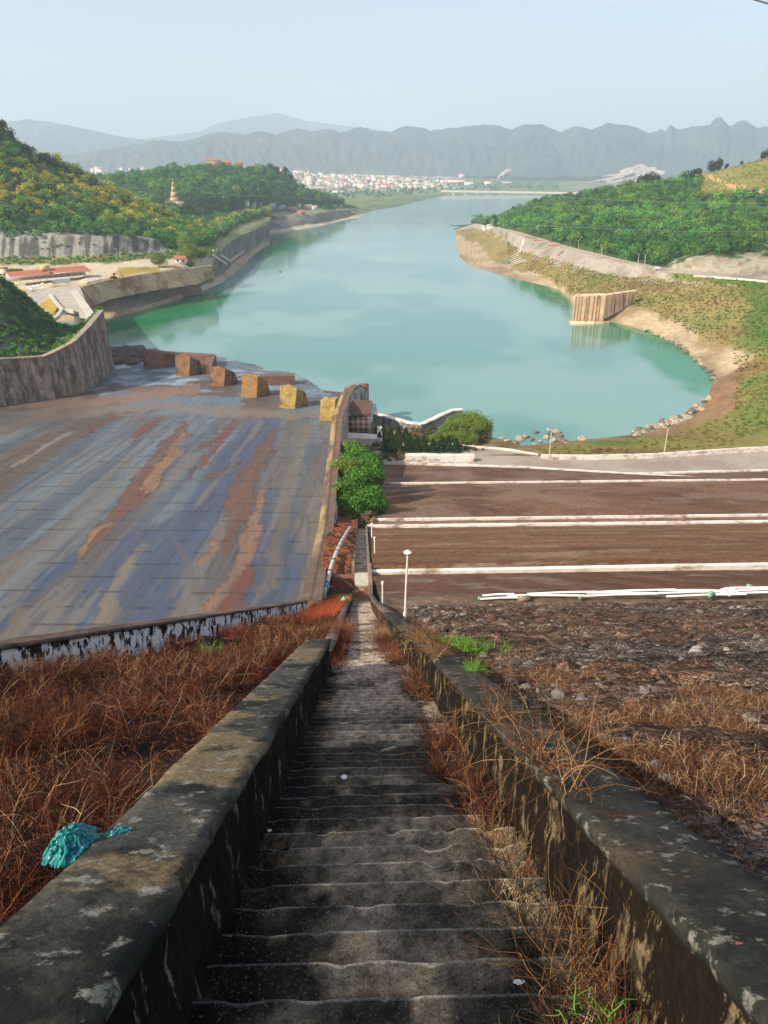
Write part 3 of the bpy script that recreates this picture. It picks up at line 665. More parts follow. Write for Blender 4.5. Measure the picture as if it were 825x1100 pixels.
streak([(18, 500), (50, 478), (80, 462)], [2, 4, 2], np.array([.3, .24, .19]), 3, .6)
streak([(-20, 640), (40, 590), (100, 530), (150, 480)], [10, 9, 8, 3], np.array([.12, .105, .085]), 5, .8)
streak([(82, 605), (110, 570), (140, 540), (165, 505), (190, 470), (203, 452)], [2, 11, 12, 12, 9, 5], BROWN)
streak([(80, 604), (90, 590), (105, 568), (120, 560)], [2, 5, 5, 1], OCH)
streak([(160, 528), (172, 505), (185, 488), (200, 460)], [7, 8, 6, 3], OCH)
streak([(145, 472), (160, 458), (176, 448)], [4, 6, 4], RUST)
streak([(95, 468), (105, 458), (118, 449)], [2, 4, 2], RUST)
streak([(210, 508), (225, 490), (238, 470), (250, 452)], [2, 5, 5, 3], RUST)
streak([(222, 516), (238, 505), (254, 498)], [3, 4, 1], BROWN)
streak([(212, 486), (220, 478), (230, 471)], [2, 5, 2], BROWN)
streak([(240, 602), (245, 580), (256, 545), (268, 510), (285, 480), (302, 456)], [3, 9, 14, 13, 10, 1], BROWN)
streak([(218, 603), (226, 590), (229, 576)], [4, 5, 1], OCH)
streak([(222, 655), (246, 630), (262, 600), (275, 560), (282, 528)], [7, 9, 10, 8, 3], np.array([.19, .10, .055]))
streak([(248, 655), (262, 625), (272, 605)], [12, 9, 2], RUST * .8)
streak([(292, 530), (300, 505), (306, 488)], [4, 4, 2], np.array([.12, .09, .08]))
streak([(285, 640), (295, 590), (312, 520), (325, 455)], [10, 8, 8, 10], YEL * .75, 5, .75)
streak([(335, 590), (338, 560), (342, 520), (345, 490)], [3, 5, 3, 1], np.array([.10, .085, .07]), 3, .5)
streak([(112, 672), (122, 640), (138, 600), (150, 585)], [8, 9, 4, 1], YEL * .9, 3)
streak([(60, 690), (75, 672), (95, 655)], [4, 5, 2], YEL * .7, 3)
streak([(5, 690), (20, 660), (34, 632)], [8, 5, 2], YEL * .7, 3)
streak([(182, 575), (200, 600), (212, 640)][::-1], [5, 4, 2], greyb, 4, .7)
# construction joints across the chute
jd = np.abs(((Y + .03*X + .5*fbm(X/3, Y/9, 0, 67, 3)) / 7.0) % 1.0 - .5); C *= (1 - .62 * (jd > .474) * sst(fbm(X/7, Y/2, 0, 66, 3), .33, .47))[:, None]
jd = np.abs(((X - .02*Y) / 12.0) % 1.0 - .5); C *= (1 - .2 * (jd > .49))[:, None]
# mud and wet patches on the apron beyond the crease
apr = sst(Y + 22*(fbm(X/30, Y/30, 0, 33, 4) - .5), 292, 302)
mudc = colmix(V, [MUD, np.array([.075, .062, .055]), np.array([.13, .08, .05])], 18, 71)
wet = sst(fbm(X/18, Y/13, 0, 44, 5) + .22*sst(PX, 90, 150) * sst(-PY, -420, -400) - .08*sst(-PX, -110, -60), .45, .52)
wetc = (np.array([0.10, 0.135, 0.165]) + np.array([.13, .16, .18]) * (sst(fbm(X/11, Y/9, 0, 45, 5), .48, .58) * sst(-PY, -432, -405))[:, None]) * (.75 + .5*al2)[:, None]
A_ = mudc + (wetc - mudc) * wet[:, None]
C = C + (A_ - C) * apr[:, None]
sw = 1 - sst(np.abs(PY - np.interp(PX, [0, 40, 110, 180, 260, 355], [462, 448, 441, 437, 444, 447]) + wob*9), 2, 6); C = C + (np.array([.17, .13, .10]) - C) * (sw * .85)[:, None]
sw = 1 - sst(np.abs(PY - np.interp(PX, [20, 60, 120, 180, 215], [432, 436, 430, 423, 416]) + wob*8), 3, 7); C = C + (np.array([.20, .12, .08]) - C) * (sw * .9 * (PX < 215))[:, None]
dk = sst(-(PX + wob*40), -110, -60) * sst(-PY, -470, -455); C = C + (mudc * .9 - C) * (dk * .65)[:, None]
M_chute, n_, b_ = newmat('spillway_concrete')
at_ = n_.nodes.new('ShaderNodeAttribute'); at_.attribute_name = 'Col'
gg = n_.nodes.new('ShaderNodeNewGeometry'); nf = link_noise(n_, gg.outputs['Position'], 0.9, 6, .65, (1, .25, 1))
mm = mixc(n_, rng_node(n_, nf, .35, .65, 0, .35), at_.outputs['Color'], (0.12, 0.11, 0.10)); n_.links.new(mm, b_.inputs['Base Color'])
n_.links.new(rng_node(n_, nf, .3, .7, .38, .8), b_.inputs['Roughness']); b_.inputs['Specular IOR Level'].default_value = .22; add_bump(n_, b_, nf, .25, .05)
tag(mk('spillway_chute', V, grid_faces(ny, nx), M_chute, col=C, smooth=True), 'wide blue-grey concrete spillway chute streaked with rust and mud', 'spillway')

# ---- training wall between the chute and the stairs
M_twtop = mat('wall_top_brown', (0.20, 0.125, 0.075), .9, .8, .3, .3, .03, stain=(0.36, 0.25, 0.11), stain_scale=.15, stain_thr=(.45, .6))
M_streak = mat('streaked_wall', (0.50, 0.47, 0.43), .9, 1.0, .25, .3, .03, stain=(0.035, 0.03, 0.025), stain_scale=1.1, stain_thr=(.46, .56), stain_stretch=(1.3, 1.3, .16))
P = resample(TWP, 4.0); 
wd = np.interp(np.arange(len(P)), [0, len(P)*.25, len(P)-1], [1.1, 2.2, 3.6])
zb = np.array([chute_z(p[0], p[1]) for p in P]) - 3
tw = empty('training_wall', P[0], 'long brown-topped concrete wall curving down beside the blue-grey chute to the water', 'wall')
def pr(i): h = zb[i] - P[i, 2]; w_ = wd[i] / 2; return [(-w_, -.5), (w_, -.5), (w_ + .3, -2), (w_ + .8, h), (-w_ - 1.2, h)]
V_, F_ = sweep(P, pr); mk('wall_body', V_, F_, M_streak, tw, loc=P[0])
Pc = resample(TWP, 1.0); wdc = np.interp(Pc[:, 1], P[:, 1], wd); ac = np.linspace(-.5, .5, 9)
V_, F_ = sweep(Pc, lambda i: [(a_*(wdc[i] + .24), 0) for a_ in ac] + [(wdc[i]/2 + .12, -.5), (-wdc[i]/2 - .12, -.5)]); V_ = roughen(V_, .05, 1.2, 6)
au = np.tile(np.r_[ac, .5, -.5], len(Pc)); yy = V_[:, 1]; e_ = au + .25*(fbm(V_[:, 0]/1.5, yy/9, 0, 51, 4) - .5); f_ = (1 - sst(e_, -.20, -.06))*sst(yy, 60, 80)*sst(fbm(V_[:, 0]/2, yy/14, 0, 54, 4), .30, .52)
Cw = np.array([.15, .095, .065]) * (.7 + .6*fbm(V_[:, 0], yy/4, 0, 52, 4))[:, None]; Cw = Cw + (np.array([.40, .28, .11]) - Cw)*f_[:, None]; Cw *= (1 - .5*(np.abs(au - .03) < .04))[:, None]
mk('coping', V_, F_, mat('wall_top', None, .9, 1.2, .35, .4, .03), tw, loc=P[0], col=Cw)
# ---- curved wall on the far left side of the chute
LWP = resample(lw, 4.0); zb2 = np.interp(LWP[:, 1], [290, 395], [5.5, 1.0])
cwall = empty('curved_wall', LWP[-1], 'high stained concrete wall curving round the foot of the dark scrub hill', 'wall')
M_cwb = mat('brown_rib_concrete', (.22, .17, .13), .95, .4, .4, .4, .1)
M_cw = mat('weathered_concrete', (0.27, 0.20, 0.155), .95, .25, .45, .5, .2, stain=(0.085, 0.07, 0.06), stain_scale=.35, stain_thr=(.45, .58), stain_stretch=(1, 1, .22))
M_cw2 = mat('pale_weathered_coping', (0.30, 0.24, 0.17), .95, .3, .4, .4, .1)
def pr(i): h = zb2[i] - LWP[i, 2] - 3; return [(-1.5, 0), (.9, 0), (2.6, h), (-1.5, h)]
V_, F_ = sweep(LWP, pr); mk('wall_body', V_, F_, M_cw, cwall, loc=LWP[-1])
V_, F_ = sweep(LWP, [(-1.7, .5), (1.1, .5), (1.1, 0), (-1.7, 0)]); mk('coping', V_, F_, M_cw2, cwall, loc=LWP[-1])
# buttress ribs
for k in range(4, len(LWP) - 2, 4):
    t = LWP[k+1] - LWP[k-1]; t[2] = 0; t /= np.linalg.norm(t); nr = np.array([t[1], -t[0], 0]); h = LWP[k, 2] - zb2[k]
    p0 = LWP[k] + nr * 1.15 - np.array([0, 0, .3]); p1 = p0 + nr * 1.5 - np.array([0, 0, h])
    V_, F_ = tube([p0, (p0+p1)/2, p1], [.25, .3, .4], 4); mkt('buttress', [(V_, F_)], M_cwb, cwall, loc=LWP[-1])
# ---- energy-dissipating blocks on the lip
M_blk = mat('rusty_concrete', (0.24, 0.125, 0.06), .95, .25, .45, .5, .3, stain=(0.085, 0.05, 0.035), stain_scale=.5, stain_stretch=(1, 1, .35))
M_blky = mat('ochre_concrete', (0.36, 0.25, 0.08), .95, .25, .45, .5, .3, stain=(0.17, 0.095, 0.045), stain_scale=.5, stain_stretch=(1, 1, .35))
M_blkt = mat('dark_ledge', (0.16, 0.085, 0.055), .95, .3, .3, .3, .1)
blk = [(165, 396, 26, 19, 0, 'rust-brown concrete chute block beside the mud bank, first of the row'), (199, 404, 25, 21, 0, 'rust-brown concrete chute block with a ledge behind it, second from the mud bank'), (236, 415, 26, 19, 0, 'rust-brown concrete chute block standing lone in the middle of the lip'),
       (271, 427, 26, 24, 1, 'ochre-streaked chute block with a long dark beam behind it'), (312, 439, 27, 23, 2, 'yellow faced concrete chute block with a dark side'), (352, 452, 19, 22, 2, 'plain yellow concrete chute block against the training wall')]
for k, (px, py, pw, ph, c, lab) in enumerate(blk):
    p = chute_at(px, py); dep = p[1]*cp - (p[2]-CZ)*sp; W = pw/F*dep; H = ph/F*dep*1.05
    o = empty('chute_block', p, lab, 'concrete block', 'concrete blocks along the lip of the chute', rz=-.22)
    w2 = W*.5; t_ = W*.30; D = W*.95
    if k < 5:
        v = [(-w2, 0, -1), (w2*.35, 0, -1), (w2*.95, D, -1), (-w2*.75, D, -1), (-w2*.85, D*.12, H*.98), (w2*.55, D*.12, H*.92), (w2*.9, D*.62, H*.62), (-w2*.45, D*.75, H*.9)]
    else: v = [(-w2, 0, -1), (w2, 0, -1), (w2, D, -1), (-w2, D, -1), (-w2*.8, D*.1, H*.95), (w2*.9, D*.1, H), (w2*.9, D*.8, H), (-w2*.8, D*.8, H*.95)]
    v = np.array(v) ; bm = bmesh.new(); vs = [bm.verts.new(q) for q in v]
    for f in [(0, 3, 2, 1), (4, 5, 6, 7), (0, 1, 5, 4), (1, 2, 6, 5), (2, 3, 7, 6), (3, 0, 4, 7)]: bm.faces.new([vs[i] for i in f])
    bmesh.ops.triangulate(bm, faces=[f for f in bm.faces]); bmesh.ops.bevel(bm, geom=bm.edges[:], offset=.14, segments=1, affect='EDGES')
    me = bpy.data.meshes.new('block_body'); bm.to_mesh(me); bm.free(); me.materials.append([M_blk, mat('ochre_rust', (0.30, 0.17, 0.065), .95, .25, .3, .3, .1, stain=(.15, .07, .04), stain_scale=.3), M_blky][c])
    ob = bpy.data.objects.new('block_body', me); COL.objects.link(ob); ob.parent = o
def beam(a_, b_, h, wdt, label):
    A, B = chute_at(*a_), chute_at(*b_); A[2] = B[2] = max(A[2], 1.5) ; n_ = resample([A, B], 5)
    V_, F_ = sweep(n_, [(-wdt/2, h), (wdt/2, h), (wdt/2, -3), (-wdt/2, -3)]); o = mk('lip_beam', V_, F_, M_blkt, loc=A); return tag(o, label, 'concrete beam', 'dark beams between the chute blocks')
beam((172, 388), (228, 391), 4.5, 6, 'dark concrete beam behind the pair of blocks next to the mud bank')
beam((222, 402), (228, 390), 3.5, 5, 'short stained beam turning back between the second and third chute blocks')
beam((280, 413), (317, 412), 4.5, 5, 'brown beam joining the ochre-streaked block to the yellow faced block')
beam((235, 408), (248, 409), 2, 4, 'low brown beam just behind the lone middle chute block')

mb0 = chute_at(136, 388); _bm = None
# ================================================================== DAM FACE RIGHT OF THE STAIRS
PR = [(-3, 98-1.35+.577*3), (0, 96.65), (31, 78.76), (32.2, 78.6), (58.4, 65.05), (60.8, 64.9), (123, 38.7), (126.3, 38.5), (192, 18.6), (194.5, 18.4)]
def prof_z(d): return float(np.interp(d, [p[0] for p in PR], [p[1] for p in PR]))
u0 = 1.25
ds = np.r_[np.linspace(-3, 12, 150), np.linspace(12.12, 31, 130), np.linspace(31.3, 60.8, 60), np.linspace(62, 194.5, 110)]
us = np.r_[u0 + np.linspace(0, 14, 170), u0 + 14 + np.linspace(.3, 36, 130), u0 + np.linspace(52, 260, 70)]
D, U = np.meshgrid(ds, us, indexing='ij')
U = np.where((U < u0 + .01), u0 + np.interp(D, [0, 9, 16, 33, 60], [0, -.05, -.28, -.58, -.63]), U)
Z = np.interp(D, [p[0] for p in PR], [p[1] for p in PR])
X = U + YAW*D; Y = D - YAW*U
rub = (1 - sst(D, 30.4, 31.3))
rock = np.abs(fbm(X*1.3, Y*1.3, 0, 5, 4) - .5) * .5 + (fbm(X/2.5, Y/2.5, 0, 6, 4) - .5) * .45 + (fbm(X*5, Y*5, 0, 7, 2) - .5) * .07
Z = Z + rub * rock * sst(U - u0, 0, 1.2) * sst(D, -2, 0) + (1 - rub) * (fbm(X/4, Y/4, 0, 8, 4) - .5) * .25 * (np.abs(D - 59.6) > 1.5)
V = np.stack([X, Y, Z], -1).reshape(-1, 3); d_, u_ = D.ravel(), U.ravel()
c1 = colmix(V, [(0.12, 0.066, 0.046), (0.20, 0.12, 0.082), (0.28, 0.19, 0.135)], 1.2, 81)
c1g = colmix(V, [(0.075, 0.06, 0.05), (0.16, 0.13, 0.11), (0.26, 0.22, 0.19)], .8, 82); gsel = sst(fbm(X.ravel()/5, Y.ravel()/5, 0, 83, 3), .47, .58)[:, None]
c1 = c1*(1-gsel) + c1g*gsel
sx = fbm(V[:, 0]/1.6, d_/26, 0, 84, 4)
c2 = np.array([.14, .078, .052]) * (0.65 + .7*sx)[:, None]; pt = sst(fbm(V[:, 0]/3, V[:, 1]/4, 0, 85, 5), .60, .66)[:, None]; c2 = c2*(1-pt) + np.array([.20, .15, .11])*pt
hz = fbm(V[:, 0]/24, d_/2.2, 0, 86, 4); c3 = np.array([.175, .096, .056]) * (.35 + 1.0*hz + .3*fbm(V[:, 0]/1.5, d_/.8, 0, 186, 4))[:, None]
pt = sst(fbm(V[:, 0]/9, d_/3, 0, 87, 5), .62, .68)[:, None]*.6; c3 = c3*(1-pt) + np.array([.28, .2, .14])*pt
c4 = np.array([.165, .095, .06]) * (.3 + 1.0*fbm(V[:, 0]/7, d_/16, 0, 88, 5) + .4*fbm(V[:, 0]/1.5, d_/3, 0, 188, 4))[:, None]; pt = sst(fbm(V[:, 0]/11, d_/9, 0, 89, 4), .56, .6)[:, None]*.5; c4 = c4*(1-pt) + np.array([.23, .165, .125])*pt
def pick(cs, lims):
    out = cs[0]
    for c, l in zip(cs[1:], lims): t = sst(d_, l - .4, l + .4)[:, None]; out = out*(1-t) + c*t
    return out
C = pick([c1, c2, c3, c4], [31.2, 59.5, 124.5])
C = np.where(((d_ > 31.2) & (d_ < 33.4))[:, None], np.array([.15, .105, .075])*(.7+.6*sx)[:, None], C)
M_dam = mat('dam_face_gravel', None, .95, 1.6, .5, .8, .10, .05, world=True)
nr_ = int(np.searchsorted(ds, 31.2)); nc_ = len(us); M_rubble = mat('rubble_gravel', None, .95, 5, .6, .9, .05, .1, world=True)
nn_ = M_rubble.node_tree; bb_ = nn_.nodes['Principled BSDF']; gg_ = nn_.nodes.new('ShaderNodeNewGeometry'); src_ = bb_.inputs['Base Color'].links[0].from_socket; hs_ = None
for sc_, th_ in ((7.0, .06), (19.0, .08)):
    vo_ = nn_.nodes.new('ShaderNodeTexVoronoi'); vo_.feature = 'DISTANCE_TO_EDGE'; vo_.inputs['Scale'].default_value = sc_; nn_.links.new(gg_.outputs['Position'], vo_.inputs['Vector'])
    v2_ = nn_.nodes.new('ShaderNodeTexVoronoi'); v2_.inputs['Scale'].default_value = sc_; nn_.links.new(gg_.outputs['Position'], v2_.inputs['Vector'])
    sep_ = nn_.nodes.new('ShaderNodeSeparateColor'); nn_.links.new(v2_.outputs['Color'], sep_.inputs[0]); k_ = rng_node(nn_, sep_.outputs[0], 0, 1, .45, 1.75); cc0 = nn_.nodes.new('ShaderNodeCombineColor')
    for q_ in range(3): nn_.links.new(k_, cc0.inputs[q_])
    src_ = mixc(nn_, 1.0, src_, cc0.outputs[0], 'MULTIPLY'); src_ = mixc(nn_, rng_node(nn_, vo_.outputs['Distance'], 0, th_, .6, 0), src_, (.025, .018, .014))
    if hs_ is None: hs_ = vo_.outputs['Distance']
    else:
        ad_ = nn_.nodes.new('ShaderNodeMath'); ad_.operation = 'ADD'; nn_.links.new(hs_, ad_.inputs[0]); nn_.links.new(vo_.outputs['Distance'], ad_.inputs[1]); hs_ = ad_.outputs[0]
nn_.links.new(src_, bb_.inputs['Base Color']); bp_ = [x for x in nn_.nodes if x.type == 'BUMP'][0]; b2_ = nn_.nodes.new('ShaderNodeBump'); b2_.inputs['Strength'].default_value = .9; b2_.inputs['Distance'].default_value = .25
nn_.links.new(hs_, b2_.inputs['Height']); nn_.links.new(bp_.outputs[0], b2_.inputs['Normal']); nn_.links.new(b2_.outputs[0], bb_.inputs['Normal'])
tag(mk('rubble_slope', V[:nr_*nc_], grid_faces(nr_, nc_), M_rubble, col=C[:nr_*nc_], smooth=True), kind='structure')
tag(mk('dam_face', V[(nr_-1)*nc_:], grid_faces(len(ds)-nr_+1, nc_), M_dam, col=C[(nr_-1)*nc_:], smooth=True), kind='structure')

# strip left of the lower stair flight, rust-red terraces down to the training wall; brush slope above
ds = np.r_[np.linspace(-3, 12, 110), np.linspace(12.15, 50, 150), np.linspace(50.4, 130, 190), np.linspace(131, 286, 100)]; us_ = np.linspace(0, 1, 60)
twd, twu = TWP[:, 1], TWP[:, 0] - YAW*TWP[:, 1]
def left_u(d): return np.where(d < 38, np.interp(d, [-3, 8.9, 34, 38], [-6.6, -5.75, -3.1, -4.0]), np.interp(d, twd, twu) + .5)
Dg, T = np.meshgrid(ds, us_, indexing='ij')
Ru = np.interp(Dg, [-3, 10, 31, 58, 60, 286], [-.9, -.9, -1.1, -1.2, -1.3, -1.3]); Ru = np.where(Dg > 128, 1.5, Ru)
U = Ru + (left_u(Dg) - Ru) * T
Zb = np.interp(Dg, [-3, 50, 56, 59.5, 126, 130, 192, 235, 290], [98-1.62+.577*3-.12, 98-1.75-.577*50, 65.2, 64.4, 38.2, 37, 18.6, 12, 12])
stp = np.where((Dg > 60) & (Dg < 123), (((Dg - 60) / 9.0) % 1.0), 0); Zb = Zb + np.where((Dg > 60) & (Dg < 123), (stp - sst(stp, .8, 1)) * 1.6, 0)
X = U + YAW*Dg; Y = Dg - YAW*U
Zb = Zb + (fbm(X*1.1, Y*1.1, 0, 5, 4) - .5) * .3
V = np.stack([X, Y, Zb], -1).reshape(-1, 3); d_ = Dg.ravel()
ca = colmix(V, [(0.035, 0.02, 0.016), (0.09, 0.05, 0.035), (0.04, 0.035, 0.03)], 1.0, 91); cb = colmix(V, [(0.24, 0.06, 0.03), (0.10, 0.04, 0.028), (0.28, 0.12, 0.05), (0.07, 0.035, 0.025)], 1.5, 92, 2); cc_ = colmix(V, [(0.06, 0.08, 0.03), (0.17, 0.09, 0.05)], 6, 93)
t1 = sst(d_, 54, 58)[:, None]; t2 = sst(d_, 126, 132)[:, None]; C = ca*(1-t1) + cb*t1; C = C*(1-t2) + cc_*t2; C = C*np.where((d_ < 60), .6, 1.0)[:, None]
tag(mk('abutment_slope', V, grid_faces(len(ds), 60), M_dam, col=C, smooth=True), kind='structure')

# lower strip, road and forecourt
def strip(name, A, B, m, n=60, zoff=0, colf=None, sub=8, label=None):
    """sheet between two seen polylines at given heights"""
    def rs(P):
        P = np.array([at(p[0], p[1], z=p[2]) for p in P]); return resample_n(P, n)
    a_, b_ = rs(A), rs(B); G = np.array([a_*(1-t) + b_*t for t in np.linspace(0, 1, sub)]); G[..., 2] += zoff; V = G.reshape(-1, 3)
    o = mk(name, V, grid_faces(sub, n), m, col=colf(V) if colf else None, smooth=True); return tag(o, kind='structure')
def resample_n(P, n):
    s = np.r_[0, np.cumsum(np.linalg.norm(np.diff(P, axis=0), axis=1))]; q = np.linspace(0, s[-1], n); return np.stack([np.interp(q, s, P[:, k]) for k in range(3)], 1)
K3 = [(*proj(S(u, 194.5, 18.4)), 18.4) for u in (1.0, 60, 120, 262)]
strip('lower_terrace', [K3[0], K3[1], K3[2], K3[3]], [(400, 498.5, 12.4), (560, 502.5, 12.4), (700, 511, 12.4), (825, 518.5, 12.4), (1100, 536, 12.4)], M_dam, 90, 0, lambda V: colmix(V, [(.09, .055, .04), (.15, .085, .06), (.2, .14, .1)], 6, 95), 12)
M_road = mat('road_concrete', (0.33, 0.285, 0.24), .9, .12, .16, .2, .02, .2, stain=(0.25, .2, .16), stain_scale=.06, world=True)
strip('road', [(400, 499, 12.4), (560, 503, 12.4), (700, 511.5, 12.4), (825, 519, 12.4), (1100, 537, 12.4)], [(402, 478, 12.1), (500, 478, 12.1), (580, 489.5, 12.1), (700, 487, 12.1), (825, 482, 12.1), (1100, 464, 12.1)], M_road, 90, 0, None, 10)
strip('brown_verge', [(680, 512, 12.45), (760, 515.5, 12.5), (825, 519, 12.5), (1100, 537, 12.5)], [(680, 509.5, 12.5), (760, 508, 12.5), (825, 506.5, 12.5), (1100, 498, 12.5)], M_dam, 60, .05, lambda V: colmix(V, [(.11, .075, .055), (.17, .11, .08)], 6, 96), 6)
strip('forecourt', [(396, 500, 12.2), (440, 494, 12.2), (508, 489, 12.2), (600, 490, 12.2)], [(396, 452, 11.2), (430, 463, 11.2), (470, 462, 11.2), (528, 470, 11.2), (560, 478.5, 11.2)], M_dam, 50, .02, lambda V: colmix(V, [(.07, .09, .03), (.17, .12, .06), (.26, .2, .12)], 4, 97), 20)

# kerbs: white-painted low walls along the berms
M_white = mat('white_kerb_paint', (0.72, 0.66, 0.60), .85, 1.3, .16, .2, .01, stain=(0.30, 0.22, 0.16), stain_scale=.6, stain_thr=(.50, .64), stain_stretch=(.5, 1, 1))
def kerb(pts, wdt, h, label, zoff=0, down=.6, lead=None):
    P = resample(np.array(pts), 3.0); V_, F_ = sweep(P, [(-wdt/2, h), (wdt/2, h), (wdt/2, -down), (-wdt/2, -down)]); V_ = roughen(V_, .04, 1.5, 3)
    o = mk('kerb', V_, F_, M_white, loc=P[0]); return tag(o, label, 'kerb')
kerb([S(.6, 58.9, 65.0), S(60, 58.9, 65.3), S(140, 58.9, 65.6)], .5, .32, 'white kerb of the uppermost dirt berm, straight across behind the lamp')
kerb([S(.3, 123, 38.6), S(250, 123, 38.6)], .8, .6, 'thick white kerb on the near edge of the middle berm')
kerb([S(1.2, 126.6, 38.4), S(255, 126.6, 38.4)], .45, .5, 'thinner white kerb on the far edge of the middle berm')
kerb([S(1.0, 193, 18.5), S(130, 193, 18.5), S(260, 193, 18.5)], .6, .45, 'white kerb crossing the dark slope just above the lower road')
kerb([at(440, 498.6, z=12.4), at(560, 502.6, z=12.4), at(700, 511.2, z=12.4), at(825, 518.6, z=12.4), at(1080, 535, z=12.4)], .9, .5, 'white kerb slanting along the near edge of the lower road')
kerb([at(680, 510, z=12.5), at(760, 507.5, z=12.5), at(825, 506, z=12.5), at(1080, 497, z=12.5)], .9, .5, 'short white kerb splitting off at a slight angle on the far side of the dark verge')
kerb([at(432, 478.6, z=12.2), at(470, 477.5, z=12.2), at(545, 483, z=12.2), at(578, 489, z=12.2)], .6, .5, 'thin white kerb behind the row of young conifers')
def lowwall(pts, wdt, h, name, label, m=None):
    P = resample(np.array(pts), 3.0); V_, F_ = sweep(P, [(-wdt/2, h), (wdt/2, h), (wdt/2, -1.0), (-wdt/2, -1.0)]); o = mk(name, V_, F_, m or M_white, loc=P[0]); return tag(o, label, 'wall')
lowwall([at(581, 493, z=12.2), at(640, 493.5, z=12.2), at(700, 492, z=12.2), at(760, 488, z=12.2), at(800, 485.3, z=12.2), at(825, 484.2, z=12.2), at(1080, 471, z=12.2)], .9, 1.5, 'road_parapet', 'long white parapet along the river side of the road')
lowwall([at(435.5, 495.5, z=12.2), at(509, 495.8, z=12.2)], 2.0, 2.4, 'white_wall', 'thick low white wall standing alone by the crosswalk')
# crosswalk
cwp = empty('crosswalk', at(496, 497.5, z=12.3), 'faded white zebra stripes painted across the road by the low white wall', 'crosswalk')
M_paint = mat('faded_road_paint', (0.62, 0.56, 0.5), .9, 2, .25, 0)
for k in range(6):
    px = 489 + k*2.6; a_, b_ = at(px, 497.2, z=12.42), at(px + 1.2, 501.5, z=12.44); c_ = (a_+b_)/2; dx = .5
    v = np.array([a_ + (-dx*.5, 0, 0), a_ + (dx*.5, 0, 0), b_ + (dx*.5, 0, 0), b_ + (-dx*.5, 0, 0)]); v = np.concatenate([v, v - (0, 0, .03)])
    mk('stripe', v + (0, 0, .06), [(3, 2, 1, 0), (4, 5, 6, 7), (0, 1, 5, 4), (1, 2, 6, 5), (2, 3, 7, 6), (3, 0, 4, 7)], M_paint, cwp, loc=at(496, 497.5, z=12.3))
def topd(px, py, base): # height so the top shows at pixel row py
    r = ray(px, py); return CZ + r[2] * base[1] / r[1] - base[2]
# ================================================================== RIVER CORNER BELOW THE STAIRS
M_pale = mat('pale_render', (0.60, 0.54, 0.46), .9, .5, .18, .2, .02, stain=(.35, .28, .2), stain_scale=.3, stain_thr=(.55, .7))
M_face = mat('river_wall_face', (0.30, 0.28, 0.25), .95, .5, .3, .3, .05, stain=(.14, .11, .09), stain_scale=.6, stain_thr=(.5, .6), stain_stretch=(1, 1, .2))
P = resample(np.array([at(x, y, z=12.2) for x, y in [(402, 443.5), (420, 448), (440, 453.5), (453, 455), (463, 450.5), (475, 444.5), (486, 440), (497, 439)]]), 1.5)
rw = empty('river_wall', P[0], 'pale river wall with a broad white coping bent in a shallow V beside the water', 'wall')
V_, F_ = sweep(P, [(-.6, -.5), (.6, -.5), (1.6, -14), (-2.2, -14)]); mk('wall_body', V_, F_, M_face, rw, loc=P[0])
V_, F_ = sweep(P, [(-1.1, 0), (1.1, 0), (1.1, -.5), (-1.1, -.5)]); mk('coping', V_, F_, M_white, rw, loc=P[0])
P = resample(np.array([at(x, y, z=12.6) for x, y in [(509, 471.5), (513, 465.5), (519, 460.5), (528, 455.5)]]), 1.0)
rw = empty('ribbed_wall', P[0], 'curved white-topped wall with tan vertical ribs at the end of the bushes', 'wall')
V_, F_ = sweep(P, [(-.5, -.4), (.5, -.4), (.7, -12), (-.9, -12)]); mk('wall_body', V_, F_, mat('tan_rib_wall', (.42, .33, .24), .95, .5, .25, .2, .05), rw, loc=P[0])
V_, F_ = sweep(P, [(-1.1, 0), (1.1, 0), (1.1, -.4), (-1.1, -.4)]); mk('coping', V_, F_, M_white, rw, loc=P[0])
for k in range(1, len(P) - 1, 2):
    t = P[k+1]-P[k-1]; t[2] = 0; t /= np.linalg.norm(t); nr = np.array([t[1], -t[0], 0])
    v, f = box(P[k] + nr*.85 - np.array([0, 0, 10]), (.4, .4, 9.5)); mk('rib', v, f, M_pale, rw, loc=P[0])
# return face of the ribbed wall, towards the river
P = resample(np.array([at(528, 455.5, z=12.6), at(529, 462, z=12.6), at(530, 470, z=12.6)]), 1.0)
# pumping building at the end of the training wall
def quadbox(name, corners_top, h, m, parent, loc, th=0):
    """prism under a quadrilateral of top corners"""
    t = np.array(corners_top); b_ = t - np.array([0, 0, h]); v = np.concatenate([b_, t])
    return mk(name, v, [(0, 3, 2, 1), (4, 5, 6, 7), (0, 1, 5, 4), (1, 2, 6, 5), (2, 3, 7, 6), (3, 0, 4, 7)], m, parent, loc=loc)
pb0 = at(385, 466, z=11.5); hb = empty('lattice_building', pb0, 'small building with a red-and-cream lattice front under a dark sloping roof', 'building')
y0 = pb0[1]; xw = [at(372.5, 462, d=y0)[0], at(398, 462, d=y0)[0]]
zt = at(385, 446, d=y0)[2]
v, f = box(((xw[0]+xw[1])/2, y0+5, 8), (xw[1]-xw[0], 10, zt-8)); mk('wall', v, f, M_pale, hb, loc=pb0)
M_lat, n_, b_ = newmat('lattice_brick'); tcn = n_.nodes.new('ShaderNodeTexCoord'); mpn = n_.nodes.new('ShaderNodeMapping'); mpn.inputs['Rotation'].default_value = (math.radians(90), 0, math.radians(0)); n_.links.new(tcn.outputs['Object'], mpn.inputs[0])
mp2 = n_.nodes.new('ShaderNodeMapping'); mp2.inputs['Rotation'].default_value = (0, 0, math.radians(45)); n_.links.new(mpn.outputs[0], mp2.inputs[0])
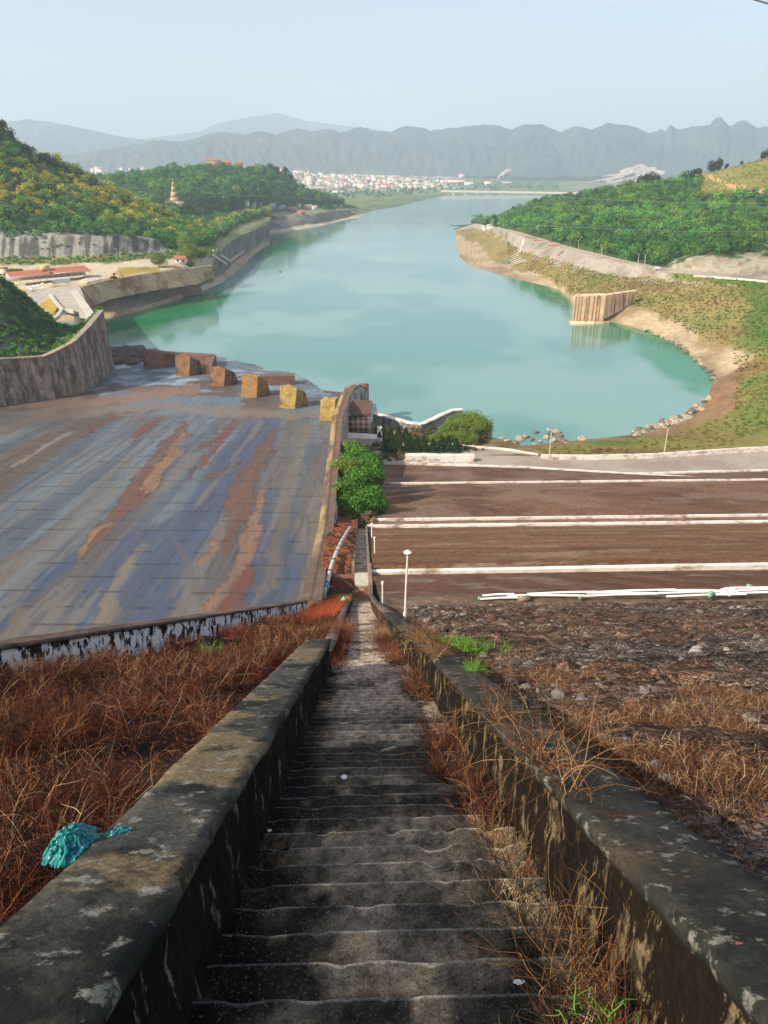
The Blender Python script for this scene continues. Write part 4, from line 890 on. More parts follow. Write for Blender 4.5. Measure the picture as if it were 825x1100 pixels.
ck = n_.nodes.new('ShaderNodeTexChecker'); ck.inputs['Scale'].default_value = .75; ck.inputs['Color1'].default_value = (.30, .13, .07, 1); ck.inputs['Color2'].default_value = (.62, .50, .34, 1)
n_.links.new(mp2.outputs[0], ck.inputs['Vector']); n_.links.new(ck.outputs[0], b_.inputs['Base Color']); b_.inputs['Roughness'].default_value = .9
v, f = box(((xw[0]+xw[1])/2, y0-.2, 11.5), (xw[1]-xw[0]-.6, .4, zt-12.0)); mk('lattice', v, f, M_lat, hb, loc=pb0)
for k in range(0):
    zz = 11.8 + k*(zt-12.4)/7; v, f = box(((xw[0]+xw[1])/2, y0-.52, zz), (xw[1]-xw[0]-.6, .22, .16)); mk('lattice_bar', v, f, M_pale, hb, loc=pb0)
a_ = at(371, 447.5, d=y0-.8); b_2 = at(398.5, 444, d=y0-.8); c_ = at(400, 430.5, d=y0+14); d_2 = at(379, 428.5, d=y0+14)
quadbox('roof', [a_, b_2, c_, d_2], .8, mat('dark_roof', (.11, .06, .045), .9, .5, .3), hb, pb0)
# tall dark pier past the roof, and end plate
p = at(390.5, 432, z=10); _q = np.array([p[0], p[1]+6, 2.0]); v, f = box(tuple(_q), (4.2, 3.2, topd(392, 413, _q))); o = mk('brown_pier', v, f, M_blkt, loc=(p[0], p[1]+6, 2)); tag(o, 'slim brown concrete pier rising behind the lattice building', 'pier')
# white retaining steps in front of the lattice building
p = at(388, 478, z=12); o = empty('white_retaining_box', p, 'pale concrete enclosure with a white front and a tall side wall below the lattice building', 'retaining wall')
x0_, x1_ = at(374, 478, d=p[1])[0], at(406, 478, d=p[1])[0]
quadbox('front_wall', [at(373, 470.5, d=p[1]-.3), at(406.5, 471.5, d=p[1]-.3), at(406.5, 466.5, d=p[1]+3), at(373, 464.5, d=p[1]+3)], 5, M_pale, o, p)
quadbox('side_wall', [at(405.5, 472, d=p[1]-.3), at(411, 472, d=p[1]-.3), at(410, 458, d=p[1]+14), at(405, 458, d=p[1]+14)], 7, M_pale, o, p)
quadbox('sloping_slab', [at(366, 470, d=p[1]-2), at(380, 479, d=p[1]-5), at(381, 476, d=p[1]-1), at(368, 466, d=p[1]+2)], .8, M_blkt, o, p)

# ---------------------------------------------------------------- trees at the corner
def tree_proto(kind, n, leaf, lumps, seed, cols, h=1.0):
    """unit-size tree with trunk, limbs and crown"""
    o = bpy.data.objects.new(kind, None); COL.objects.link(o)
    r = np.random.default_rng(seed); parts = []
    parts.append(tube([(0, 0, -.15), (.02, .01, .25), (-.02, .02, .55), (.01, 0, .95)], [.05, .04, .03, .012], 7))
    for k in range(7):
        z0 = .3 + .08*k; an = k*2.4; e_ = np.array([math.cos(an)*.5, math.sin(an)*.5, z0 + .35]); parts.append(tube([(0, 0, z0), e_*.5 + np.array([0, 0, z0*.5 + .02]), e_], [.022, .015, .006], 5))
    mkt('trunk', parts, M_bark, o)
    Q, br = crown_template(n, seed, leaf, lumps)
    Q = Q * np.array([1, 1, h]); V = Q.reshape(-1, 3); cl = np.asarray(cols)[r.integers(0, len(cols), n)] * br[:, None]
    C = np.repeat(cl, 4, axis=0); mk('crown', V, np.arange(len(V)).reshape(-1, 4), M_leaf, o, col=C)
    return o
used = set()
def put(o, p, s, label, catg, group=None, sz=1.0, rz=None):
    if o.name in used: o = copy_tree(o)
    else: used.add(o.name)
    o.location = tuple(p); o.scale = (s, s, s*sz); o.rotation_euler = (0, 0, random.uniform(0, 6.28) if rz is None else rz); tag(o, label, catg, group); return o
pr_bright = [tree_proto('leafy_tree', 7500, .05, 20, 400 + i, [(0.07, .20, .025), (.10, .26, .03), (.045, .14, .02), (.15, .30, .04)]) for i in range(3)]
pr_olive = [tree_proto('bushy_tree', 9500, .036, 26, 420 + i, [(0.13, .26, .045), (.22, .32, .055), (.09, .19, .035), (.32, .32, .06)]) for i in range(3)]
pr_dark = [tree_proto('ridge_tree', 700, .10, 10, 440 + i, [(0.02, .05, .02), (.035, .075, .025), (.05, .09, .03)], 1.1) for i in range(3)]
# green mass between the training wall and the terraces
lab_b = ['bright green leafy tree nearest the red terraces', 'bright green tree standing against the training wall', 'bright green tree with its crown over the dark slope edge', 'full green tree in the middle of the clump by the training wall',
         'leaning green tree on the terrace side of the clump', 'dark-shaded green tree hard against the training wall', 'light green tree below the white enclosure', 'small green tree squeezed in at the top of the clump', 'round green shrub-like tree under the retaining enclosure']
for k, (px, py, d, s) in enumerate([(376, 556, 133, 4.6), (370, 540, 140, 4.4), (398, 546, 138, 4.6), (384, 528, 150, 5.0), (398, 520, 158, 4.6), (371, 512, 164, 4.6), (384, 500, 176, 5.2), (376, 492, 190, 4.6), (398, 505, 170, 4.2)]):
    pp = at(px, py, d=d); put(pr_bright[k % 3] if k not in (5, 7) else pr_olive[k % 3], (pp[0], pp[1], pp[2]-s*.5), s, lab_b[k], 'tree', 'green trees beside the training wall', 1.0)
# big bushy trees at the river corner
lab_o = ['olive-green bushy tree at the river wall end of the corner clump', 'tallest bushy tree of the corner clump', 'broad bushy tree at the ribbed wall', 'low olive bush in front of the corner clump', 'mid-green bushy tree behind the corner clump', 'yellowish bushy tree leaning over the river wall', 'small bush at the foot of the ribbed wall', 'bushy tree in the middle front of the corner clump']
for k, (px, py, s) in enumerate([(482, 473, 5.2), (497, 469, 6.6), (514, 470, 6.4), (468, 477, 3.2), (505, 464, 6.2), (488, 464, 4.6), (507, 478, 3.4), (495, 477, 4.2)]):
    put(pr_olive[k % 3], at(px, py, z=11.3), s, lab_o[k], 'tree', 'bushy trees at the river corner', .8)
# young conifers
def conifer_proto():
    o = bpy.data.objects.new('young_conifer', None); COL.objects.link(o); mkt('trunk', [tube([(0, 0, -.1), (0, 0, .95)], [.05, .01], 6)], M_bark, o)
    r = np.random.default_rng(9); n = 900; z = r.random(n)**1.3; th = r.uniform(0, 6.283, n); rr = (1 - z) * .34 * r.uniform(.55, 1.08, n) + .02
    Pc = np.stack([rr*np.cos(th), rr*np.sin(th), z*.95 + .05], 1); dd = np.stack([np.cos(th), np.sin(th), np.full(n, .5)], 1) + r.normal(size=(n, 3))*.3
    a_ = np.cross(dd, r.normal(size=(n, 3))); a_ /= np.linalg.norm(a_, axis=1)[:, None]; dd /= np.linalg.norm(dd, axis=1)[:, None]; s = .055
    Q = np.stack([Pc - a_*s*.5, Pc - dd*s, Pc + a_*s*.5, Pc + dd*s*1.3], 1); c = np.array([(.03, .09, .035), (.05, .13, .045), (.09, .15, .04)])[r.integers(0, 3, n)]
    mk('crown', Q.reshape(-1, 3), np.arange(n*4).reshape(-1, 4), M_leaf, o, col=np.repeat(c, 4, axis=0)); return o
con = conifer_proto()
spots = [(413 + 8.6*k + random.uniform(-1, 1), 489 + random.uniform(-.7, .7), 5.2) for k in range(10)] + [(408 + 8*k + random.uniform(-2, 2), 480 + k*.4 + random.uniform(-1.5, 1.5), 4.4) for k in range(7)] + [(404 + 8*k, 471 + k*1.0, 4.2) for k in range(5)]
for k, (px, py, s) in enumerate(spots):
    s *= random.uniform(.8, 1.25) * .9; put(con, at(px, py - 3, z=12), s, 'young dark green conifer planted in rows behind the white wall', 'conifer', 'young conifers planted behind the white wall')
# low scrub on that corner ground
n = 320; px = rng.uniform(400, 520, n); py = np.where(px < 438, rng.uniform(470, 498, n), rng.uniform(462, 486, n)); Pp = np.array([at(a_, b_, z=11.8) for a_, b_ in zip(px, py)])
cc = np.array([(.22, .11, .04), (.09, .13, .03), (.17, .15, .05), (.06, .1, .03)])[rng.integers(0, 4, n)]
V_, F_, C_ = scatter(T80, Pp, rng.uniform(.6, 1.5, n), cc, rng.uniform(.6, 1, n), 5); tag(mk('corner_scrub', V_, F_, M_leaf, col=C_), kind='stuff')
# debris / dry scrub left of the lower stair foot
n = 160; px = rng.uniform(348, 402, n); py = rng.uniform(548, 565, n); Pp = np.array([at(a_, b_, d=127 + rng.uniform(-3, 3)) for a_, b_ in zip(px, py)]); Pp[:, 2] = 37.6 + rng.uniform(0, .6, n)
cc = np.array([(.3, .2, .12), (.16, .07, .04), (.22, .18, .1)])[rng.integers(0, 3, n)]; V_, F_, C_ = scatter(T80, Pp, rng.uniform(.5, 1.1, n), cc, rng.uniform(.4, .8, n), 6); tag(mk('dry_scrub', V_, F_, M_leaf, col=C_), kind='stuff')

# ================================================================== QUAY, SHORE ROCKS, BANK OBJECTS
M_quay = mat('pinkish_concrete', (0.78, 0.54, 0.33), .9, .12, .2, .4, .2, stain=(0.22, 0.12, 0.07), stain_scale=.22, stain_thr=(.54, .64), stain_stretch=(1, 1, .12))
q0 = at(619, 347, z=0); qd = q0[1]
qt = lambda px, py, d: at(px, py, d=d)
zq = qt(622, 318, qd)[2]
qa = at(619, 346, z=-1); qb = at(655, 344, z=-1); qc = at(697, 331, z=zq-9)
qy = empty('quay_block', q0, 'ribbed pinkish concrete quay block at the water edge', 'quay')
P = np.array([[at(618.5, 318.5, z=zq)[0], qd, zq], [at(655.5, 319, z=zq)[0], qd + 4, zq], [at(697, 318.5, z=zq)[0], qd + 26, zq]])
def quay_part(name, A, B, zl0, zl1, dep):
    v = np.array([(A[0], A[1], zl0), (B[0], B[1], zl1), (B[0] + 2, B[1] + dep, zl1), (A[0] + 2, A[1] + dep, zl0), (A[0], A[1], A[2]), (B[0], B[1], B[2]), (B[0] + 2, B[1] + dep, B[2]), (A[0] + 2, A[1] + dep, A[2])])
    mk(name, v, [(0, 3, 2, 1), (4, 5, 6, 7), (0, 1, 5, 4), (1, 2, 6, 5), (2, 3, 7, 6), (3, 0, 4, 7)], M_quay, qy, loc=q0)
quay_part('quay_face', P[0], P[1], -3, -3, 9); quay_part('wing_face', P[1] + np.array([.05, .4, -.02]), P[2], 2, zq - 9, 7)
M_rib = mat('dark_rib', (.34, .19, .11), .95)
for t in (.03, .13, .22, .36, .45, .6, .71, .8, .97):
    p = P[0]*(1-t) + P[1]*t; v, f = box((p[0], p[1]-.15, -1), (.38, .3, p[2] + .6)); mk('rib', v, f, M_rib, qy, loc=q0)
for t in (.05, .2, .31, .48, .6, .78, .9):
    p = P[1]*(1-t) + P[2]*t; zl = 4 + t*(zq-9-2); v, f = box((p[0], p[1]-.3, zl), (.38, .3, p[2] + .5 - zl)); mk('rib', v, f, M_rib, qy, loc=q0)
v, f = box((P[0][0]*.5 + P[1][0]*.5, qd - 1.5, -3), (P[1][0] - P[0][0] + 4, 3.6, 4.4)); mk('footing', v, f, M_quay, qy, loc=q0)

def rock_mesh(seed, m):
    bm = bmesh.new(); bmesh.ops.create_icosphere(bm, subdivisions=2, radius=1.0); r = random.Random(seed)
    off = Vector((r.uniform(0, 50), r.uniform(0, 50), r.uniform(0, 50)))
    for v_ in bm.verts:
        q = v_.co * 1.3 + off; n_ = float(vnoise(q.x, q.y, q.z, seed)); v_.co = v_.co * (0.55 + .9*n_); v_.co.z *= .7
    me = bpy.data.meshes.new('rock'); bm.to_mesh(me); bm.free(); me.materials.append(m); return me
M_rock = mat('river_rock', (0.34, 0.28, 0.2), .95, 1.5, .35, .5, .05); M_rockd = mat('dark_river_rock', (0.15, 0.125, 0.1), .95, 1.5, .35, .5, .05)
rm = [rock_mesh(i, M_rock) for i in range(4)] + [rock_mesh(9 + i, M_rockd) for i in range(2)]
def rock(p, s, label, group, k=None, name='boulder', catg='boulder'):
    o = bpy.data.objects.new(name, rm[random.randrange(6) if k is None else k]); COL.objects.link(o); o.location = tuple(p); o.rotation_euler = (random.uniform(-.3, .3), random.uniform(-.3, .3), random.uniform(0, 6.3)); o.scale = (s*random.uniform(.8, 1.4), s, s*random.uniform(.7, 1.1)); return tag(o, label, catg, group)
rs = [(540, 471), (546, 474), (553, 476), (558, 472), (565, 469), (571, 472), (574, 477), (580, 474), (587, 470), (592, 466), (596, 473), (601, 468), (605, 474), (610, 479), (626, 472), (634, 475), (640, 476), (575, 464), (590, 462), (598, 464)]
for px, py in rs: rock(at(px, py, z=.3), random.uniform(.9, 1.9), 'tan or dark boulder lying in the shallows where the near bank meets the bay', 'boulders along the near bank of the bay')
for k in range(95):
    t = random.random(); px = 685 + t*75 + random.gauss(0, 4); sy = float(np.interp(px, [680, 715, 742, 762], [466, 457, 446, 430])); py = sy - 2 + random.uniform(-3, 6)
    rock(at(px, py, z=.4), random.uniform(.7, 1.9), 'small rock of the stony shore at the near end of the bay', 'shore rocks at the near end of the bay', name='shore_rock', catg='rock')
for k in range(70):
    px = random.uniform(690, 768); sy = float(np.interp(px, [690, 700, 735, 757, 768], [354, 357, 375, 396, 408])); py = sy + random.uniform(-5, 1)
    rock(at(px, py, z=.5), random.uniform(.6, 1.6), 'small rock on the sandy far side of the bay', 'shore rocks on the far side of the bay', name='shore_rock', catg='rock')
for px, py in [(196, 303), (212, 319), (218, 310), (235, 307), (268, 290), (273, 286), (279, 289), (301, 292), (596, 319), (599, 325), (604, 328), (590, 321)]:
    rock(at(px, py, z=.1), random.uniform(.7, 1.5), 'dark rock breaking the surface of the river off the shore', 'dark rocks awash off the banks', 4, 'river_rock', 'rock')
# street lamps
M_post = mat('grey_post', (.55, .53, .5), .6, 3, .1, 0); M_postd = mat('white_post', (.74, .68, .62), .7, 3, .1, 0)
def street_lamp(p, h, label, catg='street lamp', group=None, arm=1.6, r=.11, m=None):
    o = empty('street_lamp', p, label, catg, group); mkt('pole', [tube([(0, 0, -.3), (0, 0, h*.6), (0, 0, h)], [r, r*.8, r*.6], 8)], m or M_post, o)
    mkt('arm', [tube([(0, 0, h-.05), (-arm*.5, -.1, h+.25), (-arm, -.2, h+.3)], [r*.55, r*.5, r*.4], 6)], m or M_post, o)
    v, f = box((-arm-.3, -.2, h+.2), (.8, .3, .16), 0, .8); mk('lamp_head', v, f, m or M_post, o); return o
b0 = at(590, 489.5, z=12.2); street_lamp(b0, topd(590, 461, b0), 'grey lamp post behind the start of the white road parapet', 'street lamp', None, 1.2, .16)
b0 = at(713, 489, z=12.2); street_lamp(b0, topd(714.5, 460, b0), 'grey lamp post behind the middle of the white road parapet', 'street lamp', None, 1.2, .16)
proto = None
for k, (px, py, pyt) in enumerate([(621, 268, 259), (646, 275.5, 265), (672, 280, 271), (685, 284, 273), (692, 286, 273), (724, 289.5, 278)]):
    b0 = at(px, py, z=27.3); h = topd(px, pyt, b0)
    if proto is None: proto = street_lamp(b0, h, '', 'street lamp', None, 1.5, .22); o = proto; ph = h
    else: o = copy_tree(proto); o.location = tuple(b0); o.scale = (1, 1, h/ph)
    tag(o, 'pale lamp post on the road below the forested right bank hill', 'street lamp', 'lamp posts of the right bank road')
for k, (px, pyt, pyb) in enumerate([(14, 265, 280), (57, 266, 282), (93, 267, 281), (126, 267, 279)]):
    b0 = at(px, pyb, z=27.); h = topd(px, pyt, b0); o = copy_tree(proto); o.location = tuple(b0); o.scale = (1, 1, h/ph)
    tag(o, 'pale lamp post in front of the grey cliff above the shed', 'street lamp', 'lamp posts under the grey cliff')
# car on the right bank road, orange awnings, concrete stairs of embankment
M_carw = mat('white_car_paint', (.75, .75, .73), .4, 2, .05, 0); M_glass = mat('dark_glass', (.03, .035, .04), .15, 2, .05, 0, spec=.6); M_tyre = mat('tyre_rubber', (.02, .02, .02), .9, 2, .05, 0)
def car(p, label, L=4.6, W=1.9, H=1.5, rz=0, m=None, name='car', catg='car', group=None, van=False):
    o = empty(name, p, label, catg, group, rz)
    pr_ = [(-L/2, .35), (-L/2, .85), (-L*.33, .95), (-L*.2 if not van else -L*.42, H), (L*.24 if not van else L*.47, H), (L*.42 if not van else L*.49, .95), (L/2, .85), (L/2, .35)]
    v = np.array([(x, s*W/2*(1 if z < 1 else .88), z) for s in (-1, 1) for x, z in pr_]); k_ = len(pr_)
    f = [tuple(range(k_)), tuple(range(2*k_-1, k_-1, -1))] + [(i, (i+1) % k_, k_+(i+1) % k_, k_+i)[::-1] for i in range(k_)]
    mk('body', v, f, m or M_carw, o)
    v, f = box((L*.02, 0, .98), (L*.5 if not van else L*.84, W*.93, (H-.98)*.78), 0, .97); mk('window', v, f, M_glass, o)
    for sx in (-.3, .3):
        for sy in (-1, 1):
            c_ = np.array([sx*L, sy*W*.46, .33]); mkt('wheel', [tube([c_ - (0, .12, 0), c_ + (0, .12, 0)], [.33, .33], 12)], M_tyre, o)
    return o
car(at(706, 289, z=27.5), 'small white car parked at the end of the pale embankment', 4.8, rz=2.9)
M_red = mat('red_awning', (.48, .12, .05), .8, 1, .2, .1)
for k, (px, py, lab) in enumerate([(565, 256, 'orange awning beside the post near the trees on the embankment road'), (577, 260, 'orange awning in the middle of the row along the embankment road'), (594, 265.5, 'long red awning at the downhill end of the embankment road row')]):
    p = at(px, py + 1.5, z=27.5); o = empty('awning', p, lab, 'awning', 'orange awnings along the embankment road', .4); dep = p[1]; wA = (9, 8, 13)[k]
    v = np.array([(-wA/2, -2, 2.6), (wA/2, -2, 2.6), (wA/2, 0, 3.6), (-wA/2, 0, 3.6), (wA/2, 2, 2.6), (-wA/2, 2, 2.6)]); v = np.concatenate([v, v - (0, 0, .12)])
    mk('canopy', v, [(0, 1, 2, 3), (3, 2, 4, 5), (9, 8, 7, 6), (11, 10, 8, 9), (0, 6, 7, 1), (5, 4, 10, 11), (1, 7, 8, 2), (2, 8, 10, 4), (0, 3, 9, 6), (3, 5, 11, 9)], M_red, o)
    for sx in (-1, 1):
        for sy in (-1.8, 1.8): mkt('post', [tube([(sx*wA*.46, sy, 0), (sx*wA*.46, sy, 2.6)], [.08, .08], 5)], M_post, o)
p0 = at(559, 271, z=14); p1 = at(562, 254, z=26); o = empty('embankment_steps', p0, 'pale concrete steps climbing the embankment to the orange awnings', 'steps')
pts = resample([p0, p1], 1.5)
V_, F_ = sweep(pts, [(-2.2, .5), (2.2, .5), (2.2, -1), (-2.2, -1)]); mk('flight', V_, F_, M_pale, o, loc=p0)
for s in (-1, 1):
    V_, F_ = sweep(pts + np.array([s*2.5, 0, 0]), [(-.3, 1.3), (.3, 1.3), (.3, -1), (-.3, -1)]); mk('side_wall', V_, F_, M_white, o, loc=p0)
# rows of pale pipes/sleepers lying on the sand slope
for k in range(6):
    a_ = RB.at(533 + 2.6*k, 283 + .6*k); b_2 = RB.at(556 + 2.0*k, 272.5 + 1.6*k); 
    P = np.array([a_, a_*.66 + b_2*.34, a_*.33 + b_2*.67, b_2]) + np.array([0, 0, .5]); P[1] = RB.at(541 + 2.5*k, 279.5 + .9*k) + [0, 0, .5]; P[2] = RB.at(549 + 2.2*k, 276 + 1.2*k) + [0, 0, .5]
    o = mkt('concrete_beam', [tube(P, [.55]*4, 5)], M_pale, None, loc=a_); tag(o, 'pale concrete beam lying on the grassy slope beside the sand spit', 'beam', 'concrete beams on the spit slope')
# white kerb along the right bank road
P = np.array([RB.at(px, py) for px, py in [(745, 297), (770, 299), (800, 301), (825, 303.5), (880, 307)]]) + [0, 0, .3]
P = resample(P, 4); V_, F_ = sweep(P, [(-.3, .9), (.3, .9), (.3, -1), (-.3, -1)]); tag(mk('guard_wall', V_, F_, M_white, loc=P[0]), 'low pale guard wall along the road below the rock cut', 'wall')
# ridge trees of the right bank
rt = [(665, 199, 11, 0), (676, 197, 10, 0), (687, 196, 15, 0), (694, 195, 17, 0), (700, 194, 18, 0), (706, 194, 12, 0), (716, 197, 9, 0), (736, 194, 18, 0), (744, 192, 16, 0), (748, 190, 17, 0), (764, 182, 15, 1), (771, 180, 17, 1), (781, 177, 8, 1), (820, 167, 12, 1), (826, 166, 14, 1), (797, 173, 6, 1), (640, 206, 12, 0), (628, 208, 11, 0), (610, 211, 10, 0), (600, 212, 10, 0), (575, 219, 12, 0), (552, 226, 12, 0), (543, 231, 11, 0)]
lb = {0: 'dark tree standing up from the forest crest of the right bank hill', 1: 'dark tree on the bare grassy dome above the dirt track'}
for k, (px, py, h, g_) in enumerate(rt):
    p = RB.at(px, py + 3); put(pr_dark[k % 3], p - np.array([0, 0, 1]), h*.55*random.uniform(.9, 1.1), lb[g_], 'tree', ['trees on the forest crest', 'trees on the grassy dome'][g_], 1.15)
put(pr_olive[0], RB.at(695, 244) - np.array([0, 0, 1]), 9, 'single pale yellow-green tree in the middle of the dark right bank forest', 'tree')
bpy.data.objects
# trees on the spit
for k, (px, py, s) in enumerate([(525, 243, 9), (529, 241.5, 10), (534, 242, 7), (521, 244, 5)]):
    put(pr_dark[k % 3], RB.at(px, py + 1) - np.array([0, 0, 1]), s, 'dark tree at the tip of the right bank by the small white huts', 'tree', 'trees at the tip of the right bank')
# ================================================================== LEFT BANK BUILDINGS
M_tile = mat('red_roof', (.42, .14, .08), .85, .4, .2, .2, .05); M_wallw = mat('pale_wall', (.62, .58, .52), .9, .3, .1, 0); M_dark = mat('dark_opening', (.03, .03, .03), .9)
def house(p, W, D, H, label, catg, rz=0, roof=None, wall=None, gable=True, group=None, name='house', detail=True, rh=None):
    o = empty(name, p, label, catg, group, rz); v, f = box((0, 0, -1.5), (W, D, H + 1.5)); mk('wall', v, f, wall or M_wallw, o); rh = rh if rh is not None else D*.28; e = .5
    if gable:
        v = np.array([(-W/2-e, -D/2-e, H-.15), (W/2+e, -D/2-e, H-.15), (W/2+e, 0, H+rh), (-W/2-e, 0, H+rh), (W/2+e, D/2+e, H-.15), (-W/2-e, D/2+e, H-.15)]); v2 = np.concatenate([v, v + (0, 0, .25)])
        mk('roof', v2, [(6, 7, 8, 9), (9, 8, 10, 11), (0, 3, 2, 1), (3, 5, 4, 2), (0, 1, 7, 6), (5, 11, 10, 4), (1, 2, 8, 7), (2, 4, 10, 8), (0, 6, 9, 3), (3, 9, 11, 5)], roof or M_tile, o)
        v = np.array([(-W/2, -D/2, H), (-W/2, 0, H+rh), (-W/2, D/2, H), (W/2, -D/2, H), (W/2, 0, H+rh), (W/2, D/2, H)]); mk('gable', v, [(0, 1, 2), (5, 4, 3)], wall or M_wallw, o)
    else:
        v, f = box((0, 0, H), (W+.5, D+.5, .5)); mk('roof', v, f, roof or M_tile, o)
    if detail:
        nfl = max(1, int(H/3.2)); nw = max(2, int(W/4))
        for fl in range(nfl):
            for k in range(nw):
                x = -W/2 + W*(k+.5)/nw; v, f = box((x, -D/2-.03, fl*3.2 + 1.0), (1.5, .12, 1.4)); mk('window', v, f, M_dark, o)
    return o
# long open shed with red roof
a_ = at(11, 304, z=25); b_2 = at(96, 296, z=25.5); vec = b_2 - a_; Ls = float(np.hypot(vec[0], vec[1])); rz = math.atan2(vec[1], vec[0]); mid = (a_+b_2)/2
sh = empty('vehicle_shed', mid, 'long open vehicle shed with a red roof and pale eave', 'shed', None, rz)
for (x0, x1, hh) in [(-Ls/2, -Ls*.02, 4.2), (Ls*.02, Ls/2, 4.6)]:
    v = np.array([(x0, -4.5, hh), (x1, -4.5, hh), (x1, 7, hh+2.6), (x0, 7, hh+2.6)]); v = np.concatenate([v - (0, 0, .3), v]); mk('roof', v, [(3, 2, 1, 0), (4, 5, 6, 7), (0, 1, 5, 4), (1, 2, 6, 5), (2, 3, 7, 6), (3, 0, 4, 7)], M_tile, sh)
    v, f = box(((x0+x1)/2, -4.7, hh-.75), (x1-x0, .3, .8)); mk('eave', v, f, M_pale, sh)
v, f = box((0, 7, 0), (Ls, .4, 5.5)); mk('back_wall', v, f, M_wallw, sh)
for k in range(13):
    v, f = box((-Ls/2 + 1 + k*(Ls-2)/12, -4.3, -.5), (.35, .35, 4.5)); mk('post', v, f, M_pale, sh)
v, f = box((-Ls*.03, 4, 6), (6, 4, 3.5)); mk('roof_hut', v, f, mat('yellow_render', (.6, .45, .2)), sh)
# parked vehicles
def gz(px, py, z=25.2): return at(px, py, z=z)
cars = [(31, 310.5, 'white car parked under the near end of the red-roofed shed', 0), (36, 309, 'white car parked second from the near end of the shed', 0), (41, 308, 'silver-white car parked in the middle of the shed bay', 0), (46, 306.5, 'white car parked beside the bus', 0), (33, 312, 'white car parked out in the open before the shed', 0)]
for px, py, lab, _ in cars: car(gz(px, py), lab, 4.8, rz=rz + 1.3 + random.uniform(-.1, .1))
car(gz(65, 304.5), 'long white bus parked beside the shed', 14, 2.6, 3.3, rz=rz-.02, van=True, name='bus', catg='bus')
# excavator-like orange machine
p = at(122, 299, z=25); ex = empty('excavator', p, 'orange excavator standing on the yellow grass above the retaining wall', 'excavator', None, .5)
M_or = mat('orange_machine', (.55, .25, .04), .6, 1, .2, 0)
for s in (-1.3, 1.3): v, f = box((0, s, 0), (5, .7, 1.0)); mk('track', v, f, M_tyre, ex)
v, f = box((-.3, 0, 1), (3.4, 2.6, 1.6), 0, .9); mk('body', v, f, M_or, ex); v, f = box((.8, .7, 2.4), (1.6, 1.2, 1.5), 0, .9); mk('cab', v, f, M_glass, ex)
mkt('boom', [tube([(1.2, -.3, 2.4), (3.4, -.3, 5.4), (5.6, -.3, 4.8)], [.35, .3, .22], 6)], M_or, ex); mkt('dipper', [tube([(5.6, -.3, 4.8), (6.4, -.3, 1.6)], [.22, .18], 6)], M_or, ex); v, f = box((6.5, -.3, .6), (1.1, 1.2, 1.2), 0, .7); mk('bucket', v, f, M_or, ex)
# retaining wall under the platform
M_rwall = mat('ochre_retaining', (.40, .30, .17), .95, .1, .25, .3, .2, stain=(.22, .12, .07), stain_scale=.06, stain_thr=(.48, .6), world=True)
P = resample(np.array([at(x, y, z=z) for x, y, z in [(86, 308.5, 24.3), (98, 305, 24.3), (110, 302, 24.3), (155, 294.5, 24.8), (190, 290, 25), (228, 285, 25.3)]]), 5)
rw = empty('platform_wall', P[0], 'long ochre retaining wall holding up the platform of the left bank above the water', 'retaining wall')
V_, F_ = sweep(P, lambda i: [(-.8, .3), (1.6, .3), (9 - 7*max(0, i/len(P) - .8)/.2, -12 + 4*max(0, i/len(P) - .8)/.2), (0, -14)]); mk('upper_wall', V_, F_, M_rwall, rw, loc=P[0])
P2 = resample(np.array([at(x, y, z=12.5) for x, y in [(150, 308), (175, 304), (212, 300)]]), 5)
V_, F_ = sweep(P2, [(-3.5, 0), (1.0, 0), (8.0, -12), (-3.5, -12)]); mk('lower_wall', V_, F_, mat('dark_wall', (.15, .12, .1), .95, .1, .3, .3, .2, world=True), rw, loc=P[0])
V_, F_ = sweep(P2, [(-2.6, .7), (1.2, .7), (1.2, 0), (-2.6, 0)]); mk('coping', V_, F_, M_pale, rw, loc=P[0])
for k in range(10):
    q = P2[min(len(P2)-1, 1 + k*(len(P2)-2)//10)]; mkt('post', [tube([q + np.array([.3, -1.6, -8]), q + np.array([.3, -1.6, 1])], [.45, .45], 5)], M_pale, rw, loc=P[0])
# boat ramp at the platform's near corner
def slab(name, corners, th, m, label=None, catg=None, parent=None, loc=None, struct=False):
    t = np.array([at(x, y, z=z) for x, y, z in corners]); b_ = t - np.array([0, 0, th]); v = np.concatenate([b_, t]); o = mk(name, v, [(0, 3, 2, 1), (4, 5, 6, 7), (0, 1, 5, 4), (1, 2, 6, 5), (2, 3, 7, 6), (3, 0, 4, 7)], m, parent, loc=loc)
    if parent is None: tag(o, label, catg, kind='structure' if struct else None)
    return o
M_ramp = mat('pale_ramp', (.50, .46, .40), .9, .15, .15, .1, .05, world=True)
slab('concrete_yard', [(30, 322, 24.6), (99, 339, 24.6), (85, 306, 24.6), (28, 312, 24.6)], 3, mat('yard_concrete', (.40, .36, .30), .9, .12, .2, .1, .05, world=True), struct=True)
slab('boat_ramp', [(62, 318, 24.75), (100, 340, 24.3), (82, 312.5, 24.9), (74, 313, 24.9)], .5, M_ramp, 'pale concrete ramp strip along the river edge of the yard', 'ramp') if False else None
P = resample(np.array([at(x, y, z=24.7) for x, y in [(80, 313), (86, 322), (93, 332), (99, 341)]]), 3); V_, F_ = sweep(P, [(-2.2, .5), (2.2, .5), (3.5, -25), (-2.2, -25)]); tag(mk('yard_wall', V_, F_, M_ramp, loc=P[0]), 'broad pale wall edging the river side of the concrete yard', 'wall')
pit = slab('yellow_bank', [(36, 331, 24.8), (54, 341, 24.8), (62, 330, 24.8), (54, 319.5, 24.8)], .5, mat('yellow_grass', (.42, .29, .05), .95, .2, .3, .4, .2, world=True), struct=True)
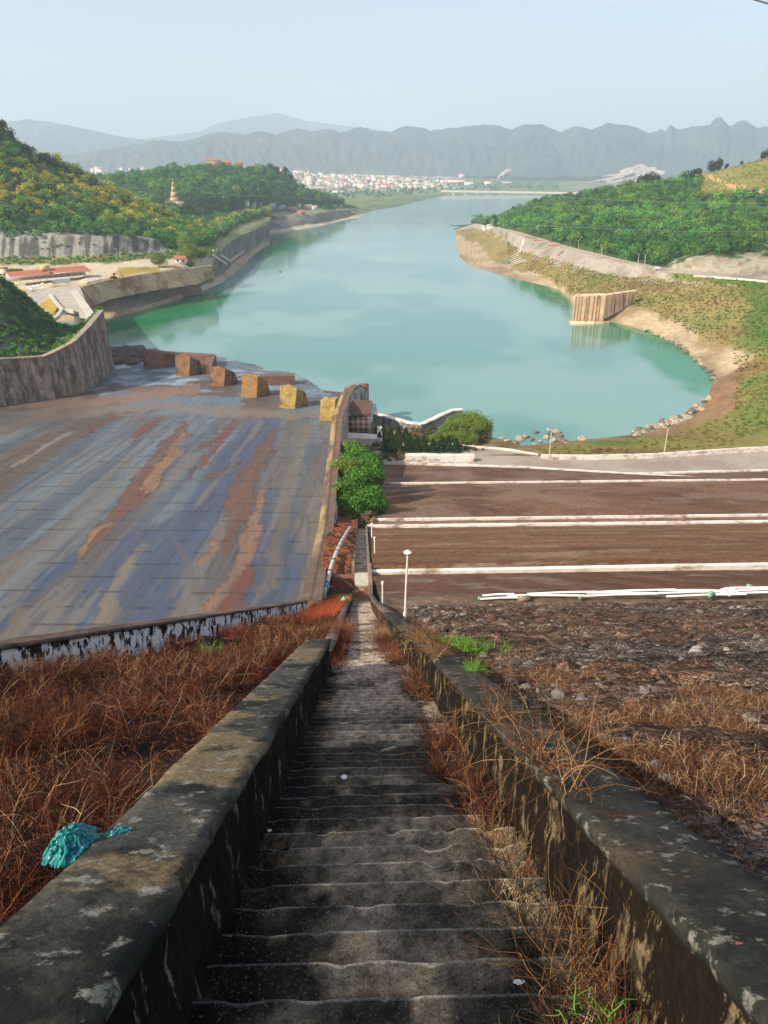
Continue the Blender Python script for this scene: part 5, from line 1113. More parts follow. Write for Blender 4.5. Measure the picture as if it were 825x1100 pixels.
P = resample(np.array([at(x, y, z=25) for x, y in [(54, 317), (60, 325), (67, 333), (62, 340), (54, 346), (50, 352)]]), 2); V_, F_ = sweep(P, [(-.9, .9), (.9, .9), (.9, -1), (-.9, -1)]); tag(mk('bent_wall', V_, F_, M_ramp, loc=P[0]), 'low pale wall bent round the yellow grass plot of the yard', 'wall')
P = resample(np.array([at(x, y, z=25) for x, y in [(68, 333.5), (75, 334), (80, 335)]]), 2); V_, F_ = sweep(P, [(-.8, .9), (.8, .9), (.8, -1), (-.8, -1)]); tag(mk('low_wall', V_, F_, M_ramp, loc=P[0]), 'short pale wall stub in the middle of the concrete yard', 'wall')
house(at(5, 297, z=26), 5, 5, 6, 'small cream block house beside the near end of the red-roofed shed', 'house', 0, gable=False, wall=mat('cream_render', (.62, .54, .4)))
house(at(194, 282, z=26), 9, 6, 3.4, 'small red and white hut between the round trees above the retaining wall', 'hut', .2)
# trees on the platform
for k, (px, py, s, lab) in enumerate([(171, 287, 12, 'round dark green tree standing above the retaining wall'), (205, 281, 15, 'broad olive green tree beside the small hut'), (216, 280, 11, 'olive tree on the river side of the small hut'), (199, 270, 13, 'yellow-green tree behind the small hut'), (205, 287, 6, 'low dark bush in front of the small hut'), (15, 300, 8, 'bright green bush at the near end of the shed'), (22, 298, 7, 'bright green bush behind the shed roof'), (215, 262, 13, 'tall yellowish tree at the road bend above the dark rock bank')]):
    put(pr_olive[k % 3] if k not in (5, 6) else pr_bright[k % 3], LB.at(px, py), s*.72, lab, 'tree', None, .9)
# slide-like concrete channels on the dark rock bank
for k, (x0, y0_, x1, y1) in enumerate([(229, 270, 246, 280), (262, 270, 246, 281), (229, 275, 243, 284)]):
    a_, b_2 = LB.at(x0, y0_) + [0, 0, 1], LB.at(x1, y1) + [0, 0, .8]; m_ = LB.at((x0+x1)/2, (y0_+y1)/2) + [0, 0, 1.0]
    P = resample([a_, m_, b_2], 4); V_, F_ = sweep(P, [(-1, .6), (1, .6), (1, -2), (-1, -2)]); tag(mk('drain_channel', V_, F_, M_ramp, loc=P[0]), ['long pale drain running down the dark rock bank', 'pale drain on the sandy side of the dark rock bank', 'lower short drain at the foot of the dark rock bank'][k], 'drain')
# stupa-like tower on the hill
p = LC.at(188, 219); dep = p[1]; stp_ = empty('tower', p, 'slender reddish tapering tower on a pale plinth standing out of the hill forest', 'tower')
M_tow = mat('red_stone_tower', (.56, .33, .19), .9, .3, .2, .2, .1); k_ = dep/F
v, f = box((0, 0, -4), (13*k_*1.3, 12*k_, 4 + 2.2*k_), 0, .9); mk('plinth', v, f, M_pale, stp_)
z_ = 2.0*k_
for (w_, h_, tp) in [(8.5, 4, .8), (6.4, 5, .75), (4.2, 5, .7), (2.6, 4, .6), (1.2, 3, .3)]:
    v, f = box((0, 0, z_), (w_*k_, w_*k_*.8, h_*k_), 0, tp); mk('tier', v, f, M_tow, stp_); z_ += h_*k_ - .05
# buildings on the peninsula
hs = [(264, 219, 13, 8, 6, 'white', 'white house at the uphill end of the peninsula settlement'), (272, 220, 12, 8, 6, 'white', 'white house second from the uphill end of the peninsula settlement'), (279, 219, 9, 8, 4, 'tile', 'small red-roofed house behind the white ones on the peninsula'), (289, 221, 26, 12, 5, 'green', 'long pale blue-green roofed hall on the peninsula'), (301, 222, 22, 10, 4, 'green', 'second pale blue-green roofed hall on the peninsula'), (314, 224, 18, 9, 5, 'tile', 'low brick-red house in the middle of the peninsula row'), (321, 221, 10, 8, 6, 'white', 'cream house above the brick-red one on the peninsula'), (331, 222, 16, 8, 6, 'cream', 'cream house near the tip of the peninsula'), (338, 222.5, 10, 8, 5, 'white', 'small white house near the tip of the peninsula'), (324, 227, 14, 7, 4, 'tile', 'brown-roofed house at the edge of the peninsula bank')]
mats_ = {'white': (mat('white_house_wall', (.72, .7, .66)), mat('grey_roof', (.45, .4, .36))), 'tile': (mat('brick_house_wall', (.45, .3, .22)), M_tile), 'green': (mat('green_hall_wall', (.42, .45, .42)), mat('blue_green_roof', (.36, .5, .45))), 'cream': (mat('cream_house_wall', (.62, .5, .38)), mat('brown_roof', (.4, .26, .18)))}
for px, py, W, D, H, t, lab in hs:
    house(LC.at(px, py + 3) + np.array([0, -6, 1.5]), W*1.1, D, H*1.15, lab, 'house', random.uniform(-.2, .3), mats_[t][1], mats_[t][0], detail=True)
for px, py, W, D, H, t, lab in [(230, 181, 26, 12, 12, 'tile', 'large brick-red building on the hilltop with its roof above the trees'), (243, 181.5, 20, 12, 9, 'tile', 'lower red building beside the large one on the hilltop'), (257, 181, 14, 10, 8, 'tile', 'small red-roofed house at the far end of the hilltop group')]:
    house(LC.at(px, py) + np.array([0, 0, 2]), W*1.1, D, H*1.1, lab, 'building', .1, mats_[t][1], mats_[t][0])
for px, py, lab in [(528, 246, 'small white hut under the trees at the tip of the right bank'), (523, 247, 'low grey-roofed hut near the tip of the right bank')]:
    house(RB.at(px, py), 14, 8, 5, lab, 'hut', .2, mats_['white'][1], mats_['white'][0])
# crane-like slab wall at end of peninsula
p = LC.at(378, 229); v, f = box(p - [0, 0, 1], (22, 8, 5), -.3); tag(mk('landing_block', v, f, M_rwall, loc=p), 'brown landing block on the sandy tip of the peninsula', 'landing')
# trees on the peninsula shoulder
for k, (px, py, s) in enumerate([(345, 222, 10), (351, 221, 11), (358, 221, 9), (308, 226, 9), (312, 190, 11), (306, 188, 12), (297, 186, 12), (290, 184, 11), (354, 226, 8)]):
    put(pr_dark[k % 3], LC.at(px, py) - np.array([0, 0, 1]), s, 'dark round tree on the shoulder of the left bank hill', 'tree', 'dark trees on the shoulder of the left bank hill')
for k, (px, py, s) in enumerate([(3, 139, 13), (8, 146, 12), (30, 163, 10), (48, 173, 12), (58, 178, 11), (14, 152, 11), (98, 193, 9), (85, 186, 9), (70, 182, 8)]):
    put(pr_dark[k % 3], LB.at(px, py + 6) - np.array([0, 0, 1]), s*.8, 'dark tree breaking the crest of the yellowing left bank forest', 'tree', 'trees on the crest of the left bank forest')

# ================================================================== TOWN AND BRIDGE
tw_cols = [('white', (.80, .76, .72), (.6, .5, .45)), ('pink', (.74, .56, .48), (.52, .2, .13)), ('cream', (.72, .62, .5), (.5, .3, .22)), ('tan', (.62, .5, .42), (.55, .5, .46)), ('red-roofed', (.7, .6, .52), (.55, .16, .1))]
protos = []
for nm, cw_, cr_ in tw_cols:
    o = bpy.data.objects.new('town_building', None); COL.objects.link(o); mw, mr = mat('town_wall_' + nm, cw_, .9, .02, .05, 0), mat('town_roof_' + nm, cr_, .9, .02, .05, 0)
    v, f = box((0, 0, -.3), (1, .6, 1.3)); mk('wall', v, f, mw, o); v, f = box((0, 0, 1), (1.08, .68, .14), 0, .7 if nm in ('pink', 'red-roofed') else 1); mk('roof', v, f, mr, o)
    protos.append((nm, o, []))
spots = []
for k in range(225):
    px = 305 + 170*rng.beta(1.1, 1.25); lo = np.interp(px, [300, 340, 380, 430, 480], [197, 200, 203, 204, 203]); hi = np.interp(px, [300, 340, 380, 430, 480], [184, 188, 190, 192, 197]); py = rng.uniform(hi, lo)
    spots.append((px, py, rng.uniform(16, 44), rng.uniform(11, 26)))
for px, py, W, H in [(303, 192, 60, 60), (313, 197, 40, 30), (333, 199, 38, 52), (321, 187, 80, 26), (345, 186, 70, 20), (438, 201, 30, 26), (480, 196, 80, 22), (491, 197, 120, 28), (496, 191, 50, 30), (504, 199, 60, 20), (524, 199, 55, 26), (545, 197, 90, 14), (372, 207, 60, 10), (362, 208, 40, 14), (330, 206, 50, 12)]: spots.append((px, py, W, H))
for k in range(40):
    px = rng.uniform(92, 300); spots.append((px, rng.uniform(184.5, 187.5) if px < 220 else 184.5, rng.uniform(20, 50), rng.uniform(20, 48)))
first = set()
for k, (px, py, W, H) in enumerate(spots):
    p = plain.at(px, py); i = int(rng.choice(5, p=[.34, .2, .2, .1, .16])); nm, o, _ = protos[i]
    if i in first: o = copy_tree(o)
    first.add(i); o.location = tuple(p); o.scale = (W, W*.9, H); o.rotation_euler = (0, 0, rng.uniform(-.5, .5))
    far = px < 300
    tag(o, ('%s building in the hazy town strip behind the left bank hill' if far else '%s building in the crowded riverside town before the mountains') % nm, 'building', 'buildings of the hazy town behind the hill' if far else 'buildings of the riverside town')
# town greenery
P_, sg, pxx = plain.sample(900, lambda s, p: ((s > 1.4) & (s < 3) & (p > 290) & (p < 600)) * 1.0); n = len(P_)
V_, F_, C_ = scatter(T80, P_, rng.uniform(6, 14, n), leafcols(n, [3, 4, 3, 1, 0, 0], 55), None, 7); tag(mk('town_trees', V_, F_, M_leaf, col=C_), kind='stuff')
# bridge
bL, bR = at(474, 206.5, z=16), at(612, 208.5, z=16); bL = at(474, 205.0, d=3950); bR = at(622, 207.4, d=3950); bv = bR - bL
br = empty('road_bridge', bL, 'long pale road bridge crossing the far end of the river', 'bridge'); pts = resample([bL, bR], 60)
M_br = mat('bridge_concrete', (.72, .58, .42), .9, .01, .08, 0)
V_, F_ = sweep(pts, [(-8, 3.5), (8, 3.5), (8, -5), (-8, -5)]); mk('deck', V_, F_, M_br, br, loc=bL)
for px in (487, 499, 512, 538, 563, 590, 612):
    t = (px - 474) / 144; p = bL*(1-t) + bR*t; v, f = box((p[0], p[1], -4), (9 if px in (487, 563) else 5, 12, p[2] - .2)); mk('pier', v, f, M_br, br, loc=bL)
    v, f = box((p[0], p[1], p[2]-8), (30, 14, 4.5)); mk('pier_cap', v, f, M_br, br, loc=bL)
# power lines
M_wire = mat('wire', (.25, .25, .25), .6)
def wire(pts, r, label, sag=0):
    P = np.array([at(*p) for p in pts]); P = resample(P, 20); n_ = len(P); t = np.linspace(0, 1, n_); P[:, 2] -= sag*4*t*(1-t); o = mkt('power_line', [tube(P, r, 4)], M_wire, None, loc=P[0]); return tag(o, label, 'power line')
wire([(40, 196, 700), (400, 218, 900)], .12, 'thin power line crossing the yellowing left hillside')
wire([(60, 205, 700), (330, 205, 1000)], .10, 'thin power line crossing near the reddish tower', 6)
wire([(560, 209, 700), (860, 219, 640)], .12, 'upper thin power line crossing the right bank forest', 2)
wire([(560, 241, 700), (860, 249, 640)], .12, 'lower thin power line crossing the right bank forest', 2)
wire([(802, -3, 30), (830, 5, 30)], .03, 'black cable end crossing the sky at the top corner')
# ================================================================== FOREGROUND: STAIRS AND THEIR WALLS
TR, SL = 0.22, 0.577
ZS = 98 - 1.8
def eL(d): return np.interp(d, [0, 13, 40, 55], [-.60, -.66, -1.05, -1.15])
def eR(d): return np.interp(d, [0, 8.8, 15.5, 33, 55], [.85, .80, .62, .32, .28])
def flight(d0, d1, zf, fL, fR, tread, nx, dark, name, label):
    n = int((d1 - d0) / tread); rows, rc = [], []
    t = np.linspace(0, 1, nx)
    for i in range(n):
        d = d0 + i*tread; z, zn = zf(d), zf(d + tread); uL, uR = fL(d) - .12, fR(d) + .12; u = uL + (uR - uL)*t
        wv_ = (fbm(u*2.2 + i*7.3, i*3.1, 0, 3, 4) - .5); ch = np.clip(fbm(u*7 + i*13.7, i*5.1, 0, 4, 3) - .56, 0, 1) * 3.0
        tz = (fbm(u*3, i*2.7, 0, 5, 4) - .5) * .035
        tilt = math.sin(i*12.9898) * .008
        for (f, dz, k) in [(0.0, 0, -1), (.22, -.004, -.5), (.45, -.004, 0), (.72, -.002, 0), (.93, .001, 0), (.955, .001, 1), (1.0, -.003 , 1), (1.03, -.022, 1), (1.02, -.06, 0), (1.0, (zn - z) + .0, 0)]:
            nose = 1.0 if f > .85 else (.3 if f > .5 else 0)
            dd = d + f*tread + nose*(wv_*.003 - ch*.012*(1 + 2.5*(math.sin(i*5.7) > .75))); zz = z + dz + tz*.08*(1 if f < 1.01 else .3) - nose*ch*.03*(f < 1.01) + tilt*(t - .5)*2
            if f == 0: dd = np.full(nx, d + .012); 
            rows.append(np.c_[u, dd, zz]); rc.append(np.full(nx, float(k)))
    R_ = np.array(rows); K = np.array(rc); u, d, z = R_[..., 0], R_[..., 1], R_[..., 2]
    V = np.stack([u + YAW*d, d - YAW*u, z], -1).reshape(-1, 3); dfl, ufl = d.ravel(), u.ravel()
    nA = fbm(ufl*1.6, dfl*1.6, 0, 101, 5); nB = fbm(ufl*5, dfl*5, 0, 102, 4)
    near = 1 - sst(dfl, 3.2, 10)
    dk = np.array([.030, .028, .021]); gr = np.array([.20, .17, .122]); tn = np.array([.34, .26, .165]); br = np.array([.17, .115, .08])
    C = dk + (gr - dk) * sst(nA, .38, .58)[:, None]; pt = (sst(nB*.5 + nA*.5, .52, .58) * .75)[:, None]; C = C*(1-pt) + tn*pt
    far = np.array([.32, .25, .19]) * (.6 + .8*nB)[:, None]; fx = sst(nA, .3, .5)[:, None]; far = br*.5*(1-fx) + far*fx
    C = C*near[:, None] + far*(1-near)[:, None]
    mid = 1 - sst(np.abs(ufl - .1), .25, .75); C *= (.55 + .5*mid)[:, None]   # trodden clean in the middle, moss at the sides
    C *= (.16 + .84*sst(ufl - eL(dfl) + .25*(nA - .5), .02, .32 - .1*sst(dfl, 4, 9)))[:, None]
    if not dark: C = far*1.15
    Kf = K.ravel(); Kp = np.clip(Kf, 0, 1); C = C * (1 + .8*Kp*sst(nB, .3, .5))[:, None] + (Kp*.06)[:, None]; C *= (1 - .72*np.clip(-Kf, 0, 1))[:, None]  # highlight painted on worn noses, riser shadow painted into the tread backs
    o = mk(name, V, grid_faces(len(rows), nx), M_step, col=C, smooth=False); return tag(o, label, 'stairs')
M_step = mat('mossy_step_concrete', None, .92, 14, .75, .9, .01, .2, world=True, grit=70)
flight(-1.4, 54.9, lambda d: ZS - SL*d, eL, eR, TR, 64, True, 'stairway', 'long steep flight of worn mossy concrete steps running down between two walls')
zf2 = lambda d: float(np.interp(d, [59.8, 123], [64.45, 38.5]))
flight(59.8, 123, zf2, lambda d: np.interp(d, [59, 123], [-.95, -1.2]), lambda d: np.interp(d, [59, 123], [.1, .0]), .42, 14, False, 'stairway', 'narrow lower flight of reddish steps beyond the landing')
# walls -------------------------------------------------------------
def dense_prof(corners, step):
    c = np.array(corners + [corners[0]], float); out = []
    for a_, b_ in zip(c[:-1], c[1:]):
        n_ = max(1, int(np.linalg.norm(b_ - a_) / step)); out += [a_ + (b_ - a_)*k/n_ for k in range(n_)]
    return np.array(out)
def stairwall(fu, d0, d1, ftop, wid, hgt, name, label, step=.09, pstep=.06, matb=None, matc=None, amp=.012, out_h=None):
    ds = np.arange(d0, d1 + step*.5, step); P = np.array([S(fu(d) , d, ftop(d)) for d in ds])
    o = empty(name, P[0], label, 'wall')
    w2 = wid/2; oh = out_h or hgt
    body = dense_prof([(-w2 + .02, -.05), (w2 - .02, -.05), (w2 - .015, -hgt), (-w2 + .02, -oh)], pstep)
    V_, F_ = sweep(P, body); V_ = roughen(V_, amp*1.6, .22, 11, (1, .6, .4)); V_ = roughen(V_, amp*.7, .06, 12, (1, 1, 1))
    mk('wall_face', V_, F_, matb, o, loc=P[0], smooth=True)
    cop = dense_prof([(-w2, -.0), (w2, .0), (w2 + .012, -.035), (w2, -.075), (-w2, -.075), (-w2 - .01, -.03)], pstep)
    V_, F_ = sweep(P, cop); V_ = roughen(V_, amp, .5, 13, (1, .3, .8)); V_ = roughen(V_, amp*.6, .09, 14, (.8, .5, .8))
    mk('coping', V_, F_, matc, o, loc=P[0], smooth=True); return o
# dripping black and pale wall face, mossy coping
def dripmat(name, dark, pale, rust, thr=(.52, .6), sc=4.5, st=(1.0, 1.0, .16), grime=1.0):
    m, n, b = newmat(name); g = n.nodes.new('ShaderNodeNewGeometry'); co = g.outputs['Position']
    a_ = link_noise(n, co, sc, 6, .7, st); c = link_noise(n, co, 1.3, 5, .65); d = link_noise(n, co, 26, 4, .65)
    col = mixc(n, rng_node(n, c, .45, .62, 0, 1), dark, rust); col = mixc(n, rng_node(n, a_, thr[0], thr[1], 0, 1), col, pale)
    h_ = link_noise(n, co, 11, 6, .75, (1, 1, .5)); col = mixc(n, rng_node(n, h_, .48, .58, 0, .8*grime), col, dark); col = mixc(n, rng_node(n, d, .35, .7, .0, .65*grime), col, tuple(x*.3 for x in dark)); n.links.new(col, b.inputs['Base Color']); b.inputs['Roughness'].default_value = .95; b.inputs['Specular IOR Level'].default_value = .1
    ad = n.nodes.new('ShaderNodeMath'); ad.operation = 'ADD'; n.links.new(a_, ad.inputs[0]); n.links.new(d, ad.inputs[1]); add_bump(n, b, ad.outputs[0], .8, .03); return m
M_dripL = dripmat('black_dripping_face', (.010, .010, .009), (.22, .22, .21), (.02, .018, .014), (.585, .62), 9, (1, 1, .28))
M_dripR = dripmat('mossy_dripping_face', (.014, .011, .008), (.24, .18, .095), (.022, .014, .009), (.535, .58), 7, (1, 1, .30))
def copmat(name, A, B, Cc, thr=(.5, .6), sc=2.2):
    m, n, b = newmat(name); g = n.nodes.new('ShaderNodeNewGeometry'); co = g.outputs['Position']
    a_ = link_noise(n, co, sc, 7, .62, (1, .55, 1)); c = link_noise(n, co, sc*.45, 5, .6); d = link_noise(n, co, 38, 4, .6); e_ = link_noise(n, co, 9, 5, .7)
    col = mixc(n, rng_node(n, a_, .42, .58, 0, 1), A, B); col = mixc(n, rng_node(n, c, thr[0], thr[1], 0, .85), col, Cc)
    col = mixc(n, rng_node(n, e_, .57, .63, 0, .75), col, (.26, .25, .21)); f_ = link_noise(n, co, 5, 6, .72); col = mixc(n, rng_node(n, f_, .56, .62, 0, .85), col, (.012, .013, .011)); col = mixc(n, rng_node(n, d, .4, .7, 0, .5), col, tuple(x*.25 for x in A))
    n.links.new(col, b.inputs['Base Color']); b.inputs['Roughness'].default_value = .93; b.inputs['Specular IOR Level'].default_value = .2
    ad = n.nodes.new('ShaderNodeMath'); ad.operation = 'ADD'; n.links.new(e_, ad.inputs[0]); n.links.new(d, ad.inputs[1]); add_bump(n, b, ad.outputs[0], .6, .012); return m
M_copL = copmat('mossy_coping', (.010, .012, .010), (.075, .072, .058), (.19, .14, .075), (.53, .57))
M_copR = copmat('dark_mossy_coping', (.012, .015, .012), (.042, .040, .033), (.075, .055, .036), (.52, .64))
topA = lambda d: 98 - 1.06 - SL*d
stairwall(lambda d: -.80 + 0*d, -1.4, 10.6, topA, .40, 1.1, 'stair_wall', 'thick mossy concrete wall beside the upper steps, next to the red brush', matb=M_dripL, matc=M_copL, amp=.02)
stairwall(lambda d: float(eL(d)) - .13, 11.6, 54.6, lambda d: 98 - 1.42 - SL*d, .26, .8, 'stair_wall', 'lower thinner parapet continuing down past the end of the thick mossy wall', .25, .12, dripmat('brown_drip', (.03, .02, .015), (.2, .16, .12), (.08, .05, .03)), copmat('brown_coping', (.09, .07, .055), (.2, .15, .115), (.25, .17, .12), sc=1.0))
stairwall(lambda d: float(eR(d)) + .175, -1.4, 20, topA, .35, 1.1, 'stair_wall', 'long dark mossy wall beside the rubble slope, with stained pale drips', matb=M_dripR, matc=M_copR, amp=.018)
stairwall(lambda d: float(eR(d)) + .175, 20.1, 55, topA, .35, 1.1, 'stair_wall', 'reddish bending end of the wall on the rubble side above the landing', .3, .12, dripmat('rusty_drip', (.035, .02, .015), (.24, .17, .11), (.12, .05, .03)), copmat('rusty_coping', (.09, .065, .05), (.17, .12, .09), (.26, .17, .12), sc=1.0))
def parapet(pts, wid, h, label, m):
    P = resample(np.array(pts), .6); V_, F_ = sweep(P, [(-wid/2, h), (wid/2, h), (wid/2, -.8), (-wid/2, -.8)]); V_ = roughen(V_, .02, .6, 3); return tag(mk('parapet', V_, F_, m, loc=P[0]), label, 'parapet')
M_brc = mat('brown_concrete', (.24, .17, .13), .95, 1, .3, .4, .03, stain=(.12, .07, .05), stain_scale=.4)
parapet([S(-1.15, 60, 64.5), S(-1.45, 123, 38.6)], .28, .75, 'brown parapet of the lower flight on the pipe side', M_brc)
parapet([S(.28, 60, 64.5), S(.2, 123, 38.6)], .28, .75, 'brown parapet of the lower flight on the lamp side', M_brc)
parapet([S(.42, 55.2, 65.3), S(.36, 59.8, 64.9)], .3, .7, 'short pale parapet along the landing', M_brc)
P = np.array([S(-3.9, 55, 64.50), S(.6, 55, 64.50), S(.6, 59.9, 64.44), S(-3.9, 59.9, 64.44)]); v = np.concatenate([P - [0, 0, .6], P]); o = mk('landing', v, [(0, 3, 2, 1), (4, 5, 6, 7), (0, 1, 5, 4), (1, 2, 6, 5), (2, 3, 7, 6), (3, 0, 4, 7)], mat('rusty_landing', (.16, .08, .045), .95, 1, .4, .4, .03, stain=(.28, .21, .15), stain_scale=.7, stain_thr=(.52, .6), world=True)); tag(o, kind='structure')
P = np.array([S(-1.0, 57.6, 64.53), S(.22, 57.6, 64.53), S(.22, 59.9, 64.5), S(-1.0, 59.9, 64.5)]); v = np.concatenate([P - [0, 0, .06], P + [0, 0, .06]]); tag(mk('concrete_slab', v, [(0, 3, 2, 1), (4, 5, 6, 7), (0, 1, 5, 4), (1, 2, 6, 5), (2, 3, 7, 6), (3, 0, 4, 7)], mat('pale_slab', (.42, .40, .33), .9, 2, .25, .3, .02), loc=P[0]), 'pale concrete slab on the landing at the head of the lower flight', 'slab')

# spillway parapet on the left, black with white patches
zt = lambda d: 98 - 1.62 + .62 - SL*d
def sw_u(d): return float(np.interp(d, [-3, 8.9, 34, 38.5], [-6.6, -5.75, -3.1, -3.9])) - .22
ds = np.arange(-3, 36.2, .18); P = np.array([S(sw_u(d), d, zt(d)) for d in ds])
o = empty('spillway_wall', P[0], 'black wall with flaking white paint and a brown top between the brush and the spillway', 'wall')
M_flake = dripmat('flaking_white_face', (.014, .012, .011), (.86, .86, .87), (.05, .025, .018), (.47, .51), 3.2, (1, 1, .8), .15)
V_, F_ = sweep(P, dense_prof([(-.2, -.04), (.2, -.04), (.2, -1.3), (-.2, -1.3)], .1)); V_ = roughen(V_, .02, .3, 4); mk('wall_face', V_, F_, M_flake, o, loc=P[0], smooth=True)
V_, F_ = sweep(P, dense_prof([(-.34, .0), (.25, .0), (.25, -.08), (-.34, -.08)], .1)); V_ = roughen(V_, .014, .3, 5); mk('coping', V_, F_, copmat('brown_wall_top', (.075, .05, .038), (.16, .105, .08), (.2, .14, .1), sc=1.0), o, loc=P[0], smooth=True)
P2 = P[::12] - np.array([.25, 0, 1.25]); V_, F_ = sweep(P2, lambda i: [(-1.2, 0), (.35, 0), (.35, 24 - P2[i, 2]), (-3.0, 24 - P2[i, 2])]); mk('abutment', V_, F_, M_cw, o, loc=P[0])
# the white end corner where it meets the training wall
v, f = box(S(-3.45, 37.0, 68.0), (.7, 3.6, 8.2), -.05); 
# ================================================================== DRY VEGETATION
def ground_left(u, d): return 98 - 1.62 - .577*d
def pts_from(fu, n): 
    U, D_, Z_ = fu(n); return np.stack([U + YAW*D_, D_ - YAW*U, Z_], 1)
def cols(pal, n, seed, w=None):
    r = np.random.default_rng(seed); return np.array(pal)[r.choice(len(pal), n, p=w)] * r.uniform(.7, 1.25, (n, 1))
REDB = [(.16, .042, .020), (.085, .027, .018), (.25, .095, .04), (.03, .015, .012), (.36, .24, .13)]
M_twig = leafmat('dry_twigs', .9)
def add_stems(name, P, h, lean, pal, wts, wid, seed, nseg=5, bend=.5, branch=2, label=None):
    n = len(P); r = np.random.default_rng(seed); parts = stems(P, h*r.uniform(.5, 1.25, n), lean, cols(pal, n, seed, wts), wid*r.uniform(.7, 1.2, n), seed, nseg, bend, branch)
    o = mk(name, parts[0], parts[1], M_twig, col=parts[2]); tag(o, kind='stuff'); print(name, len(parts[1])); return o
def region(n, dlo, dhi, flo, fhi, zf, clump=0, seed=0, pw=1.0):
    r = np.random.default_rng(seed); m_ = n * (4 if clump else 1); d = dlo + (dhi - dlo) * r.random(m_)**pw; t = r.random(m_); u = flo(d) + (fhi(d) - flo(d))*t
    if clump:
        k = fbm(u/clump, d/clump, 0, seed + 3, 3); s = np.argsort(-(k + r.normal(size=m_)*.05))[:n]; d, u = d[s], u[s]
    return np.stack([u + YAW*d, d - YAW*u, zf(u, d)], 1)
lu = lambda d: left_u(d) + .08
P = region(14000, 1.4, 11, lambda d: np.maximum(lu(d) + .55*sst(d, 5, 8), -6.5), lambda d: -1.03 + 0*d, ground_left, .9, 1, .8); near_s = add_stems('dead_brush', P, .40, .40, REDB, [.36, .28, .12, .20, .04], .0030, 1, 6, .9, 3)
P = region(6200, 10, 26, lambda d: lu(d) + .5, lambda d: -1.06 + 0*d, ground_left, 1.6, 2); add_stems('dead_brush', P, .34, .35, REDB, [.36, .28, .16, .17, .03], .0065, 2, 4, .6, 2)
P = region(8500, 24, 53, lambda d: np.maximum(lu(d), -2.8 - .0*d), lambda d: -1.35 + 0*d, ground_left, 0, 3); add_stems('dead_brush', P, .5, .35, [(.30, .07, .03), (.2, .05, .025), (.38, .16, .05), (.34, .26, .05)], [.4, .3, .2, .1], .012, 3, 4, .5, 2)
P = region(9000, 1.4, 20, lu, lambda d: -1.03 + 0*d, lambda u, d: ground_left(u, d) + .02, 0, 21); add_stems('brush_litter', P, .07, 3.0, REDB + [(.3, .2, .12)], [.25, .25, .2, .1, .1, .1], .004, 21, 3, 1.5, 0)
P = region(6000, 1.0, 12, lambda d: 1.25 + 0*d, lambda d: 5 + 0*d, lambda u, d: 98 - 1.34 - .577*d + (fbm((u+YAW*d)/2.5, (d-YAW*u)/2.5, 0, 6, 4) - .5)*.45, 0, 22); add_stems('brush_litter', P, .08, 3.0, [(.2, .12, .07), (.12, .06, .04), (.3, .22, .14)], None, .003, 22, 3, 1.5, 0)
# russet growth through the gap and along the step edges
P = region(1500, 10.5, 20, lambda d: eL(d) - .5, lambda d: eL(d) + .22, lambda u, d: ZS + .0 - SL*d, 0, 4); add_stems('dead_brush', P, .5, .4, REDB, [.35, .35, .15, .12, .03], .006, 4, 4, .6, 2)
P = region(3600, 2.6, 24, lambda d: eR(d) - .10 - .22*fbm(d*1.1, 0, 0, 5, 3), lambda d: eR(d) + .02, lambda u, d: ZS - SL*d - .03, .6, 5); add_stems('dead_brush', P, .36, .55, [(.17, .05, .03), (.09, .03, .02), (.24, .11, .05), (.04, .02, .015)], [.35, .25, .2, .2], .0038, 5, 4, .8, 2)
P = region(800, 11.5, 17, lambda d: eR(d) - .5, lambda d: eR(d) + .02, lambda u, d: ZS - SL*d - .03, 0, 6); add_stems('dead_brush', P, .42, .5, [(.17, .06, .04), (.11, .04, .03), (.28, .17, .10)], [.4, .3, .3], .006, 6, 4, .7, 2)
P = region(2600, 1.0, 6, lambda d: eL(d), lambda d: eL(d) + .15 + .14*fbm(d*1.3, 0, 0, 9, 3), lambda u, d: ZS - SL*d - .02, .3, 17); add_stems('dead_brush', P, .09, 1.4, [(.025, .018, .013), (.05, .035, .022), (.012, .01, .008), (.16, .12, .08)], [.4, .25, .3, .05], .003, 17, 4, 1.5, 2)
P = region(700, 1.2, 11, lambda d: eL(d), lambda d: eL(d) + .16, lambda u, d: ZS - SL*d - .02, .5, 7); add_stems('dead_brush', P, .22, .6, [(.09, .05, .03), (.2, .13, .08), (.04, .03, .02)], [.4, .2, .4], .0028, 7, 4, .9, 1)
# vines hanging over the inner faces
P = region(420, 2.2, 12, lambda d: eR(d) + .0, lambda d: eR(d) + .12, lambda u, d: topA(d) + .0, .4, 8); 
V_, F_, C_ = stems(P, rng.uniform(.2, .55, len(P)), .5, cols([(.2, .09, .04), (.3, .18, .08), (.09, .04, .02)], len(P), 8), np.full(len(P), .0026), 8, 6, 2.6, 1)
tag(mk('hanging_vines', V_, F_, M_twig, col=C_), kind='stuff')
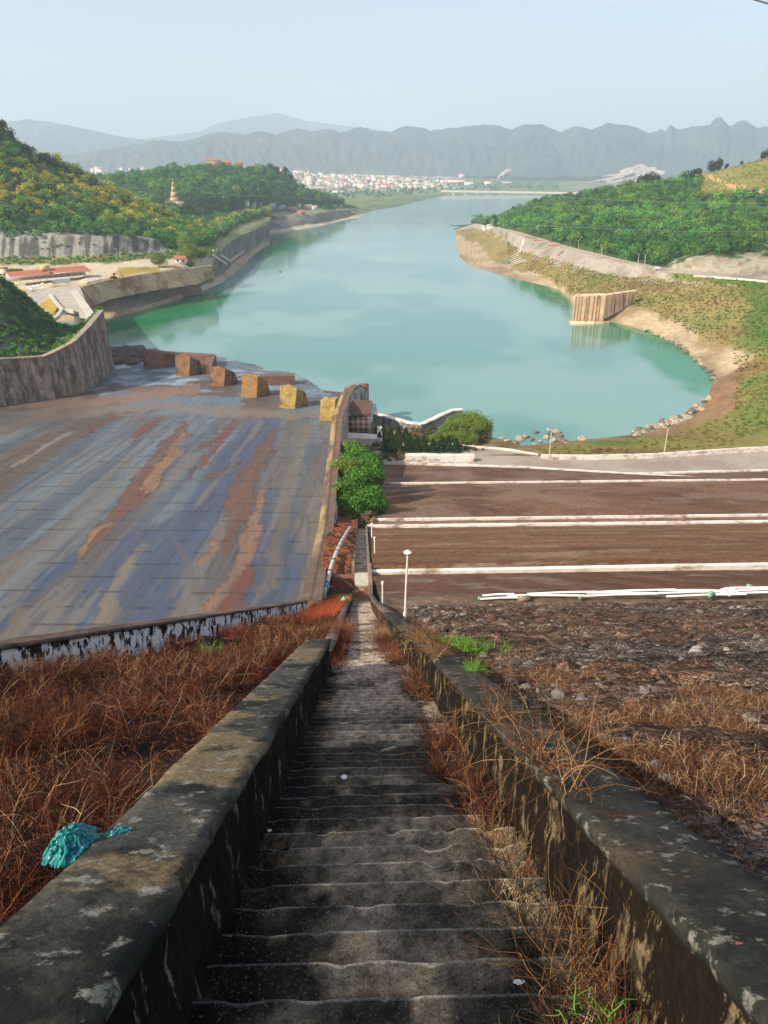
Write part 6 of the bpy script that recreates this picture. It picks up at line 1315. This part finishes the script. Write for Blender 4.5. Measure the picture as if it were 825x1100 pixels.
# straw and creepers on the rubble side
DRY = [(.25, .115, .055), (.17, .07, .035), (.34, .21, .11), (.07, .035, .022), (.44, .34, .2)]
gr_ = lambda u, d: 98 - 1.37 - .577*d + (fbm((u+YAW*d)/2.5, (d-YAW*u)/2.5, 0, 6, 4) - .5)*.45
P = region(22000, 1.0, 8.2, lambda d: 1.27 + 0*d, lambda d: np.interp(d, [1, 4, 6, 8.2], [3.2, 4.6, 3.6, 1.8]), gr_, .7, 9, .9); add_stems('dry_creepers', P, .145, .9, DRY, [.32, .34, .12, .19, .03], .0026, 9, 5, 1.6, 2)
P = region(1800, 7.5, 13, lambda d: 1.2 + 0*d, lambda d: np.interp(d, [7, 13], [3.5, 2.0]), gr_, .8, 10); add_stems('dry_creepers', P, .11, .9, DRY, [.4, .3, .2, .07, .03], .0035, 10, 4, 1.2, 1)
P = region(900, 13, 30, lambda d: .9 + 0*d, lambda d: 9 + 0*d, gr_, 1.2, 12); add_stems('dry_creepers', P, .13, .9, DRY, [.4, .3, .2, .07, .03], .006, 12, 4, 1.2, 1)
# straw heap on the lowest visible steps and twigs at the wall
P = region(1100, 1.1, 2.6, lambda d: .36 + .1*fbm(d*2, 0, 0, 2, 2), lambda d: .84 + 0*d, lambda u, d: ZS - SL*d + .02, .25, 13); add_stems('straw_heap', P, .17, 2.6, [(.46, .35, .19), (.33, .22, .11), (.16, .09, .05), (.58, .48, .29)], [.4, .3, .15, .15], .0022, 13, 6, 2.4, 1)
P = region(190, 1.0, 2.2, lambda d: .62 + 0*d, lambda d: .86 + 0*d, lambda u, d: ZS - SL*d - .02, 0, 14); add_stems('dead_brush', P, .58, .25, [(.17, .07, .03), (.10, .04, .02), (.30, .17, .07), (.03, .018, .012)], [.3, .3, .15, .25], .0024, 14, 6, .8, 2)
P = region(260, 1.9, 3.2, lambda d: .6 + 0*d, lambda d: .84 + 0*d, lambda u, d: ZS - SL*d + .02, 0, 15); add_stems('straw_heap', P, .2, 1.4, [(.36, .2, .09), (.3, .16, .07), (.45, .32, .16)], None, .0022, 15, 6, 2.0, 1)
# green weeds
def tuft(u, d, zf, n, h, label, wid=.004, spread=.2):
    r = np.random.default_rng(int(d*10)); U, D_ = u + r.normal(size=n)*spread, d + r.normal(size=n)*spread; P = np.stack([U + YAW*D_, D_ - YAW*U, zf(U, D_)], 1); c = P[0].copy()
    V_, F_, C_ = stems(P, h*r.uniform(.5, 1.2, n), .4, cols([(.10, .26, .03), (.06, .18, .02), (.18, .30, .05)], n, 5), np.full(n, wid), int(d*7), 4, .8, 1)
    return tag(mk('green_weed', V_, F_, M_twig, col=C_, loc=c), label, 'weed')
tuft(1.60, 10.6, gr_, 420, .28, 'bright green weed patch on the rubble just outside the mossy wall', .009, .28)
tuft(1.12, 6.4, lambda u, d: topA(d) - .04, 90, .16, 'small upright green weed on the mossy wall top', .0045, .05)
tuft(.70, 1.45, lambda u, d: ZS - SL*d + .25, 14, .14, 'tiny green sprig low in the brown twigs by the bottom of the wall', .004, .04)
tuft(-3.2, 13, ground_left, 60, .3, 'yellow-green weed among the red brush', .006, .15)

# loose rubble: the larger stones on the gravel slope
M_rub = mat('rubble_stone', (.10, .085, .07), .95, 4, .5, .6, .03); M_rubp = mat('pale_rubble_stone', (.32, .30, .27), .95, 4, .35, .5, .02)
tmpl = []
for k in range(5):
    me = rock_mesh(40 + k, M_rub); v = np.array([q.co[:] for q in me.vertices]); f = np.array([p.vertices[:] for p in me.polygons]); tmpl.append((v, f))
def rubble(name, n, seed, cols_, slo, shi, d0=2.5, d1=30.5, m=None):
    r = np.random.default_rng(seed); d = d0 + (d1-d0)*r.random(n); u = 1.6 + 22*r.random(n)*(.3 + d/30); k = fbm(u/2.5, d/2.5, 0, 6, 4) + r.normal(size=n)*.06; s = np.argsort(-k)[:n*2//3]; d, u = d[s], u[s]; n = len(d)
    P = np.stack([u + YAW*d, d - YAW*u, 98 - 1.38 - .577*d + (fbm((u + YAW*d)/2.5, (d - YAW*u)/2.5, 0, 6, 4) - .5)*.45 + .02], 1); sc = r.uniform(slo, shi, n)*(.55 + d/34); parts = []
    for i in range(n):
        v, f = tmpl[r.integers(5)]; a_ = r.uniform(0, 6.28); c, s_ = math.cos(a_), math.sin(a_); w_ = np.sign(v)*np.abs(v)**.8*sc[i]*r.uniform(.6, 1.4, 3); w_ = np.stack([w_[:, 0]*c - w_[:, 1]*s_, w_[:, 0]*s_ + w_[:, 1]*c, w_[:, 2]], 1) + P[i]; cc = np.array(cols_[r.integers(len(cols_))])*r.uniform(.7, 1.3); parts.append((w_, f, np.tile(cc, (len(v), 1))))
    V_, F_, C_ = cat(parts); tag(mk(name, V_, F_, M_dam, col=C_), kind='stuff')
rubble('rubble', 9000, 1, [(.09, .07, .06), (.06, .055, .05), (.14, .11, .09), (.12, .08, .06), (.2, .18, .16)], .03, .10)
rubble('gravel', 9000, 2, [(.11, .075, .06), (.07, .055, .05), (.22, .19, .16), (.14, .085, .065)], .012, .045)
for k, (px, py, s, lab) in enumerate([(752, 703, .17, 'large pale stone on top of the small heap on the rubble slope'), (746, 708, .15, 'pale stone at the base of the small heap on the rubble slope'), (759, 707, .13, 'grey stone beside the small pale heap on the rubble slope'), (787, 725, .1, 'single bright stone farther out on the rubble slope'), (640, 753, .06, 'small bright stone lying near the dry creepers'), (600, 707, .08, 'flat pale stone in the middle of the rubble slope')]):
    r_ = ray(px, py); t = -1.38 / (r_[2] + .577*r_[1]) ; p = r_*t + np.array([0, 0, CZ]); o = rock(p + np.array([0, 0, .03]), s, lab, None, None, 'stone', 'stone'); o.data = o.data.copy(); o.data.materials[0] = M_rubp

# ================================================================== PIPES, LAMP, LITTER
def ledge(px, off=0): 
    d = 31.7 + off; x = (px - 412.5)/F*(d*cp + (98-78.75)*sp); return np.array([x, d - .028*x*0, 78.72])
M_pvc = mat('white_pvc', (.78, .76, .72), .5, 2, .06, .0); M_teal = mat('pale_green_plastic', (.20, .36, .29), .6, 3, .15, 0)
pp = [(516, 560, 0), (518, 552, .25), (545, 628, .12), (566, 640, .4), (622, 706, 0), (630, 702, .22), (640, 724, .45), (700, 790, .1), (706, 776, .32), (715, 800, -.12), (770, 862, .2), (782, 870, .42), (760, 850, 0)]
for k, (x0, x1, off) in enumerate(pp):
    A, B = ledge(x0, off), ledge(x1, off); A[2] += .10 + .05*(k % 3); B[2] += .10 + .05*((k+1) % 3); A[2] += (x0-512)*.0011; B[2] += (x1-512)*.0011
    M_ = (A+B)/2 + [0, .08, -.02]; o = mkt('plastic_pipe', [tube([A, M_, B], [.055]*3, 8)], M_pvc, None, loc=A); tag(o, 'long white plastic pipe lying along the ledge below the rubble slope', 'pipe', 'white plastic pipes along the ledge')
for k, (px, off, s, lab) in enumerate([(515, .1, .28, 'pale green box at the lamp end of the white pipes'), (612, .5, .24, 'pale green box where the second pipes begin, farther back'), (623, 0, .32, 'pale green box on the near side of the pipes in mid ledge'), (729, .4, .26, 'pale green box behind the pipes before the white sack'), (762, -.1, .5, 'largest pale green box just before the white sack'), (803, .6, .45, 'pale green box just past the white sack')]):
    p = ledge(px, off); p[2] += (px-512)*.0011; o = empty('plastic_box', p, lab, 'box'); s *= .5; v, f = box((0, 0, 0), (s, s*.8, s), .2, .93); mk('body', v, f, M_teal, o); v, f = box((0, 0, s), (s*1.05, s*.86, s*.12), .2); mk('lid', v, f, M_teal, o)
M_mud = mat('dark_mud', (.10, .08, .065), .95, .3, .4, .6, .2, world=True)
def blob(name, p, s, m, label, catg, seed=0, sub=4, amp=.35, fr=2.2):
    bm = bmesh.new(); bmesh.ops.create_icosphere(bm, subdivisions=sub, radius=1.0); V = np.array([v.co[:] for v in bm.verts]); q = V*fr
    n1 = np.abs(fbm(q[:, 0] + seed, q[:, 1], q[:, 2], seed, 4) - .5)*2; n2 = fbm(q[:, 0]*.5 + 9, q[:, 1]*.5, q[:, 2]*.5, seed + 5, 2)
    V = V*(1 - amp*1.3 + amp*2*n2 - amp*(1 - n1)**3*.9)[:, None]*np.array(s)
    for v, c in zip(bm.verts, V): v.co = c
    me = bpy.data.meshes.new(name); bm.to_mesh(me); bm.free(); me.materials.append(m); o = bpy.data.objects.new(name, me); COL.objects.link(o); o.location = tuple(p); return tag(o, label, catg)
p = ledge(780, .1); blob('white_sack', p + np.array([0, 0, .45]), (.6, .3, .2), M_pvc, 'bulging white sack lying on the pipes', 'sack', 3)
p = ledge(562, .05); v, f = box(p, (.6, .4, .25)); tag(mk('concrete_lump', v, f, M_brc, loc=p), 'brown concrete lump among the white pipes', 'block')
q = chute_at(134, 386); q[2] = 2; blob('mud_bank', q, (19, 24, 9), M_mud, 'dark mound of mud and rock at the end of the curved wall', 'mud bank', 12, 4, .3, 1.6)
# mushroom lamp
b0 = S(1.22, 20.0, 98-1.40-.577*20); h = topd(435, 594, b0); o = empty('garden_lamp', b0, 'white mushroom-topped lamp post outside the bend of the wall', 'lamp post')
mkt('pole', [tube([(0, 0, -.2), (.02, 0, h*.5), (.06, 0, h)], [.038, .03, .026], 10)], M_postd, o); mkt('foot', [tube([(0, 0, -.2), (0, 0, .35)], [.06, .055], 10)], M_postd, o)
mkt('lamp_head', [tube([(.06, 0, h), (.06, 0, h+.03), (.06, 0, h+.09)], [.12, .13, .04], 14)], M_postd, o)
for k, (px, pyb, pyt, d, lab) in enumerate([(411, 655, 627, 30.0, 'thin white post close outside the wall bend, behind the lamp'), (402.5, 600, 578, 72, 'thin white post beside the lower flight parapet'), (399.5, 580, 563, 97, 'short white post below the thick white kerb')]):
    b0 = at(px, pyb, d=d); h = topd(px, pyt, b0); o = empty('thin_post', b0, lab, 'post'); w_ = .035*(1 + k*.9); mkt('pole', [tube([(0, 0, -.5), (0, 0, h)], [w_, w_], 8)], M_postd, o); mkt('cap', [tube([(0, 0, h), (0, 0, h+.12)], [w_*2, w_*1.6], 8)], M_postd, o)
# segmented drain pipe on the red terraces
gp = lambda u, d: S(u, d, float(np.interp(d, [50, 56, 59.5, 126], [98-1.75-.577*50, 65.2, 64.4, 38.2])) + .35)
def on_left(px, py, up=.3, d0=40):
    for d in np.arange(d0, 140, .1):
        p = at(px, py, d=d); dd = d + YAW*p[0]*0
        g_ = float(np.interp(dd, [-3, 50, 56, 59.5, 126], [98-1.62+.577*3-.12, 98-1.75-.577*50, 65.2, 64.4, 38.2]))
        if 60 < dd < 123: q_ = ((dd-60)/9.0) % 1.0; g_ += (q_ - float(sst(q_, .8, 1)))*1.6
        if p[2] <= g_ + up: return p
    return p
way = [(346.5, 641, 55.5), (351, 627, 59), (356.5, 607, 70), (361, 595, 79), (367, 582, 91), (376, 567, 112)]
P = resample(np.array([on_left(q[0], q[1], .55) for q in way]), 1.0); 
for i in range(len(P)): P[i, 2] = max(P[i, 2], 0)
o = empty('drain_pipe', P[0], 'segmented whitish drain pipe snaking down the red terraces', 'pipe'); mkt('pipe', [tube(P, .20 + .0015*(P[:, 1]-55), 10)], mat('dirty_white_pipe', (.5, .46, .4), .8, 2, .2, .1), o, loc=P[0])
for i in range(6, len(P)-1, 4): mkt('band', [tube([P[i]*.6 + P[i-1]*.4, P[i]], .235 + .0017*(P[i, 1]-55), 10)], mat('dark_band', (.07, .06, .055), .8, 2, .1, 0) if i == 6 else bpy.data.materials['dark_band'], o, loc=P[0])
mkt('joint', [tube([P[4]*.5 + P[3]*.5, P[5]], .32, 10)], mat('blue_joint', (.05, .30, .55), .6, 2, .1, 0), o, loc=P[0])
mkt('green_section', [tube(P[:3], .225, 10)], mat('grey_green_plastic', (.3, .38, .3), .6, 2, .1, 0), o, loc=P[0])
P = np.array([on_left(q[0], q[1], .9) for q in [(371, 642), (366, 648), (357, 653), (347, 654.5), (341, 652)]]); o = empty('loose_hose', P[0], 'white and green hose end lying on the ground above the landing', 'hose'); mkt('hose', [tube(resample(P, .4), .075, 8)], M_pvc, o, loc=P[0]); mkt('green_end', [tube(P[:3] - (P[1]-P[0])*.02, .14, 8)], M_teal, o, loc=P[0])
blob('pale_stone', at(362, 634, z=64.75), (1.1, .9, .35), M_rubp, 'pale flat stone on the rusty landing beside the pipe', 'stone', 8)
# litter
def onstep(px, py, dz=0): r_ = ray(px, py); t = -1.8/(r_[2] + .577*r_[1]); p = r_*t; i = math.floor((p[1] + 1.4)/TR); d = -1.4 + (i)*TR; return np.array([p[0], p[1], ZS - SL*d + dz])
p = onstep(370, 848, .012); mkt_ = mkt('bottle_cap', [tube([(0, 0, 0), (0, 0, .012)], [.024, .022], 16)], mat('white_plastic', (.85, .85, .84), .4, 2, .03, 0)); mkt_.location = tuple(p); tag(mkt_, 'round white plastic cap lying on a step', 'bottle cap')
for k, (px, py, s, lab) in enumerate([(556, 1070, .016, 'crumpled white paper in the straw on the lowest steps'), (290, 901, .014, 'pale scrap on a dark step near the brushy wall foot'), (515, 934, .012, 'small white scrap at the straw end of a step')]):
    blob('paper_scrap', onstep(px, py, .006), (s*1.5, s, s*.25), M_pvc, lab, 'litter', 20 + k, 3)
M_bag, n_, b_ = newmat('turquoise_plastic'); nn = link_noise(n_, n_.nodes.new('ShaderNodeTexCoord').outputs['Object'], 14, 4); n_.links.new(mixc(n_, rng_node(n_, nn, .4, .65, 0, 1), (.012, .22, .20), (.01, .12, .18)), b_.inputs['Base Color']); b_.inputs['Roughness'].default_value = .38
def onwall(px, py, v=1.06): r_ = ray(px, py); t = -v/(r_[2] + .577*r_[1]); return r_*t + np.array([0, 0, CZ])
p = onwall(77, 905, 1.08); o = empty('plastic_bag', p, 'crumpled turquoise plastic bag caught between the brush and the thick mossy wall', 'bag')
def crumple(name, c, sx, sy, h, seed, rot):
    nu, nv = 90, 70; U_, V0 = np.meshgrid(np.linspace(-1, 1, nu), np.linspace(-1, 1, nv)); rr_ = np.sqrt(U_**2 + V0**2); th_ = np.arctan2(V0, U_)
    k_ = np.maximum(np.abs(U_), np.abs(V0)) / np.maximum(rr_, 1e-6); a_, b_ = U_*k_, V0*k_; R_ = np.sqrt(a_**2 + b_**2)
    edge = .72 + .5*fbm(np.cos(th_)*2.2 + seed, np.sin(th_)*2.2, 0, seed, 3); x = a_*edge; y = b_*edge
    r1 = np.abs(fbm(x*1.6 + seed, y*1.6, 0, seed + 1, 3) - .5)*2; r2 = np.abs(fbm(x*3.8, y*3.8 + seed, 0, seed + 2, 3) - .5)*2
    z = h*((1 - R_**2)*.75 + .55*(1 - r1)**3*(1 - .5*R_) - .35*(1 - r2)**4*(1 - .6*R_) + .35*(fbm(x, y, 0, seed + 3, 2) - .5)) + .004
    x = x*sx + .012*(fbm(x*3, y*3, 0, seed + 4, 2) - .5); y = y*sy + .012*(fbm(x*30, y*30, 0, seed + 5, 2) - .5)
    cr_, s_ = math.cos(rot), math.sin(rot); P = np.stack([x*cr_ - y*s_ + c[0], x*s_ + y*cr_ + c[1], z + c[2]], -1).reshape(-1, 3); n0 = len(P)
    f = grid_faces(nv, nu); P2 = P.copy(); P2[:, 2] -= .0025; return mk(name, np.concatenate([P, P2]), np.concatenate([f, f[:, ::-1] + n0]), M_bag, o, smooth=False)
crumple('bag_body', (0, 0, -.03), .105, .085, .085, 31, .6); crumple('bag_handle', (.115, .06, -.05), .075, .035, .035, 37, .5)
for k, (px, py) in enumerate([(675*.5 + 457, 1017), (640, 903)]):
    pass
p = onwall(795, 1016, 1.045); v = .45*np.array([(-.02, -.01, 0), (0, -.018, .006), (.022, -.004, .002), (.02, .014, .008), (-.006, .02, .004), (-.024, .008, .009)]); v = np.concatenate([v, v - (0, 0, .0015)]); tag(mk('dry_leaf', v + p, [tuple(range(6)), tuple(range(11, 5, -1))] + [(i, 6+i, 6+(i+1) % 6, (i+1) % 6) for i in range(6)], mat('orange_leaf', (.26, .07, .03), .8, 20, .2, 0), loc=p), 'orange dry leaf lying on the dark mossy wall top', 'leaf')
# ================================================================== HAZE
v = np.array([(-21000, -300, -14), (21000, -300, -14), (21000, 20500, -14), (-21000, 20500, -14), (-21000, -300, 1350), (21000, -300, 1350), (21000, 20500, 1350), (-21000, 20500, 1350)], float)
hm = bpy.data.materials.new('haze_air'); hm.use_nodes = True; n = hm.node_tree; n.nodes.clear(); ov = n.nodes.new('ShaderNodeOutputMaterial'); pv = n.nodes.new('ShaderNodeVolumePrincipled')
pv.inputs['Color'].default_value = (.72, .86, 1.0, 1); pv.inputs['Density'].default_value = 1.0e-4; pv.inputs['Anisotropy'].default_value = .1; n.links.new(pv.outputs[0], ov.inputs['Volume'])
ho = mk('haze', v, [(0, 3, 2, 1), (4, 5, 6, 7), (0, 1, 5, 4), (1, 2, 6, 5), (2, 3, 7, 6), (3, 0, 4, 7)], hm); tag(ho, kind='stuff')
